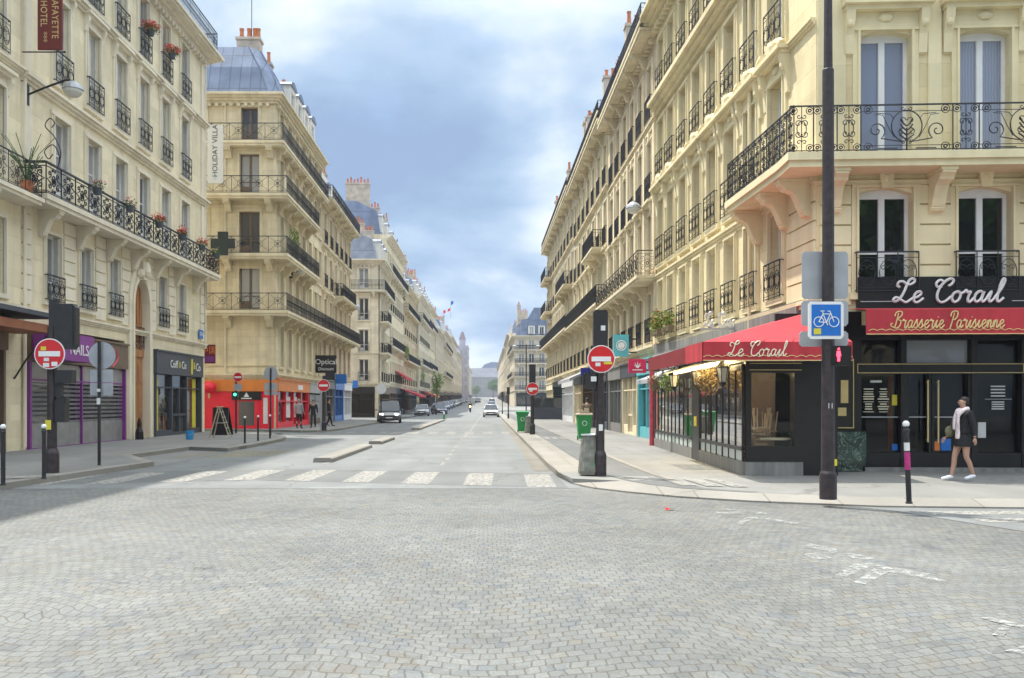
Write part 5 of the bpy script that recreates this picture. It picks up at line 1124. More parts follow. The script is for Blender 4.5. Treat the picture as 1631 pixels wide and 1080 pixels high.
s4 = shopfront(rb, XCS, .12, 9.3, 2.95, 'redshop', .65, 4, 'shopclear', .35, 2, .12, 'orange'); em = MB(); em.box(5.4, 6.9, -.18, -.161, 2.45, 2.75); em.obj('lettering', 'wht', s4)
po = MB(); po.box(2.9, 4.2, .07, .11, .7, 2.0); po.box(4.8, 6.2, .07, .11, .7, 2.0); po.obj('poster', 'paper', s4)
s5 = shopfront(rb, XCS, 9.5, 14.2, 2.95, 'brownp', .65, 2, 'shopglass', .4, None, .12, 'greyp', True)
mb = MB(); mb.tube([(LCF - 2.9, -.08, 3.3), (LCF - 2.9, -.08, 19)], .06, 6); mb.obj('drain_pipe', 'st_warmtrim', rb, XCF)

r6, X6, L6, c6 = rowhouse('apartment_building', 'warm stone building with bay balcony and white attic beyond the red shop', -12.45, 65.5, -12.6, 80.5, 17.0,
    [lv(3.9, 2.4, 1.2, 'bare'), lv(7.1, 2.4, 1.0, 'hood'), lv(10.4, 2.4, 1.0, 'keystone', gb), lv(13.7, 2.3, 1.0, 'plain', gb)], 6, 'st_pink', 'st_warmtrim',
    courses=[(3.4, .2, .2), (6.6, .2, .16), (10, .18, .16), (13.3, .2, .2)], bal=[(6.9, None, None, .9, 'bars'), (10.2, 5, 12.5, .9, 'bars'), (16.9, None, None, .9, 'bars')], sides=(True, True), attic=2.8, slope=1.6, chs=[(.6, 2.2), (7.5, 2.0), (14.2, 2.4)],
    shops=[(.3, 5.2, 3.3, 'blackbase', .6, 3), (5.6, 10, 3.3, 'blue', .6, 2), (10.3, 14.7, 3.3, 'wht', .6, 3)])
r6b = MB(); r6b.box(.1, L6 - .1, .55, .9, 16.98, 19.7); r6b.obj('attic_wall', 'plaster', r6, X6)

# ------------------------------------------------------------------ left: pale block across the next side street (two faces)
r7 = thing('corner_building', 'pale cream corner building with rounded balconies and grey mansard roof', 'building')
XDF, LDF = fm(-19, 92.0, -11.5, 92.0); XDS, LDS = fm(-11.4, 92.0, -11.6, 103.0); DH = 16.6
lv7 = [lv(3.9, 2.3, 1.0, 'slim', gb), lv(7.0, 2.3, 1.0, 'plain', gb), lv(10.3, 2.3, 1.0, 'hood', gb), lv(13.6, 2.1, 1.0, 'plain')]
facade(r7, XDF, LDF, DH, lv7, [3.1, 5.95], 'st_grey', 'st_trim', lod=1, extra_holes=[(.3, LDF - .4, .04, 3.3)], courses=[(3.5, .2, .16), (6.7, .2, .12), (13.2, .16, .12)])
facade(r7, XDS, LDS, DH, lv7, [1.4, 3.8, 6.2, 8.6], 'st_grey', 'st_trim', lod=1, extra_holes=[(.3, LDS - .4, .04, 3.3)], courses=[(3.5, .2, .16), (13.2, .16, .12)], ext=(0, 2))
body(r7, XDS, LDS, DH, 7.5, 'st_grey', side0=False)
shopfront(r7, XDF, .4, LDF - .5, 3.2, 'black', .6, 4, 'darkglass'); shopfront(r7, XDS, .4, LDS - .5, 3.2, 'brownp', .6, 4)
balcony(r7, XDF, .2, LDF + .7, 13.4, .7, 'bars', 'st_trim', [1.5, 4, 7], .5, .3, 1, (True, False), .014); balcony(r7, XDS, .035, LDS, 13.4, .7, 'bars', 'st_trim', [1.5, 4, 7], .5, .3, 1, (False, True), .014, rext=(.7, 0))
for z in (6.9, 10.2): balcony(r7, XDS, .4, 4.6, z, .9, 'bars', 'st_trim', [1, 2.5, 4], .6, .3, 1, (True, True), .014)
roof_block(r7, XDS, LDS, DH, 7.5, 2.2, .3, 1.6, [2.6, 5, 8], [(.8, 1.6), (9.8, 2.6)], 'zinc2')

# ------------------------------------------------------------------ farther rows
def far_house(label, x, y0, y1, H, side, wallm, zmat='zinc', nc=None, bal=True, D=14, shop='brownp', attic=2.6):
    base_z = gz(y0)
    a, b_ = ((x, y0), (x, y1)) if side < 0 else ((x, y1), (x, y0))
    L = y1 - y0; nc = nc or max(3, int(L / 2.4)); k = (H - 4.2) / 4
    g_ = (.95, 'bars', .016) if y0 < 150 else None
    lvls = [lv(4.2 + k * i, min(2.5, k - .9), 1.1, 'slim' if y0 < 240 else 'bare', g_ if i != 1 and i != 3 else None, detail=0) for i in range(4)]
    bl = [(4.05 + k, None, None, .8, 'bars'), (4.05 + 3 * k, None, None, .8, 'bars')] if bal else []
    return rowhouse('apartment_building', label, *a, *b_, H, lvls, nc, wallm, 'st_trim' if wallm != 'st_pink' else 'st_warmtrim', D=D, bal=bl, lod=1, courses=[(3.9, .25, .2), (4.0 + k * 2, .18, .16)], attic=attic, slope=2.0, zmat=zmat,
        shops=[(.4, L / 2 - .2, 3.5, shop, .7, 3), (L / 2 + .2, L - .4, 3.5, 'charcoal', .7, 3)], base=base_z, chs=[(.8, 3.2), (L / 2, 2.4), (L - .8, 3.0)])
far_house('tall cream building with long upper balcony above the red shop awnings', -12.0, 103.5, 124, 21.5, -1, 'st_warm', attic=2.8)
far_house('grey cream building with green balcony plants beyond the red awnings', -12.0, 124.3, 146, 18.5, -1, 'st_pink', nc=7)
far_house('pale building with blue zinc roof in the middle of the left row', -11.6, 146.3, 172, 19.5, -1, 'st_grey', 'zinc2')
far_house('yellowish building under the rooftop flags in the left row', -12.2, 172.4, 200, 21.0, -1, 'st_warm')
far_house('low cream building next beyond the flags in the left row', -12.0, 200.5, 235, 18.0, -1, 'st_far', bal=False)
far_house('cream building with regular windows far down the left row', -12.0, 236, 280, 20.0, -1, 'st_grey')
far_house('brownish building far down the left row before the tower', -12.0, 281, 335, 21.5, -1, 'st_far', bal=False)
far_house('small far building at the foot of the slender tower', -12.0, 336, 395, 19.0, -1, 'st_far', bal=False)
far_house('last dim building at the far left end of the street', -11.5, 425, 600, 19.0, -1, 'st_far', bal=False, nc=30)
# slender tower
tw = thing('tower', 'pale violet block with a small stubby turret far down the left side', 'tower')
mb = MB(); z0 = gz(410)
mb.box(-18, -9.2, 402, 414, z0, z0 + 25)
for k in range(6): mb.box(-18.2, -9.0, 401.8, 414.2, z0 + 3.6 + k * 4, z0 + 4.0 + k * 4)
mb.obj('wall', simple('violet grey stone', (.42, .40, .46), .9, 0, .2, .4), tw)
mb = MB(); mb.box(-13.4, -10.6, 404, 407, z0 + 25.01, z0 + 28); mb.mi = 1; mb.prism([(-1.6, 0), (1.6, 0), (.5, 3.4), (-.5, 3.4)], 403.8, 407.2, 'y')
for q in range(len(mb.v) - 8, len(mb.v)): mb.v[q] = (mb.v[q][0] - 12, mb.v[q][1], mb.v[q][2] + z0 + 28.01)
mb.obj('turret', [simple('pale violet stone', (.44, .40, .45), .9, 0, .2, .4), simple('reddish slate', (.36, .27, .31), .8, 0, .2, .5)], tw)
mb = MB()
for k in range(5):
    for x in (-17, -14.9, -12.8, -10.9): mb.box(x, x + 1.0, 401.9, 402.2, z0 + 4.6 + k * 4, z0 + 6.9 + k * 4)
mb.obj('windows', 'glassd', tw)
# right-hand far corner house, frontal
r9 = thing('corner_building', 'frontal corner house with blue mansard and round zinc top down the right side', 'building')
z9 = gz(200); XGF, LGF = fm(5.9, 200, 14.9, 200); XGF = T(Vector((0, 0, z9))) @ XGF; XGS, LGS = fm(5.6, 232, 5.9, 200); XGS = T(Vector((0, 0, z9))) @ XGS
l9 = [lv(3.9 + 3.05 * i, 2.1, 1.2, 'bare', None, detail=0) for i in range(4)]
facade(r9, XGF, LGF, 16.2, l9, [1.6, 3.9, 6.2, 8], 'st_far', 'st_trim', lod=1, courses=[(3.5, .25, .2)], extra_holes=[(.4, LGF - .4, .03, 3.2)]); facade(r9, XGS, LGS, 16.2, l9, [2 + 2.8 * i for i in range(11)], 'st_far', 'st_trim', lod=1, courses=[(3.5, .25, .2)], ext=(2, 0))
body(r9, XGS, LGS, 16.2, 9, 'st_far', side1=False); shopfront(r9, XGF, .5, LGF - .5, 3.1, 'darkgreen', .6, 4)
for z in (3.85, 6.9, 9.95, 13.0): balcony(r9, XGF, .1, LGF, z, .7, 'bars', 'st_trim', [1, 3, 5, 7], .5, .3, 1, (True, True), .02)
for z in (6.9, 13.0): balcony(r9, XGS, .1, LGS, z, .7, 'bars', 'st_trim', [1, 10, 20, 30], .5, .3, 1, (True, True), .02)
mb = MB(); mb.prism([(.2, 16.2), (1.6, 19.8), (3.0, 20.1), (4.5, 22.6), (6.5, 22.6), (8, 20.1), (8.8, 19.8), (9, 16.2)], .2, 12, 'y'); rf9 = mb.obj('roof', 'zinc', r9, XGF)
for u in (3.9, 6.2): place('dormer', MESHES[('dorm', 'zinc', 1)], rf9, T(Vector((u, -.3, 16.6))))
chimney(rf9, None, 1.2, 4, 9, 19, 23.5, .8); chimney(rf9, None, 8.0, 3, 9, 19, 24.0, .8)
far_house('cream far house just behind the frontal corner house', 5.5, 233, 285, 19.0, 1, 'st_far', bal=False)
far_house('grey cream far house second behind the frontal corner house', 5.3, 286, 350, 18.0, 1, 'st_grey', bal=False)
far_house('dim last house at the far right end of the street', 5.5, 351, 520, 19.0, 1, 'st_far', bal=False, nc=30)
# station-like building closing the view
ze = gz(740)
en = thing('long_building', 'long grey roofed building closing the far end of the street', 'building')
mb = MB(); mb.box(-60, 60, 745, 790, ze, ze + 17)
for k in range(40): mb.box(-59 + k * 3, -58.4 + k * 3, 744.6, 745.1, ze, ze + 16.5)
mb.box(-60.5, 60.5, 744.2, 745.3, ze + 16.6, ze + 17.4); mb.obj('wall', 'st_dim', en)
mb = MB()
for k in range(39):
    for z in (5, 10.5): mb.box(-57.6 + k * 3, -56.4 + k * 3, 744.8, 745.2, ze + z, ze + z + 3.6)
ww = mb.obj('windows', 'glassd', en); ww['kind'] = 'stuff'
mb = MB(); mb.prism([(745.2, ze + 17.41), (752, ze + 25), (783, ze + 25), (790, ze + 17.41)], -60, 60); mb.obj('roof', simple('grey slate', (.16, .17, .20), .8, 0, .2, .3), en)
dm = thing('domed_block', 'dark grey block rising behind the long far building', 'building', (6, 860, gz(860) - 8))
mb = MB(); mb.box(-14, 16, -15, 20, 0, 34); mb.obj('wall', simple('dark grey stone', (.17, .17, .20), .9, 0, .2, .3), dm)
mb = MB(); mb.prism([(-14, 34.01), (-10, 39), (-3, 41.5), (5, 41), (12, 38), (16, 34.01)], -15, 20, 'y'); mb.obj('roof', 'zinc', dm)

# fronts across the square behind the viewer: the shop windows mirror them
rowhouse('apartment_building', 'cream building across the square behind the viewer', 30, -42, 8, -42, 19.0, [lv(4.2, 2.3, 1.1, 'plain'), lv(8, 2.4, 1.1, 'plain'), lv(11.5, 2.4, 1.1, 'plain'), lv(15, 2.2, 1.1, 'plain')], 8, 'st_warm', 'st_trim', lod=1, courses=[(3.8, .25, .2)], shops=[(.5, 10.5, 3.5, 'charcoal', .6, 5), (11, 21.4, 3.5, 'brownp', .6, 5)])
rowhouse('apartment_building', 'pale building across the square left behind the viewer', 7.6, -42, -14, -42, 20.0, [lv(4.2, 2.3, 1.1, 'plain'), lv(8, 2.4, 1.1, 'plain'), lv(11.5, 2.4, 1.1, 'plain'), lv(15, 2.2, 1.1, 'plain')], 8, 'st_hotel', 'st_trim', lod=1, courses=[(3.8, .25, .2)], shops=[(.5, 10.5, 3.5, 'greyp', .6, 5), (11, 21, 3.5, 'blackbase', .6, 5)])
# ------------------------------------------------------------------ awnings
def awning_mesh(name, label, faces, val, mat, group=None, inner=None):
    pass
CORN = Vector((7.05, 19.75, 3.60))
aw1 = thing('awning', 'red corner awning wrapping the terrace end with gold cursive lettering on its valance', 'awning', (0, 0, 0), 0)
mb = MB(); th = .02
F1, F2, W1, W2, S2 = Vector((4.2, 17.2, 2.80)), Vector((7.12, 17.2, 2.80)), CORN, Vector((6.98, 21.0, 3.60)), Vector((4.2, 18.7, 2.80))
W3 = Vector((7.12, 19.25, 3.6))
for d in (0, -.03):
    D_ = Vector((0, 0, d)); a = [p + D_ for p in (F1, F2, W3, W1)]; mb.poly(a); mb.poly([p + D_ for p in (F1, W1, W2, S2)])
mb.obj('canopy', 'red', aw1)
mb = MB()
for k in range(1, 5): f_ = k / 5; mb.tube([F1.lerp(F2, f_) + Vector((0, 0, .006)), W3.lerp(W1, 1 - f_) + Vector((0, 0, .006))], .006, 4)
mb.obj('seam', 'darkred', aw1)
def valance(mb, a, b, h, sag=.0, n=40, wave=.018):
    a = Vector(a); b = Vector(b)
    for i in range(n):
        p, q = a.lerp(b, i / n), a.lerp(b, (i + 1) / n)
        z0, z1 = h + wave * abs(sin(i * .8)), h + wave * abs(sin((i + 1) * .8))
        nrm = (b - a).cross(Vector((0, 0, 1))).normalized() * .012
        mb.add([p + nrm, q + nrm, q + nrm - Vector((0, 0, z1)), p + nrm - Vector((0, 0, z0)), p - nrm, q - nrm, q - nrm - Vector((0, 0, z1)), p - nrm - Vector((0, 0, z0))], ((0, 1, 2, 3), (4, 7, 6, 5), (3, 2, 6, 7), (0, 4, 5, 1)))
mb = MB(); valance(mb, F1, F2, .36); valance(mb, S2 + Vector((0, .0, 0)), F1 + Vector((0, .02, 0)), .36, n=20); mb.obj('valance', 'red', aw1)
def wavy(mb, a, b, dz, amp, r, n=60, per=6):
    a = Vector(a); b = Vector(b); nn = (b - a).cross(Vector((0, 0, 1))).normalized() * .018
    mb.tube([a.lerp(b, i / n) + nn + Vector((0, 0, dz + amp * abs(sin(pi * per * i / n)))) for i in range(n + 1)], r, 4)
mb = MB(); wavy(mb, F1, F2, -.30, .035, .008, 90, 16); mb.tube([F1 + Vector((0, -.02, -.365)), F2 + Vector((0, -.02, -.365))], .010, 4); mb.obj('gold_trim', 'gold', aw1)
w1, wl = script('Le CoraIl', .29, .011, .22, 5, .92); w1.obj('lettering', 'cream', aw1, T(Vector((5.24, 17.178, 2.52))))
mb = MB()
for s_ in (0.2, .8): 
    a = F1.lerp(F2, s_); mb.tube([a + Vector((0, .05, -.04)), Vector((a.x, 18.4, 2.55)), Vector((a.x + .6, 19.2, 2.7))], .025, 6)
mb.obj('support_arm', 'blacksatin', aw1)
aw2 = thing('awning', 'small dark red awning over the street side of the terrace', 'awning')
mb = MB(); a, b_, c, d = Vector((4.25, 18.8, 2.80)), Vector((4.3, 23.6, 2.80)), Vector((6.98, 23.6, 3.5)), Vector((7.05, 21.05, 3.5))
for k in (0, -.03): mb.poly([p + Vector((0, 0, k)) for p in (a, d, c, b_)])
mb.obj('canopy', 'darkred', aw2); mb = MB(); valance(mb, b_, a, .34, n=40); valance(mb, c - Vector((0, 0, .02)), b_, .30, n=10); mb.obj('valance', 'darkred', aw2)
aw3 = thing('awning', 'red front awning of the brasserie with gold lettering under the black sign', 'awning', (7.2, 19.3, 0), math.atan2(-.4, 8))
mb = MB()
for k in (0, -.025): mb.quad((.55, -.15, 3.66 + k), (8, -.15, 3.66 + k), (8, -1.4, 3.50 + k), (.55, -1.4, 3.50 + k))
mb.obj('canopy', 'red', aw3); mb = MB(); valance(mb, (.55, -1.4, 3.5), (8, -1.4, 3.5), .50, n=100); mb.obj('valance', 'red', aw3)
mb = MB(); wavy(mb, (.6, -1.4, 3.5), (8, -1.4, 3.5), -.43, .03, .008, 220, 44); mb.tube([(.55, -1.42, 3.0), (8, -1.42, 3.0)], .010, 4); mb.obj('gold_trim', 'gold', aw3)
w1, wl = script('Brasserie ParisIenne', .34, .013, .22, 5, .74); w1.obj('lettering', 'gold', aw3, T(Vector((2.17, -1.422, 3.12))))

# ------------------------------------------------------------------ glazed terrace
te = thing('glazed_terrace', 'black framed glazed cafe terrace with grey base along the pavement', 'terrace')
def tx(y): return 5.25 + (y - 18.0) * .043           # outer line
YT0, YT1 = 18.0, 30.3
XT = T(Vector((5.25, 18.0, 0))) @ Rz(math.atan2(12.3, .53)); LT = 12.31       # local x runs away from the camera, +y is outside
XE = T(Vector((5.25, 18.0, 0)))                                               # end face, x to the right
mb = MB()
mb.box(.0, 4.45, .0, .07, .10, .40, XT); mb.box(5.45, LT, .0, .07, .10, .40, XT); mb.box(0.0, 1.18, -.04, .04, .10, .40, XE)
bs = mb.obj('base', 'blackbase', te)
mb = MB(); seg = [(.05, 4.4, 7), (5.5, LT - .02, 10)]
for a, c, n in seg:
    mb.box(a, c, .0, .06, .62, .70, XT); mb.box(a, c, .0, .06, 2.28, 2.40, XT)
    for i in range(n + 1):
        u = a + (c - a) * i / n; w = .014 if i % 3 else .028; mb.box(u - w, u + w, .012, .05, .401, 2.279, XT)
mb.box(0.0, 1.18, -.05, .02, .401, .72, XE); mb.box(.0, .12, -.05, .05, .721, 2.45, XE); mb.box(1.0, 1.18, -.05, .05, .721, 2.45, XE); mb.box(.121, .999, -.045, .02, 2.22, 2.45, XE)
mb.box(1.181, 1.9, -.02, .6, .10, 2.6, XE)
mb.obj('frame', 'black', te)
mb = MB()
for a, c, n in seg: mb.quad(XT @ Vector((a, .03, .70)), XT @ Vector((c, .03, .70)), XT @ Vector((c, .03, 2.28)), XT @ Vector((a, .03, 2.28)))
mb.obj('pane', 'clearside', te)
mb = MB()
for a, c, n in seg: mb.quad(XT @ Vector((a, .03, .41)), XT @ Vector((c, .03, .41)), XT @ Vector((c, .03, .62)), XT @ Vector((a, .03, .62)))
mb.obj('low_pane', simple('frosted strip glass', (.50, .56, .52), .3, 0, .1, 2), te)
MB().quad(*[XE @ Vector(v) for v in ((.12, -.01, .72), (1.0, -.01, .72), (1.0, -.01, 2.22), (.12, -.01, 2.22))]).obj('end_pane', 'clear', te)
mb = MB()
mb.box(.08, 1.14, -.075, -.051, 2.27, 2.283, XE); mb.box(.08, 1.14, -.075, -.051, 2.405, 2.418, XE); mb.obj('gold_trim', 'gold', te)
mb = MB(); mb.add([(5.22, 17.96, 2.45), (7.1, 17.98, 2.5), (6.8, 30.3, 2.5), (5.75, 30.3, 2.45), (5.22, 17.96, 2.55), (7.1, 17.98, 2.6), (6.8, 30.3, 2.6), (5.75, 30.3, 2.55)], ((0, 1, 2, 3), (4, 7, 6, 5), (0, 4, 5, 1), (0, 3, 7, 4), (2, 6, 7, 3)))
rf = mb.obj('roof', 'cream', te)
mb = MB(); mb.quad((5.25, 18.02, .13), (6.6, 18.02, .13), (6.8, 30.2, .13), (5.75, 30.2, .13)); mb.obj('floor', 'pinkwall', te)
mb = MB(); mb.quad((6.75, 18.3, .14), (6.6, 30, .14), (6.6, 30, 2.44), (6.75, 18.3, 2.44)); mb.obj('back_wall', 'pinkwall', te)
mb = MB()      # warm lamps strung under the awning edge
lampm = emit('warm terrace lamp', (1.0, .80, .42), 14)

for a, c in (((4.75, 18.7, 2.40), (4.85, 20.9, 2.40)), ((4.88, 21.2, 2.40), (5.0, 23.6, 2.40)), ((5.05, 18.6, 2.47), (5.15, 20.9, 2.47)), ((5.18, 21.2, 2.47), (5.3, 23.8, 2.47))): mb.tube([a, c], .03, 6)
mb.obj('lamp', lampm, te)
mb = MB(); mb.add([(5.2, 18.3, 2.56), (5.45, 24.6, 2.56), (4.75, 24.0, 2.40), (4.45, 18.6, 2.44)], ((0, 1, 2, 3),))
mb.add([(5.2, 18.3, 2.58), (5.45, 24.6, 2.58), (4.75, 24.0, 2.42), (4.45, 18.6, 2.46)], ((0, 3, 2, 1),)); 
for k in range(22):
    f0 = k / 22; a = Vector((5.2, 18.3, 2.55)).lerp(Vector((5.45, 24.6, 2.55)), f0); c = Vector((4.45, 18.6, 2.43)).lerp(Vector((4.75, 24.0, 2.39)), f0); mb.tube([a, c], .018, 4)
mb.obj('slatted_canopy', 'cream', te)
mb = MB(); mb.box(4.5, 5.4, .04, .06, .12, 2.2, XT); mb.obj('door', 'black', te); mb = MB(); mb.box(4.75, 5.1, .065, .075, 1.0, 1.25, XT); mb.obj('sticker', 'yellow', te)
# furniture behind the glass
def cafe_table(x, y, label):
    t = thing('cafe_table', label, 'table', (x, y, .13)); m = MB(); m.lathe([(.30, .70), (.31, .71), (.31, .735), (.30, .74)], 0, 0, 20); m.obj('tabletop', 'cream', t)
    m = MB(); m.lathe([(.2, 0), (.2, .03), (.03, .06), (.025, .69)], 0, 0, 10); m.obj('leg', 'black', t); return t
cafe_table(6.02, 18.45, 'round pale cafe table just inside the terrace end window')
def chair_proto():
    t = thing('cafe_chair', 'x', 'chair'); s = MB(); s.box(-.19, .19, -.19, .19, .43, .46); s.obj('seat', 'chairwood', t)
    bk = MB(); bk.tube([(-.17, .17, .46), (-.17, .22, .88), (.17, .22, .88), (.17, .17, .46)], .016, 5); 
    for z in (.56, .66, .76): bk.box(-.17, .17, .185 + (z - .5) * .08, .20 + (z - .5) * .08, z, z + .05)
    bk.obj('backrest', 'chairwood', t)
    for sx in (-1, 1):
        for sy in (-1, 1): MB().tube([(sx * .16, sy * .16, .43), (sx * .19, sy * .2, 0)], .015, 5).obj('leg', 'chairwood', t)
    return t
def dup(root, X, label=None, group=None):
    r = root.copy(); C.objects.link(r); r.matrix_basis = X
    if label: r['label'] = label
    if group: r['group'] = group
    def kids(a, b):
        for ch in list(a.children):
            c = ch.copy(); C.objects.link(c); c.parent = b; kids(ch, c)
    kids(root, r); return r
ch = chair_proto(); flip = Matrix.Rotation(pi, 4, 'X')
spots = [(5.55, 18.75, .13, .4, 0, 'bare wooden chair standing lowest under the upturned ones behind the terrace end glass'), (5.72, 18.8, 1.04, 2.2, 1, 'wooden chair stacked upside down, left one behind the terrace end glass'), (6.0, 19.4, 1.04, 3.0, 1, 'wooden chair stacked upside down, right one behind the terrace end glass'), (5.95, 19.4, .13, 3.3, 0, 'wooden chair beneath the right upturned one behind the terrace end glass'),
 (5.62, 19.15, .86, 2.8, 1, 'wooden chair turned over between the left upturned one and the side glazing'), (5.85, 18.95, .92, 2.5, 1, 'wooden chair turned over in the middle of the pile behind the terrace end glass'), (6.2, 19.7, .95, 3.4, 1, 'wooden chair turned over at the back right of the pile behind the terrace end glass')]
for i, (x, y, z, a, fl, lb) in enumerate(spots):
    X = T(Vector((x, y, z + (.0 if not fl else .46)))) @ Rz(a) @ (flip if fl else Matrix.Identity(4))
    if i == 0: ch.matrix_basis = X; ch['label'] = lb; ch['group'] = 'chairs stacked in the terrace'
    else: dup(ch, X, lb, 'chairs stacked in the terrace')
# lanterns on the terrace front
def lantern(x, y, z, label):
    t = thing('wall_lantern', label, 'lantern', (x, y, z), 0, 'lanterns on the terrace front')
    m = MB(); m.lathe([(.005, .58), (.03, .54), (.02, .50), (.16, .36), (.17, .34), (.145, .33)], 0, 0, 6); m.lathe([(.085, 0), (.10, .02), (.07, -.03), (.02, -.09), (.004, -.11)][::-1], 0, 0, 6)
    for j in range(6): a = 2 * pi * j / 6; m.tube([(.09 * cos(a), .09 * sin(a), .02), (.14 * cos(a), .14 * sin(a), .34)], .009, 4)
    m.tube([(0, 0, .56), (.08, .06, .66), (.35, .05, .55)], .015, 5); m.obj('lantern_frame', 'black', t)
    m = MB(); m.lathe([(.075, .03), (.128, .33)], 0, 0, 6); m.obj('lantern_glass', simple('milky glass', (.62, .60, .52), .2, 0, .05, 3), t)
for i, (x, y, lb) in enumerate([(5.0, 18.75, 'black six-sided lantern nearest the terrace corner'), (5.02, 21.1, 'black six-sided lantern just before the terrace side door'), (5.05, 23.9, 'black six-sided lantern beyond the terrace side door'), (5.2, 26.2, 'black six-sided lantern at the far end of the terrace')]): lantern(x, y, 2.02, lb)

# ------------------------------------------------------------------ plants
def foliage(mb, c, rad, n, size, mi=0, squash=1.0, droop=0.0):
    c = Vector(c); mb.mi = mi
    for _ in range(n):
        v = Vector((random.gauss(0, 1), random.gauss(0, 1), random.gauss(0, 1))).normalized() * random.random() ** .45
        p = c + Vector((v.x * rad[0], v.y * rad[1], v.z * rad[2])); s = size * random.uniform(.6, 1.4)
        a = Vector((random.gauss(0, 1), random.gauss(0, 1), random.gauss(0, .7) - droop)).normalized(); b = a.cross(Vector((random.gauss(0, 1), random.gauss(0, 1), random.gauss(0, 1)))).normalized()
        mb.add([p, p + a * s + b * s * .35, p + a * s * 2, p + a * s - b * s * .35], ((0, 1, 2, 3),))
def basket(x, y, z, label, mat, rad=(.24, .3, .22), n=420):
    t = thing('hanging_basket', label, 'plant', (x, y, z), 0, 'hanging baskets on the terrace')
    m = MB(); m.lathe([(.05, -.2), (.14, -.12), (.17, 0)], 0, 0, 10); m.tube([(0, 0, 0), (0, 0, .45)], .008, 4); m.obj('basket', 'brownp', t)
    m = MB(); foliage(m, (0, 0, 0), rad, n, .045, droop=.4); m.obj('foliage', mat, t)
basket(4.95, 19.9, 2.15, 'brown dried hanging basket between the two near terrace lanterns', 'leafdry', (.3, .45, .36), 700); basket(5.05, 24.6, 2.2, 'green yellow hanging basket before the third terrace lantern', 'leafy', (.3, .5, .25), 500)
basket(5.15, 27.0, 2.2, 'brown green hanging basket at the far end of the terrace', 'leafdry', (.25, .3, .3), 300)
def flowerpot(X, label, leaf='leaf', flower='redflower', w=.3, group='flower pots on the hotel', n=160, nf=90):
    t = place('flower_pot', None, None, X, label, 'flower pot', group)
    m = MB(); m.lathe([(.13, -.22), (.17, 0), (.18, .01)], 0, 0, 10); m.obj('pot', 'charcoal', t)
    m = MB(); foliage(m, (0, 0, .08), (w, w * .8, .2), n, .05); m.obj('foliage', leaf, t)
    m = MB(); foliage(m, (0, 0, .2), (w * .9, w * .8, .2), nf, .055); m.obj('flowers', flower, t)
fp = [(3.3, 'pinkflower', 'first flower pot from the left on the hotel balcony rail, pink blooms', 30), (6.1, 'pinkflower', 'second flower pot on the hotel balcony rail, few pink blooms', 30), (9.1, 'redflower', 'third flower pot on the hotel balcony rail, bright red blooms', 120), (11.9, 'redflower', 'fourth flower pot on the hotel balcony rail, spreading red blooms', 140), (14.6, 'redflower', 'fifth flower pot on the hotel balcony rail, small red blooms', 90), (16.9, 'leaf', 'leafy pot without blooms at the far end of the hotel balcony rail', 10)]
for u, fl, lb, nf in fp: flowerpot(XH @ T(Vector((u, -.95, 9.15))), lb, 'leaf', fl, .32, nf=nf)
flowerpot(XH @ T(Vector((9.8, -.33, 17.45))), 'big red geranium pot on the left of two flowered top window guards', 'leaf', 'redflower', .5, n=260, nf=330)
flowerpot(XH @ T(Vector((12.3, -.33, 17.45))), 'big red geranium pot on the right of two flowered top window guards', 'leaf', 'redflower', .5, n=200, nf=360)
def planter(X, w, label, n, leaf, flower=None, nf=0, hh=.35, cat='plant'):
    t = place('window_box', None, None, X, label, cat)
    m = MB(); m.box(-w / 2, w / 2, -.1, .1, 0, .2); m.obj('box', 'brownp', t)
    m = MB(); foliage(m, (0, 0, .2 + hh * .5), (w * .55, .2, hh), n, .07); m.obj('foliage', leaf, t)
    if flower: m = MB(); foliage(m, (0, 0, .2 + hh * .7), (w * .5, .2, hh * .9), nf, .045); m.obj('flowers', flower, t)
planter(RS @ T(Vector((1.15, -.30, 4.2))), 1.2, 'overflowing window box of green and orange plants above the small dark red awning', 420, 'leafy', 'redflower', 110, .55)
planter(RS @ T(Vector((3.0, -.30, 4.2))), 1.1, 'greener window box beside the overflowing one above the terrace', 260, 'leafy', 'pinkflower', 40, .4)
planter(XCS @ T(Vector((2.4, -.6, 10.2))), 2.2, 'bushy yellow green shrub on the corner balcony of the red shop building', 900, 'leafy', None, 0, 1.3)
planter(XCS @ T(Vector((5.0, -.6, 10.2))), 1.4, 'dark green balcony plants beside the bushy yellow green shrub', 260, 'leaf', None, 0, .6)
for y, z, x, w, n, lb, lf in ((119, 7.6, -11.0, 4, 900, 'green plants spilling over the balcony above the upper red awning', 'leafy'), (131, 4.7, -9.8, 4.5, 900, 'yellow green plants growing above the lower red awning', 'leafy'), (118, 15.5, -11.3, 2.4, 200, 'dark plants on a high balcony of the tall cream building', 'leaf'), (121, .1, -9.8, 7, 1100, 'dark green clipped hedge boxes in front of the red awninged cafe', 'leaf')):
    planter(T(Vector((x, y, z))) @ Rz(pi / 2), w, lb, n, lf, None, 0, 1.1)
planter(T(Vector((6.22, 42, 17.0))) @ Rz(pi / 2), 1.6, 'pink flowering roof plants on the top balcony of the pinkish right building', 200, 'leaf', 'pinkflower', 260, .6)
sp = thing('pot_plant', 'spiky dark balcony plant at the near end of the hotel balcony', 'plant', (-14.25, 27.15, 8.1)); m = MB(); m.lathe([(.15, 0), (.2, .35)], 0, 0, 10); m.obj('pot', 'pot', sp)
m = MB()
for k in range(26): a = random.uniform(0, 2 * pi); l = random.uniform(.7, 1.5); m.tube([(0, 0, .3), (.25 * l * cos(a), .25 * l * sin(a), .3 + .6 * l), (.6 * l * cos(a), .6 * l * sin(a), .3 + .95 * l)], .012, 3)
m.obj('foliage', 'leaf', sp)

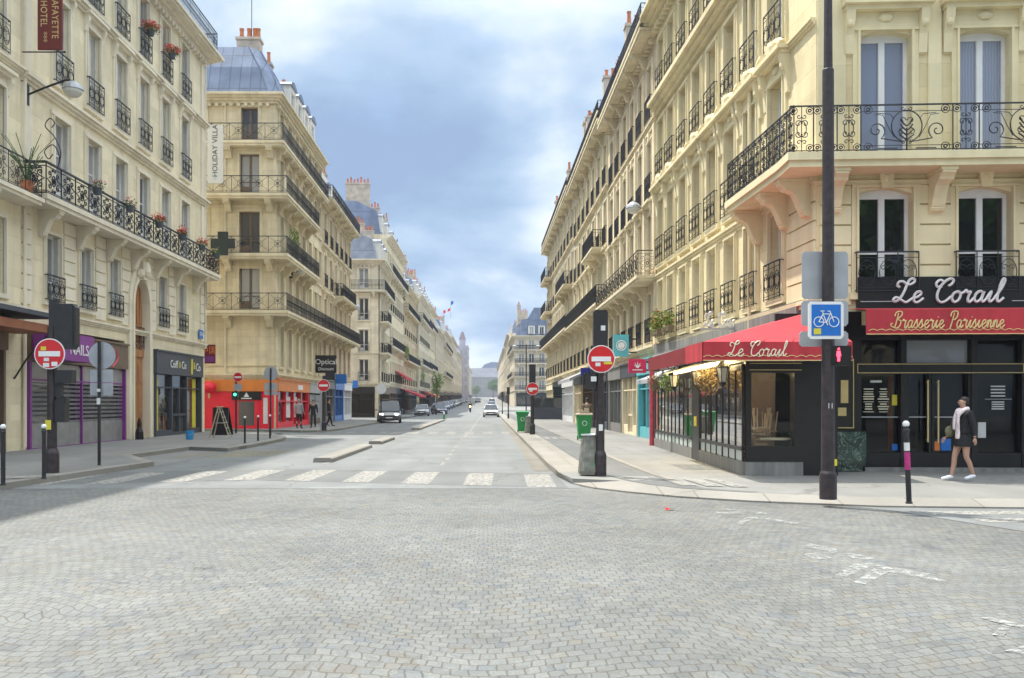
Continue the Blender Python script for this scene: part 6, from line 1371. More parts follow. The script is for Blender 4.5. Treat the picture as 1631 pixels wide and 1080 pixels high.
# ------------------------------------------------------------------ signs on the buildings
bn = thing('banner_sign', 'brown vertical hotel banner with golden capitals hung from an iron bracket', 'sign', (-13.45, 25.0, 9.9))
XB = Matrix.Identity(4)
m = MB(); m.box(-.52, .52, -.03, .03, .35, 4.0); m.obj('banner', simple('brown red cloth', (.17, .025, .02), .7, 0, .15, 2), bn)
for tx_, x, sz in (('LAFAYETTE', .22, .40), ('HOTEL  ***', -.26, .40)):
    me = text_mesh('t', tx_, sz, .004, 'CENTER', 1.05); me.materials.clear(); me.materials.append(M['gold']); place('lettering', me, bn, T(Vector((x, -.036, 1.95 if x > 0 else 1.75))) @ Matrix.Rotation(pi / 2, 4, 'X') @ Matrix.Rotation(-pi / 2, 4, 'Z'))
m = MB()
for z in (.25, 4.05): m.tube([(-1.2, 0, z), (.6, 0, z)], .03, 6); m.ball((.62, 0, z), .05, 6)
m.obj('bracket', 'iron', bn)
bn.location = P(80, 78, 27.0) + Vector((0, 0, -.25)); bn.scale = (.72, 1, .62)
hv = thing('banner_sign', 'white vertical holiday banner with thin dark capitals and a leaf mark', 'sign', P(343, 292, 47.5))
m = MB(); m.box(-.42, .42, -.03, .03, 0, 3.15); m.obj('banner', 'paper', hv)
me = text_mesh('t', 'HOLIDAY VILLA', .40, .004, 'CENTER', 1.0); me.materials.clear(); me.materials.append(M['charcoal']); place('lettering', me, hv, T(Vector((0, -.036, 1.75))) @ Matrix.Rotation(pi / 2, 4, 'X') @ Matrix.Rotation(pi / 2, 4, 'Z'))
m = MB(); m.tube([(-.06, -.036, .2), (.05, -.036, .35), (-.02, -.036, .5)], .02, 4); m.obj('emblem', 'teal', hv)
m = MB()
for z in (.05, 3.1): m.tube([(-1.3, 0, z), (.45, 0, z)], .03, 5)
m.obj('bracket', 'iron', hv)
pc_ = thing('pharmacy_cross', 'dark green pharmacy cross sign hanging from the corner building', 'sign', P(355, 388, 49.6))
m = MB(); a, b_ = .66, .27; m.prism([(-b_, -a), (b_, -a), (b_, -b_), (a, -b_), (a, b_), (b_, b_), (b_, a), (-b_, a), (-b_, b_), (-a, b_), (-a, -b_), (-b_, -b_)], -.09, .09, 'y'); m.obj('cross', 'darkgreen', pc_)
m = MB(); m.tube([(-.2, .1, -.2), (-.2, 1.5, -.2)], .03, 5); m.tube([(.2, .1, .2), (.2, 1.5, .2)], .03, 5); m.obj('bracket', 'iron', pc_)
def board(px0, py0, px1, py1, Y, name, label, mat, cat='sign', lines=(), depth=.12, arm=None):
    a, b_ = P(px0, py1, Y), P(px1, py0, Y); w, h = b_.x - a.x, b_.z - a.z
    t = thing(name, label, cat, ((a.x + b_.x) / 2, Y, (a.z + b_.z) / 2)); m = MB(); m.box(-w / 2, w / 2, -depth / 2, depth / 2, -h / 2, h / 2); m.obj('board', mat, t)
    for tx_, sz, zz, mt in lines: text(t, tx_, sz * h, T(Vector((0, -depth / 2 - .008, zz * h))), mt)
    if arm: m = MB(); m.tube([(0, 0, h * .3), (arm, .0, h * .3)], .03, 5); m.tube([(0, 0, -h * .3), (arm, 0, -h * .3)], .03, 5); m.obj('bracket', 'iron', t)
    return t, w, h
t, w, h = board(503, 566, 536, 594, 63, 'shop_sign', 'black projecting opticians sign with white letters', 'black', lines=[('Optical', .42, .12, 'wht'), ('Discount', .24, -.28, 'wht')], arm=-1.2)
board(533, 596, 552, 611, 71, 'shop_sign', 'plain blue projecting sign beyond the opticians', 'blue', lines=[('LCL', .4, 0, 'wht')] if False else [], arm=-.8)
board(560, 606, 570, 618, 90, 'shop_sign', 'small bright blue projecting sign before the dark cafe', 'blue', arm=-.6)
t, w, h = board(323, 549, 343, 579, 46.2, 'shop_sign', 'dark red and purple chinese restaurant sign at the hotel corner', simple('dark maroon', (.16, .01, .03), .5, 0, .1, 3), lines=[('中国', .42, .18, 'orange')], arm=-.5)
m = MB(); m.box(-w * .45, w * .45, -.075, -.062, -h * .42, -h * .12); m.obj('strip', 'purple', t)
ln = thing('paper_lantern', 'round red paper lantern hanging at the red shop corner', 'lantern', P(333, 617, 50.4)); m = MB(); m.ball((0, 0, 0), .42, 14, (1, 1, .82)); m.obj('shade', 'redshop', ln); m = MB(); m.tube([(0, 0, -.34), (0, 0, -.62)], .06, 6); m.tube([(0, 0, .34), (0, 0, .7)], .02, 4); m.obj('tassel', 'gold', ln)
t, w, h = board(977, 533, 1001, 568, 33.0, 'shop_sign', 'square teal projecting sign with white ring emblem', 'teal', arm=.6)
m = MB(); m.tube([(.18 * cos(k * pi / 10), -.075, .18 * sin(k * pi / 10)) for k in range(20)], .022, 5, True); m.lathe([(.13, 0), (.13, .01)], 0, 0, 18, T(Vector((0, -.065, 0))) @ Matrix.Rotation(pi / 2, 4, 'X')); m.tube([(-.02, -.09, .08), (-.02, -.09, -.06), (.06, -.09, -.06)], .016, 4); m.obj('emblem', 'wht', t)
t, w, h = board(1001, 572, 1029, 594, 27.5, 'shop_sign', 'crimson projecting sign with white maple leaf mark', simple('crimson', (.62, .02, .09), .5, 0, .05, 3), arm=.7)
m = MB()
for a in (90, 40, 140, 0, 180): m.tube([(0, -.07, -.06), (.11 * cos(radians(a)), -.07, .03 + .10 * sin(radians(a)))], .022, 4, False, .006)
m.box(-.16, .16, -.075, -.065, -.14, -.11); m.obj('emblem', 'wht', t)
t, w, h = board(881, 616, 893, 630, 56, 'shop_sign', 'small dark green projecting sign beyond the bins', 'darkgreen', arm=.5)
t, w, h = board(925, 586, 940, 600, 44, 'shop_sign', 'small navy blue projecting sign on the right side', simple('navy', (.01, .015, .22), .5, 0, .05, 3), arm=1.0)
pl = thing('street_name_plate', 'small blue enamel street name plate on the hotel corner', 'sign', XH @ Vector((LH - .75, -.06, 5.1)), pi / 2); m = MB(); m.box(-.3, .3, -.02, .02, -.22, .22); m.obj('plate', 'blue', pl); m = MB(); m.box(-.22, .22, -.026, -.021, -.05, -.01); m.box(-.22, .22, -.026, -.021, .05, .09); m.obj('lettering', 'wht', pl)
# purple box signs of the shuttered shop
t = thing('shop_sign', 'purple box sign with white letters over the shuttered shop', 'sign', XH @ Vector((1.6, -.55, 3.45)), pi / 2); m = MB(); m.box(-1.25, 1.55, -.35, .35, -.45, .45); m.obj('board', 'purple', t); text(t, 'NAILS', .52, T(Vector((.45, -.36, -.08))), 'wht')
pass
bl = thing('shop_blind', 'rolled brown orange shop blind with iron arms at the left edge', 'awning', (LX, 22.0, 3.75), pi / 2)
m = MB(); m.box(-2.5, 5.3, -1.2, 0, .0, .25); m.obj('roller', 'blind', bl); m = MB(); m.box(-2.5, 5.3, -1.35, .02, .45, .58); m.obj('cover', 'charcoal', bl)
m = MB(); m.tube([(5.2, -1.1, .0), (5.2, -.4, -.8), (5.2, -.02, -1.4)], .03, 5); m.tube([(.5, -1.1, .0), (.5, -.4, -.8), (.5, -.02, -1.4)], .03, 5); m.obj('arm', 'iron', bl)
ss = thing('wrought_iron_sign_bracket', 'tall curling wrought iron S scroll rising from the hotel balcony', 'ironwork', P(82, 268, 28.2))
m = MB(); q = [(.2, 0), (.25, .4), (.05, .75), (-.22, .55), (-.1, .3), (.05, .45)]; m.tube([(a, 0, b) for a, b in [tuple(v) for v in [(p.x, p.y) for p in smooth_path([(a, b, 0) for a, b in q], 6)]]], .018, 5)
q = [(.2, .0), (.3, .5), (.1, 1.0), (-.2, 1.35), (-.05, 1.6), (.1, 1.45), (-.0, 1.3)]; m.tube([(p.x, 0, p.y) for p in smooth_path([(a, b, 0) for a, b in q], 6)], .018, 5); m.obj('scroll', 'iron', ss)

# ------------------------------------------------------------------ wall lamps on long arms
def wall_lamp(p, wall_x, label):
    s_ = -1 if wall_x > 0 else 1
    t = thing('wall_lamp', label, 'street lamp', p, 0, 'street lamps on wall arms'); dx = wall_x - p.x
    m = MB(); m.tube([(dx, 0, -.45), (dx * .6, 0, -.2), (dx * .15, 0, .05), (0, 0, .02), (0, 0, -.12)], .035, 6); m.box(dx - .08, dx + .08, -.1, .1, -.75, -.1); m.obj('arm', 'iron', t)
    m = MB(); m.lathe([(.05, .02), (.14, -.02), (.30, -.16), (.33, -.26), (.30, -.28)], 0, 0, 14); m.obj('hood', 'plategrey', t)
    m = MB(); m.lathe([(.05, -.50), (.18, -.46), (.28, -.36), (.295, -.281)], 0, 0, 14); m.obj('globe', simple('lamp glass', (.60, .60, .56), .2, 0, .05, 3), t)
wall_lamp(P(116, 130, 27.9), LX, 'grey hooded wall lamp over the hotel balcony beneath the brown banner')
wall_lamp(P(1009, 322, 37.0), 6.7, 'grey hooded wall lamp high on the pinkish right building')
wall_lamp(P(478, 424, 55), CX, 'grey hooded wall lamp on the red shop corner building')
wall_lamp(P(568, 485, 78), -12.6, 'grey hooded wall lamp beyond the opticians sign')
wall_lamp(P(877, 506, 88), 6.3, 'grey hooded wall lamp at the far end of the right block')
wall_lamp(P(618, 520, 104), -12, 'grey hooded wall lamp beside the balcony plants above the red awnings')

sg_ = thing('rooftop_sign', 'silver cursive sign standing on the grey fascia above the small awnings', 'sign', (6.55, 24.6, 3.62)); w1, wl = script('Le CoraIl', .40, .022, .22, 5, .62); w1.obj('lettering', 'silver', sg_, T(Vector((0, 0, .12)))); m = MB(); m.box(-.62, .5, -.02, .02, .02, .08); m.obj('rail', 'greyp', sg_)
# ------------------------------------------------------------------ street furniture
def gpt(px, py, z=.118): x, y = G(px, py, z); return Vector((x, y, z))
def no_entry(parent, X, r, stickers=()):
    R = X @ Matrix.Rotation(pi / 2, 4, 'X')
    m = MB(); m.lathe([(r, -.012), (r, .0)], 0, 0, 36); d = m.obj('sign_disc', 'wht', parent, R)
    m = MB(); m.lathe([(r * .93, .001), (r * .93, .006)], 0, 0, 36); m.obj('red_face', 'signred', d)
    m = MB(); m.box(-r * .70, r * .70, -r * .17, r * .17, .008, .012); m.obj('white_bar', 'wht', d)
    for x, y, w, h, mt in stickers: m = MB(); m.box(x * r, (x + w) * r, y * r, (y + h) * r, .014, .016); m.obj('sticker', mt, d)
    return d
def signal_pole(p, hgt, label, box_h=None, side=-1, r=.10):
    t = thing('traffic_light', label, 'traffic light', p, 0, 'traffic light poles with no entry signs')
    m = MB(); m.lathe([(r * 1.45, 0), (r * 1.45, .42), (r * 1.3, .46), (r, .52), (r * .95, hgt)], 0, 0, 14); m.obj('pole', 'lamppost', t); return t
# right pole
rp = signal_pole(gpt(956, 758), 3.3, 'brown traffic light pole with a no entry sign, litter bag at its foot', r=.088)
m = MB(); m.prism([(-.145, 2.36), (.145, 2.36), (.145, 3.33), (.11, 3.37), (-.11, 3.37), (-.145, 3.33)], -.10, .06, 'y'); hd = m.obj('signal_head', 'blacksatin', rp)
m = MB()
for z in (2.55, 2.85, 3.15): m.lathe([(.11, 0), (.11, .16)], 0, 0, 12, T(Vector((0, .06, z))) @ Matrix.Rotation(-pi / 2, 4, 'X'))
m.obj('visor', 'blacksatin', hd); m = MB(); m.box(.0, .09, -.106, -.101, 2.95, 3.05); m.obj('sticker', 'paper', hd)
no_entry(rp, T(Vector((0, -.16, 2.37))), .28, [(-.42, -.52, .36, .26, 'paper'), (.18, -.38, .6, .18, 'yellow')])
m = MB(); m.box(-.32, -.09, -.08, .1, 1.78, 2.10); m.box(-.36, -.32, -.04, .08, 1.84, 2.06); m.obj('pedestrian_signal', 'blacksatin', rp)
m = MB(); m.box(-.20, -.09, -.11, -.081, 1.92, 2.02); m.obj('sticker', 'paper', rp); m = MB(); m.box(-.04, .04, -.105, -.095, .92, 1.05); m.obj('sticker', 'paper', rp)
# far right pole
rp2 = signal_pole(gpt(848, 692), 3.1, 'dark red brown pole with a no entry sign farther along the right kerb', r=.09)
m = MB(); m.box(-.15, .15, -.1, .1, 2.3, 3.3); m.obj('signal_head', 'blacksatin', rp2); no_entry(rp2, T(Vector((0, -.16, 2.15))), .30, [(-.5, -.45, .5, .3, 'paper')])
# left pole
lp = signal_pole(gpt(83, 753), 3.1, 'dark traffic light pole with a stickered no entry sign before the purple shop', r=.098)
m = MB(); m.box(.13, .50, -.14, .08, 2.62, 3.58); m.prism([(.50, 2.64), (.56, 2.7), (.56, 3.5), (.50, 3.56)], -.12, .06, 'y'); hd = m.obj('signal_head', 'blacksatin', lp)
m = MB(); m.box(-.045, .126, -.06, .06, 2.65, 3.68); m.obj('back_plate', 'blacksatin', lp)
no_entry(lp, T(Vector((.03, -.17, 2.52))), .325, [(-.55, .22, .35, .25, 'yellow'), (-.35, -.48, .34, .22, 'paper'), (-.4, -.86, .4, .26, 'paper'), (.15, -.80, .38, .28, 'wht')])
m = MB(); m.box(.10, .46, -.10, .12, 1.90, 2.18); m.box(.09, .22, -.06, .06, 1.62, 1.92); m.obj('pedestrian_signal', 'blacksatin', lp)
m = MB(); m.box(.11, .32, -.12, .10, 1.08, 1.55); m.box(.14, .34, -.1, .06, 1.5, 1.6); m.obj('control_box', 'blacksatin', lp); m = MB(); m.box(-.09, .03, -.115, -.100, .92, 1.12); m.obj('sticker', 'yellow', lp)
# thin post with backs of signs
ps = thing('road_sign', 'thin post showing the grey backs of a round and a square sign', 'sign', gpt(158, 741)); m = MB(); m.lathe([(.038, 0), (.038, 2.95)], 0, 0, 10); m.obj('post', 'blacksatin', ps)
R = Matrix.Rotation(pi / 2, 4, 'X'); m = MB(); m.lathe([(.32, 0), (.325, .015)], 0, 0, 28, T(Vector((.04, .08, 2.62))) @ R); m.obj('round_plate', 'plategrey', ps); m = MB(); m.box(-.24, .30, .05, .075, 1.98, 2.28); m.box(-.24, .30, .05, .075, 1.94 - .28, 1.96); m.obj('square_plate', 'plategrey', ps)
m = MB(); m.box(-.042, .042, -.043, -.03, 1.45, 1.6); m.box(-.042, .042, -.043, -.03, 1.75, 1.82); m.obj('sticker', 'paper', ps)
# bollards
def bollard(p, label, hgt=1.1, lean=0.0, stick=False):
    t = thing('bollard', label, 'bollard', p, 0, 'slim pavement bollards'); t.rotation_euler = (0, lean, 0)
    m = MB(); m.lathe([(.05, 0), (.05, .02), (.038, .03), (.038, hgt - .16), (.046, hgt - .155), (.046, hgt - .13), (.036, hgt - .11), (.034, hgt - .08)], 0, 0, 12); m.obj('post', 'blacksatin', t)
    m = MB(); m.ball((0, 0, hgt - .045), .05, 12); m.obj('ball', 'wht', t)
    if stick:
        m = MB(); m.lathe([(.0395, .78), (.0395, .90)], 0, 0, 12); m.obj('sticker', 'paper', t); m = MB(); m.lathe([(.040, .5), (.040, .76)], 0, 0, 12); m.obj('sticker', simple('magenta sticker', (.5, .03, .2), .5, 0, .2, 20), t)
    return t
bollard(gpt(5, 773), 'black bollard with white ball at the left picture edge', 1.1)
bollard(gpt(70, 763), 'black bollard with white ball right beside the stickered traffic light', 1.07)
bollard(gpt(1448, 802), 'leaning black bollard with white ball and magenta stickers before the brasserie', 1.22, -.04, True)
for px, py, lb in ((390, 706, 'nearest of three thin bollards at the corner kerb before the red shop'), (411, 702, 'middle of three thin bollards at the corner kerb before the red shop'), (430, 698, 'farthest of three thin bollards at the corner kerb before the red shop')): bollard(gpt(px, py), lb, 1.0)
# street lamp post
lpn = thing('street_lamp', 'tall dark lamp post carrying the blue bicycle sign at the corner kerb', 'street lamp', gpt(1319, 795))
m = MB(); m.lathe([(.128, 0), (.128, .36), (.122, .40), (.104, .44), (.088, 3.6), (.085, 6.5), (.085, 6.62), (.066, 6.64), (.05, 9.6)], 0, 0, 16); m.obj('pole', 'lamppost', lpn)
m = MB(); m.tube([(0, 0, 9.6), (0, -.3, 10.0), (0, -1.2, 10.1)], .04, 6); m.lathe([(.22, 0), (.3, .08), (.1, .2)], 0, -1.3, 12, T(Vector((0, 0, 9.98)))); m.obj('lamp_head', 'plategrey', lpn)
def plate(parent, x0, x1, z0, z1, y, mat, name='sign_plate'):
    m = MB(); c = .04; m.prism([(x0 + c, z0), (x1 - c, z0), (x1, z0 + c), (x1, z1 - c), (x1 - c, z1), (x0 + c, z1), (x0, z1 - c), (x0, z0 + c)], y - .008, y + .008, 'y'); return m.obj(name, mat, parent)
plate(lpn, -.36, .36, 3.10 , 3.84, .13, 'plategrey', 'large_plate'); plate(lpn, -.37, .36, 2.68, 3.08, .13, 'plategrey', 'middle_plate'); plate(lpn, -.40, .36, 2.36, 2.60, .13, 'plategrey', 'lower_plate')
bw = plate(lpn, -.36, .18, 2.46, 3.03, -.14, 'wht', 'bicycle_sign'); m = MB(); m.box(-.31, .135, -.155, -.149, 2.51, 2.985); m.obj('blue_face', 'blue', bw)
m = MB(); cx, cz = -.088, 2.72
def P2(x, z): return (cx + x, -.160, cz + z)
for s_ in (-1, 1): m.tube([P2(s_ * .115 + .075 * cos(k * pi / 10), .075 * sin(k * pi / 10)) for k in range(20)], .0075, 4, True)
for a, b_ in (((-.115, 0), (-.05, .12)), ((-.05, .12), (.06, .12)), ((.06, .12), (.0, -.01)), ((.0, -.01), (-.05, .12)), ((0, -.01), (-.115, 0)), ((.115, 0), (.055, .16)), ((.055, .16), (.02, .165)), ((-.05, .12), (-.06, .16)), ((-.09, .165), (-.03, .165)), ((0, -.01), (.02, -.05))): m.tube([P2(*a), P2(*b_)], .0075, 4)
m.obj('bicycle_symbol', 'wht', bw); m = MB(); m.box(-.28, -.17, -.162, -.156, 2.53, 2.62); m.obj('sticker', 'yellow', bw)
m = MB(); m.box(.02, .32, -.10, .1, 2.06, 2.36); ps_ = m.obj('pedestrian_signal', 'black', lpn)
m = MB(); m.ball((.12, -.11, 2.31), .020, 8); m.prism([(.095, 2.28), (.145, 2.28), (.155, 2.2), (.14, 2.2), (.138, 2.12), (.102, 2.12), (.10, 2.2), (.085, 2.2)], -.115, -.10, 'y'); m.obj('red_figure', emit('red signal figure', (1, .05, .10), 2.2), ps_)
m = MB(); m.box(-.03, .03, -.095, -.08, 1.4, 1.48); m.obj('sticker', 'paper', lpn); m = MB(); m.box(.06, .11, -.075, -.06, .52, .62); m.obj('sticker', 'yellow', lpn)
# litter bag holder, wheelie bins, far bag
def bag_holder(p, label, s=1.0):
    t = thing('litter_bag', label, 'litter bag', p); m = MB()
    m.lathe([(.23 * s, .02), (.25 * s, .1), (.22 * s, .4), (.17 * s, .75), (.16 * s, .82)], 0, 0, 14)
    for j in range(14): a = 2 * pi * j / 14; m.tube([(.235 * s * cos(a), .235 * s * sin(a), .05), (.165 * s * cos(a), .165 * s * sin(a), .8)], .012, 4)
    m.obj('bag', simple('translucent grey bag', (.20, .20, .17), .45, 0, .35, 9), t); m = MB(); m.tube([(.175 * s * cos(k * pi / 8), .175 * s * sin(k * pi / 8), .83) for k in range(16)], .018, 5, True); m.tube([(.1, 0, .83), (.22, .0, .95)], .015, 4); m.obj('ring', 'plategrey', t)
    m = MB(); m.ball((.02, -.16, .22), .10, 8, (1, .8, 1)); m.obj('rubbish', 'green', t)
bag_holder(gpt(940, 757), 'grey litter bag on its ring beside the near right traffic light pole'); bag_holder(gpt(843, 690), 'grey litter bag beside the farther no entry pole', .95)
def bin_(p, label, paper=False):
    t = thing('wheelie_bin', label, 'bin', p, 0, 'green wheelie bins on the right pavement')
    m = MB(); z1 = 1.0; a, b_ = .22, .29
    m.add([(-a, -a, .06), (a, -a, .06), (a, a + .04, .06), (-a, a + .04, .06), (-b_, -b_, z1), (b_, -b_, z1), (b_, b_ + .06, z1), (-b_, b_ + .06, z1)], ((0, 3, 2, 1), (0, 1, 5, 4), (1, 2, 6, 5), (2, 3, 7, 6), (3, 0, 4, 7), (4, 5, 6, 7)))
    m.box(-b_ - .03, b_ + .03, -b_ - .03, b_ + .08, z1 - .05, z1 + .001); m.obj('bin_body', 'green', t)
    m = MB(); m.prism([(-b_ - .05, z1 + .002), (b_ + .1, z1 + .002), (b_ + .1, z1 + .05), (0, z1 + .08), (-b_ - .05, z1 + .04)], -b_ - .03, b_ + .03); m.obj('lid', 'green' if not paper else 'rawwood', t)
    m = MB()
    for s_ in (-1, 1): m.lathe([(.09, -.02), (.09, .02)], 0, 0, 12, T(Vector((s_ * .22, .26, .09))) @ Matrix.Rotation(pi / 2, 4, 'Y'))
    m.obj('wheel', 'tyre', t); m = MB(); m.tube([(.09 * cos(k * pi / 6), -.275, .68 + .09 * sin(k * pi / 6)) for k in range(12)], .014, 4, True); m.obj('emblem', 'wht', t)
    if paper:
        m = MB()
        for k in range(6): x = random.uniform(-.25, .1); m.box(x, x + .16, random.uniform(-.2, 0), .1, z1, z1 + random.uniform(.12, .3))
        m.obj('cardboard', 'rawwood', t)
bin_(gpt(930, 701), 'green wheelie bin overfilled with cardboard near the crimson sign', True); bin_(gpt(832, 689), 'green wheelie bin with its lid shut by the farther no entry pole')
# kerb separators
def separator(x0, y0, x1, y1, label):
    t = thing('lane_separator', label, 'kerb block', (x0, y0, 0), 0, 'low concrete lane separators'); d = Vector((x1 - x0, y1 - y0, 0)); L = d.length; X = Rz(math.atan2(d.y, d.x))
    m = MB(); m.prism([(-.26, .005), (.26, .005), (.25, .10), (.20, .13), (-.20, .13), (-.25, .10)], 0, L); m.obj('block', 'granite', t, X)
separator(-4.45, 23.6, -4.42, 31.5, 'nearest pale kerb block between the bus lane and the road'); separator(-4.38, 34.0, -4.36, 38.5, 'short middle pale kerb block between bus lane and road'); separator(-4.3, 52, -4.2, 80, 'long farthest pale kerb block between bus lane and road')
bc = thing('marker_post', 'short green and white marker post at the far kerb block tip', 'bollard', (-4.15, 82, .0)); m = MB(); m.lathe([(.11, 0), (.09, .55)], 0, 0, 10); m.obj('post', 'green', bc); m = MB(); m.lathe([(.092, .551), (.085, .75), (.04, .8)], 0, 0, 10); m.obj('cap', 'wht', bc)
# left-side small signs and lights
s_ = gpt(516, 686); t = thing('traffic_light', 'dark pole with a no entry sign in front of the walking men', 'traffic light', s_, 0, 'traffic light poles with no entry signs')
m = MB(); m.lathe([(.14, 0), (.14, .45), (.09, .5), (.085, 2.95)], 0, 0, 12); m.obj('pole', 'lamppost', t); no_entry(t, T(Vector((.0, -.14, 2.42))), .33); m = MB(); m.box(.09, .6, -.1, .1, 2.72, 3.1); m.obj('signal_head', 'blacksatin', t); m = MB(); m.lathe([(.045, 0), (.045, 2.3)], -.15, -.05, 8); m.obj('side_post', 'plategrey', t)
t = thing('traffic_light', 'slim post with small no entry sign and lit green light by the red shop door', 'traffic light', gpt(376, 690), 0, 'traffic light poles with no entry signs')
m = MB(); m.lathe([(.05, 0), (.05, 2.9)], 0, 0, 8); m.obj('pole', 'lamppost', t); m = MB(); m.box(-.13, .1, -.1, .1, 1.75, 2.05); hd = m.obj('signal_head', 'blacksatin', t); m = MB(); m.lathe([(.07, 0), (.07, .02)], 0, 0, 12, T(Vector((-.02, -.11, 1.9))) @ R); m.obj('green_lamp', emit('green signal light', (.05, 1, .45), 2.5), hd)
no_entry(t, T(Vector((.12, -.1, 2.75))), .24, ()); m = MB(); m.box(-.08, .3, -.08, -.06, 2.1, 2.42); m.obj('square_plate', 'plategrey', t)
t = thing('road_sign', 'post with grey sign backs standing before the orange fascia corner', 'sign', gpt(431, 693)); m = MB(); m.lathe([(.04, 0), (.04, 3.1)], 0, 0, 8); m.obj('post', 'blacksatin', t); m = MB(); m.lathe([(.33, 0), (.33, .015)], 0, 0, 24, T(Vector((0, .07, 2.85))) @ R); m.obj('round_plate', 'plategrey', t); m = MB(); m.box(-.3, .3, .05, .07, 2.06, 2.42); m.box(-.3, .3, .05, .07, 1.85, 2.02); m.obj('square_plate', 'plategrey', t)
t = thing('road_sign', 'post with a round grey sign back near the dark cafe corner', 'sign', gpt(607, 672)); m = MB(); m.lathe([(.05, 0), (.05, 3.0)], 0, 0, 8); m.obj('post', 'blacksatin', t); m = MB(); m.lathe([(.42, 0), (.42, .02)], 0, 0, 24, T(Vector((0, -.08, 2.6))) @ R); m.obj('round_plate', 'wht', t)
# ladder, slate board, bucket, door guard
sbp = gpt(350, 693); t = thing('advertising_board', 'black slate advertising board standing behind the wooden ladder', 'sign', sbp); m = MB()
m.prism([(-.02, .0), (.06, .0), (.22, 1.28), (.14, 1.28)], -.36, .36); m.obj('board', 'black', t); m = MB()
m.prism([(.9, .0), (.96, .0), (.30, 1.25), (.24, 1.25)], -.36, .36); m.obj('rear_board', 'black', t); m = MB(); m.tube([(-.2, .10, 1.0), (-.05, .115, 1.08), (.1, .115, 1.0), (.25, .13, 1.12)], .012, 4); m.box(-.2, .2, .0, .10, .55, .57); m.obj('chalk', 'paper', t)
t = thing('stepladder', 'pale wooden stepladder opened in front of the slate board', 'ladder', gpt(350, 698)); 
for x in (-1, 1):
    m = MB(); m.tube([(-.35 + x * .02, x * .22, 0), (-.02, x * .14, 1.32)], .025, 4); m.obj('rail', 'rawwood', t); m = MB(); m.tube([(.46, x * .2, 0), (.02, x * .14, 1.32)], .025, 4); m.obj('rail', 'rawwood', t)
m = MB()
for k in range(5): f_ = .15 + k * .17; m.box(.46 - .44 * f_ - .03, .46 - .44 * f_ + .03, -.2 + .05 * f_, .2 - .05 * f_, 1.32 * f_, 1.32 * f_ + .03)
m.box(-.1, .1, -.16, .16, 1.31, 1.35); m.obj('step', 'rawwood', t)
t = thing('bucket', 'bright blue plastic bucket on the pavement before the hairdresser', 'bucket', gpt(302, 700)); m = MB(); m.lathe([(.13, 0), (.17, .32), (.18, .33), (.18, .35)], 0, 0, 16); m.obj('pail', 'bucket', t); m = MB(); m.tube(smooth_path([(-.17, 0, .33), (-.12, -.1, .22), (0, -.17, .18), (.12, -.1, .22), (.17, 0, .33)], 4), .008, 4); m.obj('handle', 'greyp', t)
t = thing('wheel_guard', 'black cast iron wheel guard beside the carved carriage door', 'guard stone', gpt(222, 700)); m = MB(); m.lathe([(.17, 0), (.16, .3), (.09, .5), (.10, .62), (.05, .85), (.0, .9)], 0, 0, 10); m.obj('casting', 'black', t)
# small things at the right
t = thing('barber_column', 'red and pink striped column at the far end of the terrace', 'column', (5.72, 30.75, .115)); m = MB(); m.lathe([(.09, 0), (.09, 2.6), (.12, 2.65), (.12, 2.8)], 0, 0, 12); m.obj('column', simple('pink red paint', (.55, .07, .10), .5, 0, .3, 8), t)
t = thing('litter_scrap', 'tiny red scrap of paper lying on the setts', 'litter', Vector(G(1066, 813) + (.012,))); m = MB(); m.add([(-.06, -.04, 0), (.07, -.02, .02), (.05, .06, .0), (-.05, .05, .03)], ((0, 1, 2, 3),)); m.obj('paper', 'signred', t)
t = thing('lamp_column', 'black cast column with an arched cream lamp in the brasserie corner', 'lamp', P(1287, 752, 18.55) + Vector((0, 0, .0))); t.location.z = .118
m = MB(); m.lathe([(.13, 0), (.12, .25), (.07, .32), (.055, 1.6), (.08, 1.66), (.10, 1.95), (.03, 2.02)], 0, 0, 12); m.obj('column', 'black', t); m = MB(); m.tube([(-.1, -.02, 1.55), (-.09, -.02, 1.78), (0, -.02, 1.9), (.09, -.02, 1.78), (.1, -.02, 1.55)], .035, 6); m.obj('lamp_arch', 'cream', t)

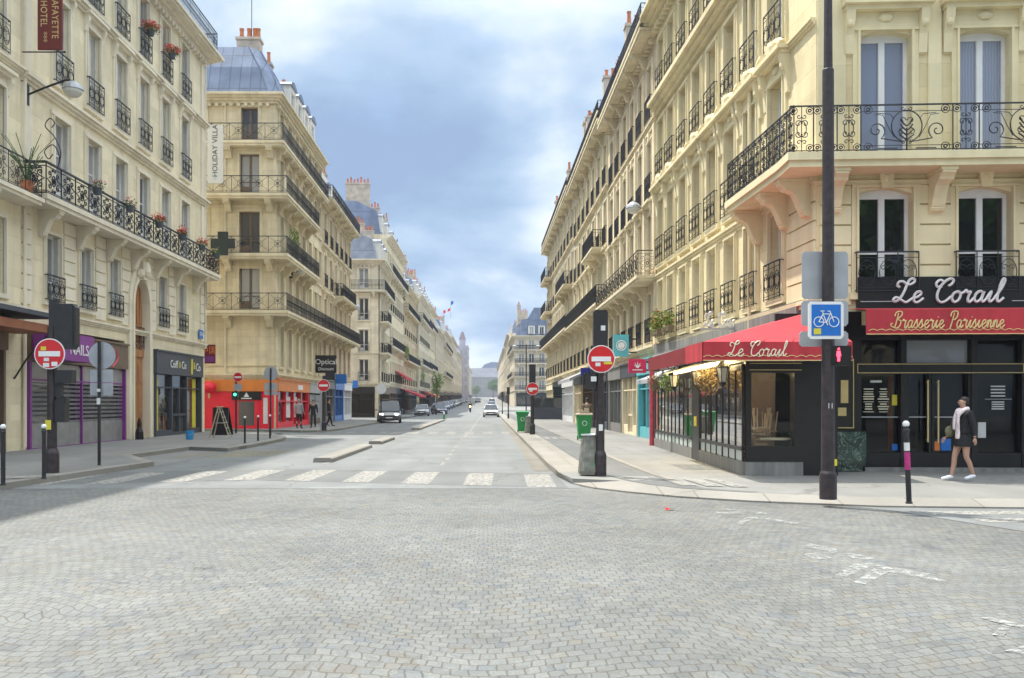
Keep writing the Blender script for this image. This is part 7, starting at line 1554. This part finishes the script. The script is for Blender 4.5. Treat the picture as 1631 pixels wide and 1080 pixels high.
# ------------------------------------------------------------------ people
def skinned(name, nodes, edges, mat, parent, X=None, sub=2):
    me = bpy.data.meshes.new(name); me.from_pydata([n[0] for n in nodes], edges, []); o = bpy.data.objects.new(name, me); C.objects.link(o)
    sk = o.modifiers.new('skin', 'SKIN'); sk.use_smooth_shade = True
    for i, n in enumerate(nodes):
        r = n[1]; me.skin_vertices[0].data[i].radius = r if isinstance(r, tuple) else (r, r); me.skin_vertices[0].data[i].use_root = (i == 0)
    o.modifiers.new('sub', 'SUBSURF').levels = sub
    dg = bpy.context.evaluated_depsgraph_get(); m2 = bpy.data.meshes.new_from_object(o.evaluated_get(dg)); bpy.data.objects.remove(o)
    m2.materials.clear(); m2.materials.append(M[mat] if isinstance(mat, str) else mat); m2.polygons.foreach_set('use_smooth', [True] * len(m2.polygons))
    return place(name, m2, parent, X)
def person(p, rz, label, hgt, top, bottom, hairm='hair', shorts=False, stride=.28, arm_out=.03, jacket=None, shoe='black', extras=None, hat=False, hair_long=False):
    """faces local -Y; walks towards -Y"""
    t = thing('person', label, 'person', p, rz); s = hgt / 1.72; S_ = Matrix.Scale(s, 4)
    hipz, kz, az = .90, .49, .085
    def leg(sx, fy, lift, kb):
        hip = (sx * .09, 0, hipz - .02); knee = (sx * .095, fy * .45 - kb, kz + lift * .3); ank = (sx * .10, fy, az + lift); toe = (sx * .115, fy - .17, .045 + lift * .6); heel = (sx * .10, fy + .03, .05 + lift)
        return hip, knee, ank, toe, heel
    legs = [leg(-1, -stride, .0, .04), leg(1, stride * .8, .03, .07)]
    nodes = [((0, 0, .93), (.15, .105)), ((0, .0, 1.08), (.125, .085)), ((0, .01, 1.26), (.155, .10)), ((0, .015, 1.40), (.13, .08)), ((0, .01, 1.49), .052), ((0, -.01, 1.56), .055), ((0, -.02, 1.625), (.072, .088)), ((0, -.015, 1.69), (.062, .075))]
    edges = [(0, 1), (1, 2), (2, 3), (3, 4), (4, 5), (5, 6), (6, 7)]
    for sx, (hip, knee, ank, toe, heel) in zip((-1, 1), legs):
        i = len(nodes); mid = tuple((hip[k] + knee[k]) / 2 for k in range(3)); calf = tuple(knee[k] * .65 + ank[k] * .35 + (0, .02, 0)[k] for k in range(3))
        nodes += [(hip, .085), (mid, .078), (knee, .055), (calf, .054), (ank, .036), (toe, .03)]; edges += [(0, i)] + [(i + k, i + k + 1) for k in range(5)]
    arms = []
    for sx, fy in ((-1, .16), (1, -.16)):
        sh = (sx * .185, .015, 1.41); el = (sx * (.215 + arm_out * .4), .02 - fy * .35, 1.12); wr = (sx * (.215 + arm_out), -.06 - fy * .9, .90); arms.append((sh, el, wr))
        i = len(nodes); nodes += [(sh, .055), (el, .04), (wr, .028)]; edges += [(3, i), (i, i + 1), (i + 1, i + 2)]
    b = skinned('body', nodes, edges, 'skin', t, S_)
    # face: nose, eyes, mouth, ears
    m = MB(); m.add([(-.012, -.100, 1.622), (.012, -.100, 1.622), (0, -.128, 1.605), (0, -.095, 1.65)], ((0, 1, 2), (0, 2, 3), (1, 3, 2)))
    for sx in (-1, 1): m.ball((sx * .074, -.01, 1.63), .022, 6, (.4, .8, 1.3))
    m.obj('nose_and_ears', 'skin', b); m = MB()
    for sx in (-1, 1): m.ball((sx * .028, -.098, 1.648), .009, 6, (1.3, .6, .8))
    m.obj('eyes', 'black', b); m = MB(); m.box(-.022, .022, -.097, -.092, 1.574, 1.581); m.obj('mouth', 'lips', b)
    m = MB(); m.ball((0, .028, 1.678), .087, 12, (.93, .98, .86)); m.ball((0, .045, 1.63), .075, 10, (1, .9, 1.1))
    if hair_long: m.ball((0, .075, 1.68), .05, 8)
    m.obj('hair', hairm, t, S_)
    # hands: palm and five fingers
    for (sh, el, wr), sx in zip(arms, (-1, 1)):
        w = Vector(wr); d = (w - Vector(el)).normalized(); side = d.cross(Vector((1, 0, 0))).normalized(); c = w + d * .05
        nd = [(tuple(w), .024), (tuple(w + d * .045), (.036, .018)), (tuple(w + d * .085), (.034, .014))]; ed = [(0, 1), (1, 2)]
        for k in range(4):
            q = w + d * .085 + side * (.024 - .016 * k); ln = (.06, .07, .065, .05)[k]; i = len(nd); nd += [(tuple(q), .009), (tuple(q + d * ln * .55 + Vector((-sx * .006, 0, 0))), .008), (tuple(q + d * ln + Vector((-sx * .02, 0, 0))), .006)]; ed += [(2, i), (i, i + 1), (i + 1, i + 2)]
        q = w + d * .03 + side * .03; i = len(nd); nd += [(tuple(q), .011), (tuple(q + d * .035 + side * .02), .009), (tuple(q + d * .06 + side * .022), .007)]; ed += [(1, i), (i, i + 1), (i + 1, i + 2)]
        skinned('hand', nd, ed, 'skin', b, None, 1)
    # clothes
    jt = jacket or top
    nj = [((0, 0, .83), (.175, .13)), ((0, 0, .95), (.165, .12)), ((0, 0, 1.08), (.148, .105)), ((0, .01, 1.26), (.178, .122)), ((0, .015, 1.405), (.15, .10)), ((0, .012, 1.465), (.075, .065))]; ej = [(0, 1), (1, 2), (2, 3), (3, 4), (4, 5)]
    for sh, el, wr in arms:
        i = len(nj); w2 = tuple(el[k] * .12 + wr[k] * .88 for k in range(3)); nj += [(sh, .070), (el, .054), (w2, .042)]; ej += [(4, i), (i, i + 1), (i + 1, i + 2)]
    skinned('jacket' if jacket else 'shirt', nj, ej, jt, t, S_)
    if shorts:
        m = MB(); m.prism([(0, 0)] * 3, 0, 0) if False else None
        rings = [(.150, .108, 1.0, 0), (.168, .122, .93, 0), (.180, .135, .84, -.005), (.190, .150, .74, -.01), (.186, .148, .715, -.01)]; n = 18
        vs = [(a * cos(2 * pi * j / n), b_ * sin(2 * pi * j / n) + c_, z) for a, b_, z, c_ in rings for j in range(n)]
        m = MB(); m.add(vs, [(i * n + j, i * n + (j + 1) % n, (i + 1) * n + (j + 1) % n, (i + 1) * n + j) for i in range(len(rings) - 1) for j in range(n)] + [tuple(range(n))]); m.obj('shorts', bottom, t, S_, True)
    npn = [((0, 0, 1.0), (.150, .11)), ((0, 0, .88), (.165, .12))]; ep = [(0, 1)]
    for sx, (hip, knee, ank, toe, heel) in zip((-1, 1), legs):
        i = len(npn); mid = tuple((hip[k] * .5 + knee[k] * .5) for k in range(3))
        if shorts: mid = tuple(hip[k] * .72 + knee[k] * .28 for k in range(3)); npn += [((hip[0] * 1.05, hip[1], hip[2] - .02), .102), (mid, .105)]; ep += [(1, i), (i, i + 1)]
        else: npn += [(hip, .10), (mid, .088), (knee, .068), (tuple(knee[k] * .5 + ank[k] * .5 for k in range(3)), .062), ((ank[0], ank[1], ank[2] + .02), .055)]; ep += [(1, i)] + [(i + k, i + k + 1) for k in range(4)]
    if not shorts: skinned('trousers', npn, ep, bottom, t, S_)
    for sx, (hip, knee, ank, toe, heel) in zip((-1, 1), legs):
        skinned('shoe', [(heel, .045), ((ank[0], ank[1], ank[2] + .0), .05), (tuple(ank[k] * .4 + toe[k] * .6 + (0, 0, -.005)[k] for k in range(3)), (.048, .042)), ((toe[0], toe[1] - .04, toe[2] - .005), (.042, .032))], [(0, 1), (1, 2), (2, 3)], shoe, t, S_)
    if hat: m = MB(); m.lathe([(.10, 1.70), (.10, 1.76), (.03, 1.79)], 0, .0, 12); m.box(-.06, .06, -.17, -.06, 1.695, 1.71); m.obj('cap', 'cloth', t, S_)
    return t, S_
wp = gpt(1534, 766); w_, SS = person(wp, -pi / 2 + .12, 'woman walking in black jacket and shorts with a pink white scarf and white trainers', 1.58, 'paper', 'cloth', shorts=True, stride=.20, jacket='cloth', shoe='shoe', arm_out=.04, hair_long=True)
nd = [((-.09, -.03, 1.47), .05), ((-.05, -.12, 1.44), .055), ((.06, -.12, 1.44), .055), ((.10, -.02, 1.48), .05), ((.04, .09, 1.5), .05), ((-.05, .08, 1.5), .05), ((-.06, -.155, 1.25), (.06, .025)), ((-.06, -.165, 1.05), (.065, .02)), ((.05, -.15, 1.3), (.05, .025)), ((.06, -.16, 1.12), (.055, .02))]
skinned('scarf', nd, [(0, 1), (1, 2), (2, 3), (3, 4), (4, 5), (5, 0), (1, 6), (6, 7), (2, 8), (8, 9)], 'scarf', w_, SS, 1)
skinned('top', [((0, -.105, 1.42), (.05, .02)), ((0, -.125, 1.2), (.07, .025)), ((0, -.122, .98), (.08, .025)), ((0, -.13, .86), (.085, .02))], [(0, 1), (1, 2), (2, 3)], 'scarf', w_, SS, 1)
m = MB(); m.ball((-.20, -.16, 1.02), .12, 10, (.5, .9, 1.0)); m.tube([(-.2, -.16, 1.1), (-.1, -.12, 1.4), (.02, .05, 1.5)], .012, 4); m.obj('handbag', 'bag', w_, SS)
person(gpt(476, 683), pi - .2, 'man in pale shirt and dark trousers standing before the red shop window', 1.70, 'greyc', 'cloth', stride=.10, shoe='black', hairm='greyc')
person(gpt(499, 681.5), .1, 'man in black jacket walking between the pale shirted man and the sign pole', 1.66, 'cloth', 'cloth', stride=.22)
person(gpt(524, 679), pi * .5, 'man in black with a cap right behind the no entry pole', 1.76, 'cloth', 'cloth', stride=.2, hat=True)
ri = gpt(912, 655); person(Vector((4.6, 41, .118)), pi, 'person in dark brown coat walking away behind the cardboard filled bin', 1.7, 'brownp', 'cloth', stride=.2)

# ------------------------------------------------------------------ vehicles
def car(p, rz, label, paint, L=4.3, W_=1.8, H=1.48, suv=False, lights=None, group='cars on the street', lod=2):
    """front towards local -Y"""
    t = thing('parked_car' if lights is None else 'moving_car', label, 'car', p, rz, group); pm = simple('car paint ' + label[:14], paint, .25, .3, .05, 2, coat=.6); k = 1.0
    w = W_ / 2; y0, y1 = -L / 2, L / 2; gc = .22 if suv else .17; belt = .98 if suv else .88
    st = [(y0, .62, .45, .80), (y0 + .12, .72, .30, .93), (y0 + .55, .80, gc, .985), (y0 + 1.15, belt - .04, gc, 1.0), (y0 + 1.5, belt, gc, 1.0), (0, belt + .01, gc, 1.0), (y1 - 1.0, belt + .03, gc, 1.0), (y1 - .35, belt + .03, gc, .97), (y1 - .06, belt - .05, .32, .90), (y1, .72, .45, .84)]
    m = MB(); vs = []
    for y, zt, zb, f_ in st:
        ww = w * f_; vs += [(-ww * .88, y, zb), (-ww * .98, y, zb + .12), (-ww, y, (zb + zt) / 2 + .05), (-ww * .95, y, zt - .06), (-ww * .86, y, zt), (ww * .86, y, zt), (ww * .95, y, zt - .06), (ww, y, (zb + zt) / 2 + .05), (ww * .98, y, zb + .12), (ww * .88, y, zb)]
    n = 10; fs = [(i * n + j, i * n + (j + 1) % n, (i + 1) * n + (j + 1) % n, (i + 1) * n + j) for i in range(len(st) - 1) for j in range(n)] + [tuple(range(n - 1, -1, -1)), tuple(range((len(st) - 1) * n, len(st) * n))]
    m.add(vs, fs); m.tube([(-w * .7, y0 + 1.95, H - .005), (w * .7, y0 + 1.95, H - .005)], .01, 4)
    b0, b1, t0, t1 = y0 + 1.12, y1 - (.12 if suv else .45), y0 + 1.85, y1 - (.55 if suv else 1.05); wb, wt = w * .90, w * .70; zr = H
    rv = [(-wt, t0, zr - .05), (-wt * .9, t0 + .1, zr), (wt * .9, t0 + .1, zr), (wt, t0, zr - .05), (wt, t1, zr - .06), (wt * .9, t1 - .1, zr - .01), (-wt * .9, t1 - .1, zr - .01), (-wt, t1, zr - .06)]
    m.add(rv, ((0, 1, 2, 3), (1, 6, 5, 2), (4, 5, 6, 7), (0, 7, 6, 1), (3, 2, 5, 4), (0, 3, 4, 7)))
    for sx in (-1, 1):
        for (ya, za), (yb, zb_) in (((b0, belt), (t0, zr - .04)), ((b1, belt + .02), (t1, zr - .05)), (((b0 + b1) / 2, belt), ((t0 + t1) / 2, zr - .04))): m.tube([(sx * wb, ya, za), (sx * wt, yb, zb_)], .035, 5)
    body_ = m.obj('body', pm, t, None, True)
    m = MB(); m.add([(-wb + .03, b0, belt - .01), (wb - .03, b0, belt - .01), (wt - .03, t0, zr - .05), (-wt + .03, t0, zr - .05)], ((0, 1, 2, 3),)); m.obj('windscreen', 'carglass', t)
    m = MB(); m.add([(-wb + .03, b1, belt), (wb - .03, b1, belt), (wt - .03, t1, zr - .06), (-wt + .03, t1, zr - .06)], ((0, 3, 2, 1),)); m.obj('rear_window', 'carglass', t)
    for sx in (-1, 1): m = MB(); m.add([(sx * (wb - .005), b0 + .03, belt - .01), (sx * (wb - .005), b1 - .03, belt), (sx * (wt - .005), t1, zr - .06), (sx * (wt - .005), t0, zr - .05)], ((0, 1, 2, 3),)); m.obj('side_window', 'carglass', t)
    for sx in (-1, 1):
        for y in (y0 + .82, y1 - .82):
            r = .35 if suv else .31; X = T(Vector((sx * (w - .10), y, r))) @ Matrix.Rotation(pi / 2, 4, 'Y'); m = MB(); m.lathe([(r * .6, -.11), (r * .93, -.11), (r, -.08), (r, .08), (r * .93, .11), (r * .6, .11)], 0, 0, 16); wh = m.obj('wheel', 'tyre', t, X)
            m = MB(); m.lathe([(r * .62, -.115), (r * .2, -.10)], 0, 0, 10); m.lathe([(r * .62, .115), (r * .2, .10)], 0, 0, 10); m.obj('rim', 'chrome', wh)
        m = MB(); m.ball((sx * w * .62, y0 + .10, .70), .13, 8, (1.35, .6, .62)); m.obj('headlight', lights if lights else 'chrome', t)
        m = MB(); m.ball((sx * w * .72, y1 - .05, .80), .12, 8, (.8, .5, 1.1)); m.obj('tail_light', 'signred', t); m = MB(); m.ball((sx * (w + .08), b0 + .25, belt + .08), .09, 8, (1.1, .6, .8)); m.obj('mirror', pm, t)
    m = MB(); m.box(-w * .55, w * .55, y0 - .02, y0 + .06, .50, .62); m.box(-w * .7, w * .7, y0 - .015, y0 + .1, .24, .36); m.obj('grille', 'black', t); m = MB(); m.box(-.26, .26, y0 - .045, y0 - .021, .40, .49); m.obj('number_plate', 'wht', t)
    return t
hl = emit('headlamp light', (1, .97, .88), 6.0); hl2 = emit('dipped headlamp', (1, .98, .92), 2.2)
car(Vector((-8.05, 71.5, .0)), .10, 'grey off-road car with shining headlights pulling out of the bus lane', (.16, .16, .16), 4.4, 1.9, 1.78, True, hl)
car(Vector((-8.3, 110, 0)), .05, 'light grey saloon car behind the off-road car at the left kerb', (.42, .44, .46), 4.4, 1.8, 1.46)
car(Vector((-6.9, 124, 0)), .25, 'dark violet small car nosing out farther along the left kerb', (.12, .11, .17), 3.8, 1.7, 1.45)
car(Vector((.30, 101, 0)), .0, 'white car with lit headlights driving towards the crossing in the middle lane', (.62, .63, .64), 4.3, 1.8, 1.45, False, hl2)
car(Vector((.6, 165, gz(165))), .0, 'pale blue car following the white one down the middle lane', (.45, .55, .70), 4.2, 1.8, 1.5, False, hl2)
car(Vector((.75, 200, gz(200))), .0, 'white van-like car third in the middle lane', (.62, .63, .65), 4.6, 1.9, 1.9, True)
for i, (x, y, c, lb) in enumerate([(-7.9, 150, (.40, .43, .48), 'silver parked car first in the far left row'), (-7.9, 172, (.30, .33, .42), 'blue grey parked car second in the far left row'), (-7.9, 200, (.55, .56, .58), 'white parked car third in the far left row'), (-7.9, 235, (.1, .1, .12), 'black parked car farthest in the far left row'), (2.0 - 1.3, 260, (.5, .5, .52), 'small pale car far up the rising street'), (-3.6, 300, (.12, .12, .14), 'small dark car far up the rising street')]):
    car(Vector((x, y, gz(y) + .09 if x < -7 else gz(y))), random.uniform(-.05, .05), lb, c, 4.2, 1.8, 1.5)
far = [o for o in C.objects if o.get('category') == 'car' and o.get('label', '').startswith('silver parked car first')][0]
dkc = [o for o in C.objects if o.get('category') == 'car' and o.get('label', '').startswith('black parked car')][0]
words_ = ['fourth', 'fifth', 'sixth', 'seventh', 'eighth', 'ninth', 'tenth']
for i, y in enumerate((137, 160, 184, 212, 223, 262, 290)):
    dk = i % 2 == 0; dup(dkc if dk else far, T(Vector((-7.9, y, gz(y) + .09))) @ Rz(random.uniform(-.06, .06)), ('dark' if dk else 'silver') + ' far parked car, ' + ['directly beyond the violet car', 'second closest of the silver ones', 'wedged before the white parked car', 'just beyond the white parked car', 'close behind a silver one', 'beyond the last black parked car', 'very last of the row'][i], 'cars on the street')
# motor scooter with headlight
t = thing('motorcycle', 'motorcycle with yellow headlight and dark rider farther up the road', 'motorcycle', (-2.9, 140, gz(140)))
m = MB(); m.tube([(0, -.45, .62), (0, 0, .75), (0, .6, .75)], .16, 8); m.tube([(0, -.72, .32), (0, -.45, 1.0)], .05, 6); m.tube([(-.35, -.4, 1.05), (.35, -.4, 1.05)], .025, 5); m.obj('frame', 'black', t)
for y in (-.72, .68): m = MB(); m.lathe([(.2, -.06), (.31, -.05), (.31, .05), (.2, .06)], 0, 0, 16, T(Vector((0, y, .31))) @ Matrix.Rotation(pi / 2, 4, 'Y')); m.obj('wheel', 'tyre', t)
m = MB(); m.ball((0, -.55, .95), .13, 8); m.obj('headlight', emit('yellow headlight', (1, .75, .25), 5), t)
person(Vector((-2.9, 140.15, gz(140) + .05)), 0, 'dark helmeted rider on the motorcycle', 1.65, 'cloth', 'cloth', stride=.1, hat=True)

# ------------------------------------------------------------------ red awnings, flags, trees down the street
def shop_awning(x, y0, y1, z, proj, label, mat='red'):
    t = thing('awning', label, 'awning', (x, y0, z), pi / 2); L = y1 - y0; m = MB()
    m.add([(0, 0, .9), (L, 0, .9), (L, -proj, .0), (0, -proj, .0), (0, -proj, -.3), (L, -proj, -.3)], ((0, 1, 2, 3), (3, 2, 5, 4), (0, 3, 4), (1, 5, 2))); m.obj('canopy', mat, t)
    m = MB(); m.tube([(.1, -proj, .0), (.1, 0, -.5)], .03, 4); m.tube([(L - .1, -proj, 0), (L - .1, 0, -.5)], .03, 4); m.obj('support_arm', 'iron', t)
shop_awning(-12, 118, 131, 2.7, 2.7, 'wide red cafe awning low over the clipped hedge'); shop_awning(-12, 112, 121, 4.9, 1.5, 'upper red awning over the first floor above the cafe', 'red')
shop_awning(-12, 150, 160, 3.0, 2.2, 'dull red awning farther along the left row', 'darkred'); shop_awning(-12, 165, 176, 3.0, 2.2, 'orange red awning beyond the dull red one in the left row', 'orange')
t = thing('shop_awning', 'pale grey folded awning on the right block beyond the navy sign', 'awning', (6.5, 62, 3.1), -pi / 2); m = MB(); m.add([(0, 0, .7), (9, 0, .7), (9, -1.6, 0), (0, -1.6, 0), (0, -1.6, -.2), (9, -1.6, -.2)], ((0, 1, 2, 3), (3, 2, 5, 4), (0, 3, 4), (1, 5, 2))); m.obj('canopy', 'greyc', t)
t = thing('shop_awning', 'small grey metal canopy over the doorway beyond the terrace', 'awning', (6.5, 33.3, 2.45), -pi / 2); m = MB(); m.add([(0, 0, .35), (2.4, 0, .35), (2.4, -.9, 0), (0, -.9, 0), (0, -.9, -.15), (2.4, -.9, -.15)], ((0, 1, 2, 3), (3, 2, 5, 4), (0, 3, 4), (1, 5, 2))); m.obj('canopy', 'greyp', t)
def flag(p, label, cols):
    t = thing('flag', label, 'flag', p); m = MB(); m.tube([(0, 0, -3), (0, 0, .8)], .06, 5); m.obj('flagpole', 'greyp', t)
    for i, c in enumerate(cols):
        m = MB(); n = 4
        for k in range(n): a, b_ = (i + k / n) * .6, (i + (k + 1) / n) * .6; m.quad((a, .15 * sin(a * 2), -.3 + .45 * a), (b_, .15 * sin(b_ * 2), -.3 + .45 * b_), (b_, .15 * sin(b_ * 2), .5 + .4 * b_), (a, .15 * sin(a * 2), .5 + .4 * a))
        m.obj('cloth', c, t)
flag(P(706, 498, 230), 'red and white flag flying from a roof in the left row', ['redshop', 'wht', 'redshop']); flag(P(718, 484, 200), 'small blue flag above the other rooftop flag', ['blue'])
def tree(p, hgt, r, label, n=1500, mat='leaf', group=None):
    t = thing('tree', label, 'tree', p, 0, group); m = MB(); m.tube([(0, 0, 0), (.1, 0, hgt * .35), (0, .1, hgt * .75)], .03 * hgt, 7, False, .01 * hgt)
    for k in range(7): a = k * 2.4; m.tube([(0, 0, hgt * (.35 + .04 * k)), (r * .6 * cos(a), r * .6 * sin(a), hgt * (.6 + .04 * k))], .012 * hgt, 5, False, .004 * hgt)
    m.obj('trunk', 'brownp', t); m = MB()
    for k in range(16):
        a = random.uniform(0, 2 * pi); q = random.uniform(.1, .75); foliage(m, (r * q * cos(a), r * q * sin(a), hgt * random.uniform(.36, .9)), (r * .42, r * .42, hgt * .14), n // 16, .028 * hgt)
    m.obj('crown', mat, t)
tree(Vector((3.4, 640, gz(640))), 14, 7.5, 'round green tree in front of the long far building', 3000, group='trees at the end of the street'); tree(Vector((-9, 650, gz(650))), 10, 5, 'smaller green tree to the left of the round one far away', 1200, group='trees at the end of the street'); tree(Vector((15, 660, gz(660))), 11, 6, 'green tree right of the round one by the far houses', 1000, group='trees at the end of the street')
tree(Vector((-9.4, 160, .5)), 7.5, 1.8, 'yellow green street tree far along the left row', 700, 'leafy')
tree(Vector((15, -6, 0)), 13, 5.5, 'tall tree on the square behind the viewer', 6000); tree(Vector((25, -9, 0)), 14, 6, 'second tall tree on the square behind the viewer', 6000)
# posts down the right kerb
for y, lb in ((84, 'thin far post on the right kerb at the block end'), (120, 'thin far post on the right kerb beyond the block')):
    t = thing('signal_post', lb, 'post', (1.9, y, .118 if y < 128 else .1), 0, 'thin posts along the right kerb'); m = MB(); m.lathe([(.09, 0), (.09, .4), (.06, .45), (.06, 2.9)], 0, 0, 8); m.obj('pole', 'lamppost', t); m = MB(); m.box(-.14, .14, -.1, .1, 2.3, 3.0); m.obj('signal_head', 'blacksatin', t)
t = thing('signal_gantry', 'slim mast with a short cross arm before the frontal corner house', 'street lamp', (5.5, 128, .1)); m = MB(); m.tube([(0, 0, 0), (0, 0, 10)], .10, 6); m.tube([(-1.7, 0, 9.9), (1.7, 0, 9.9)], .06, 5); m.obj('mast', 'iron', t); m = MB(); m.ball((-1.7, 0, 9.8), .25, 8, (1.5, 1, .5)); m.ball((1.7, 0, 9.8), .25, 8, (1.5, 1, .5)); m.obj('lamp_head', 'plategrey', t)
gp_ = thing('glass_screen', 'grey glass windbreak screen at the end of the right block', 'screen', (5.0, 74, .118)); m = MB(); m.box(-1.2, 1.2, -.03, .03, .1, 1.1); m.obj('panel', 'charcoal', gp_); m = MB(); m.box(-1.2, 1.2, -.02, .02, 1.101, 1.9); m.obj('pane', 'shopglass', gp_)

# ------------------------------------------------------------------ the air down the street
hz = MB(); hz.box(-310, 310, -80, 1260, -1.2, 46); ho = hz.obj('haze', [], kind='stuff')
hm = bpy.data.materials.new('pale air'); hm.use_nodes = True; ht = hm.node_tree; ht.nodes.clear(); o_ = N(ht, 'ShaderNodeOutputMaterial'); pv = N(ht, 'ShaderNodeVolumePrincipled')
pv.inputs['Color'].default_value = (.80, .86, 1.0, 1); pv.inputs['Density'].default_value = 0.00032; pv.inputs['Anisotropy'].default_value = 0.3
ht.links.new(pv.outputs[0], o_.inputs['Volume']); ho.data.materials.append(hm)
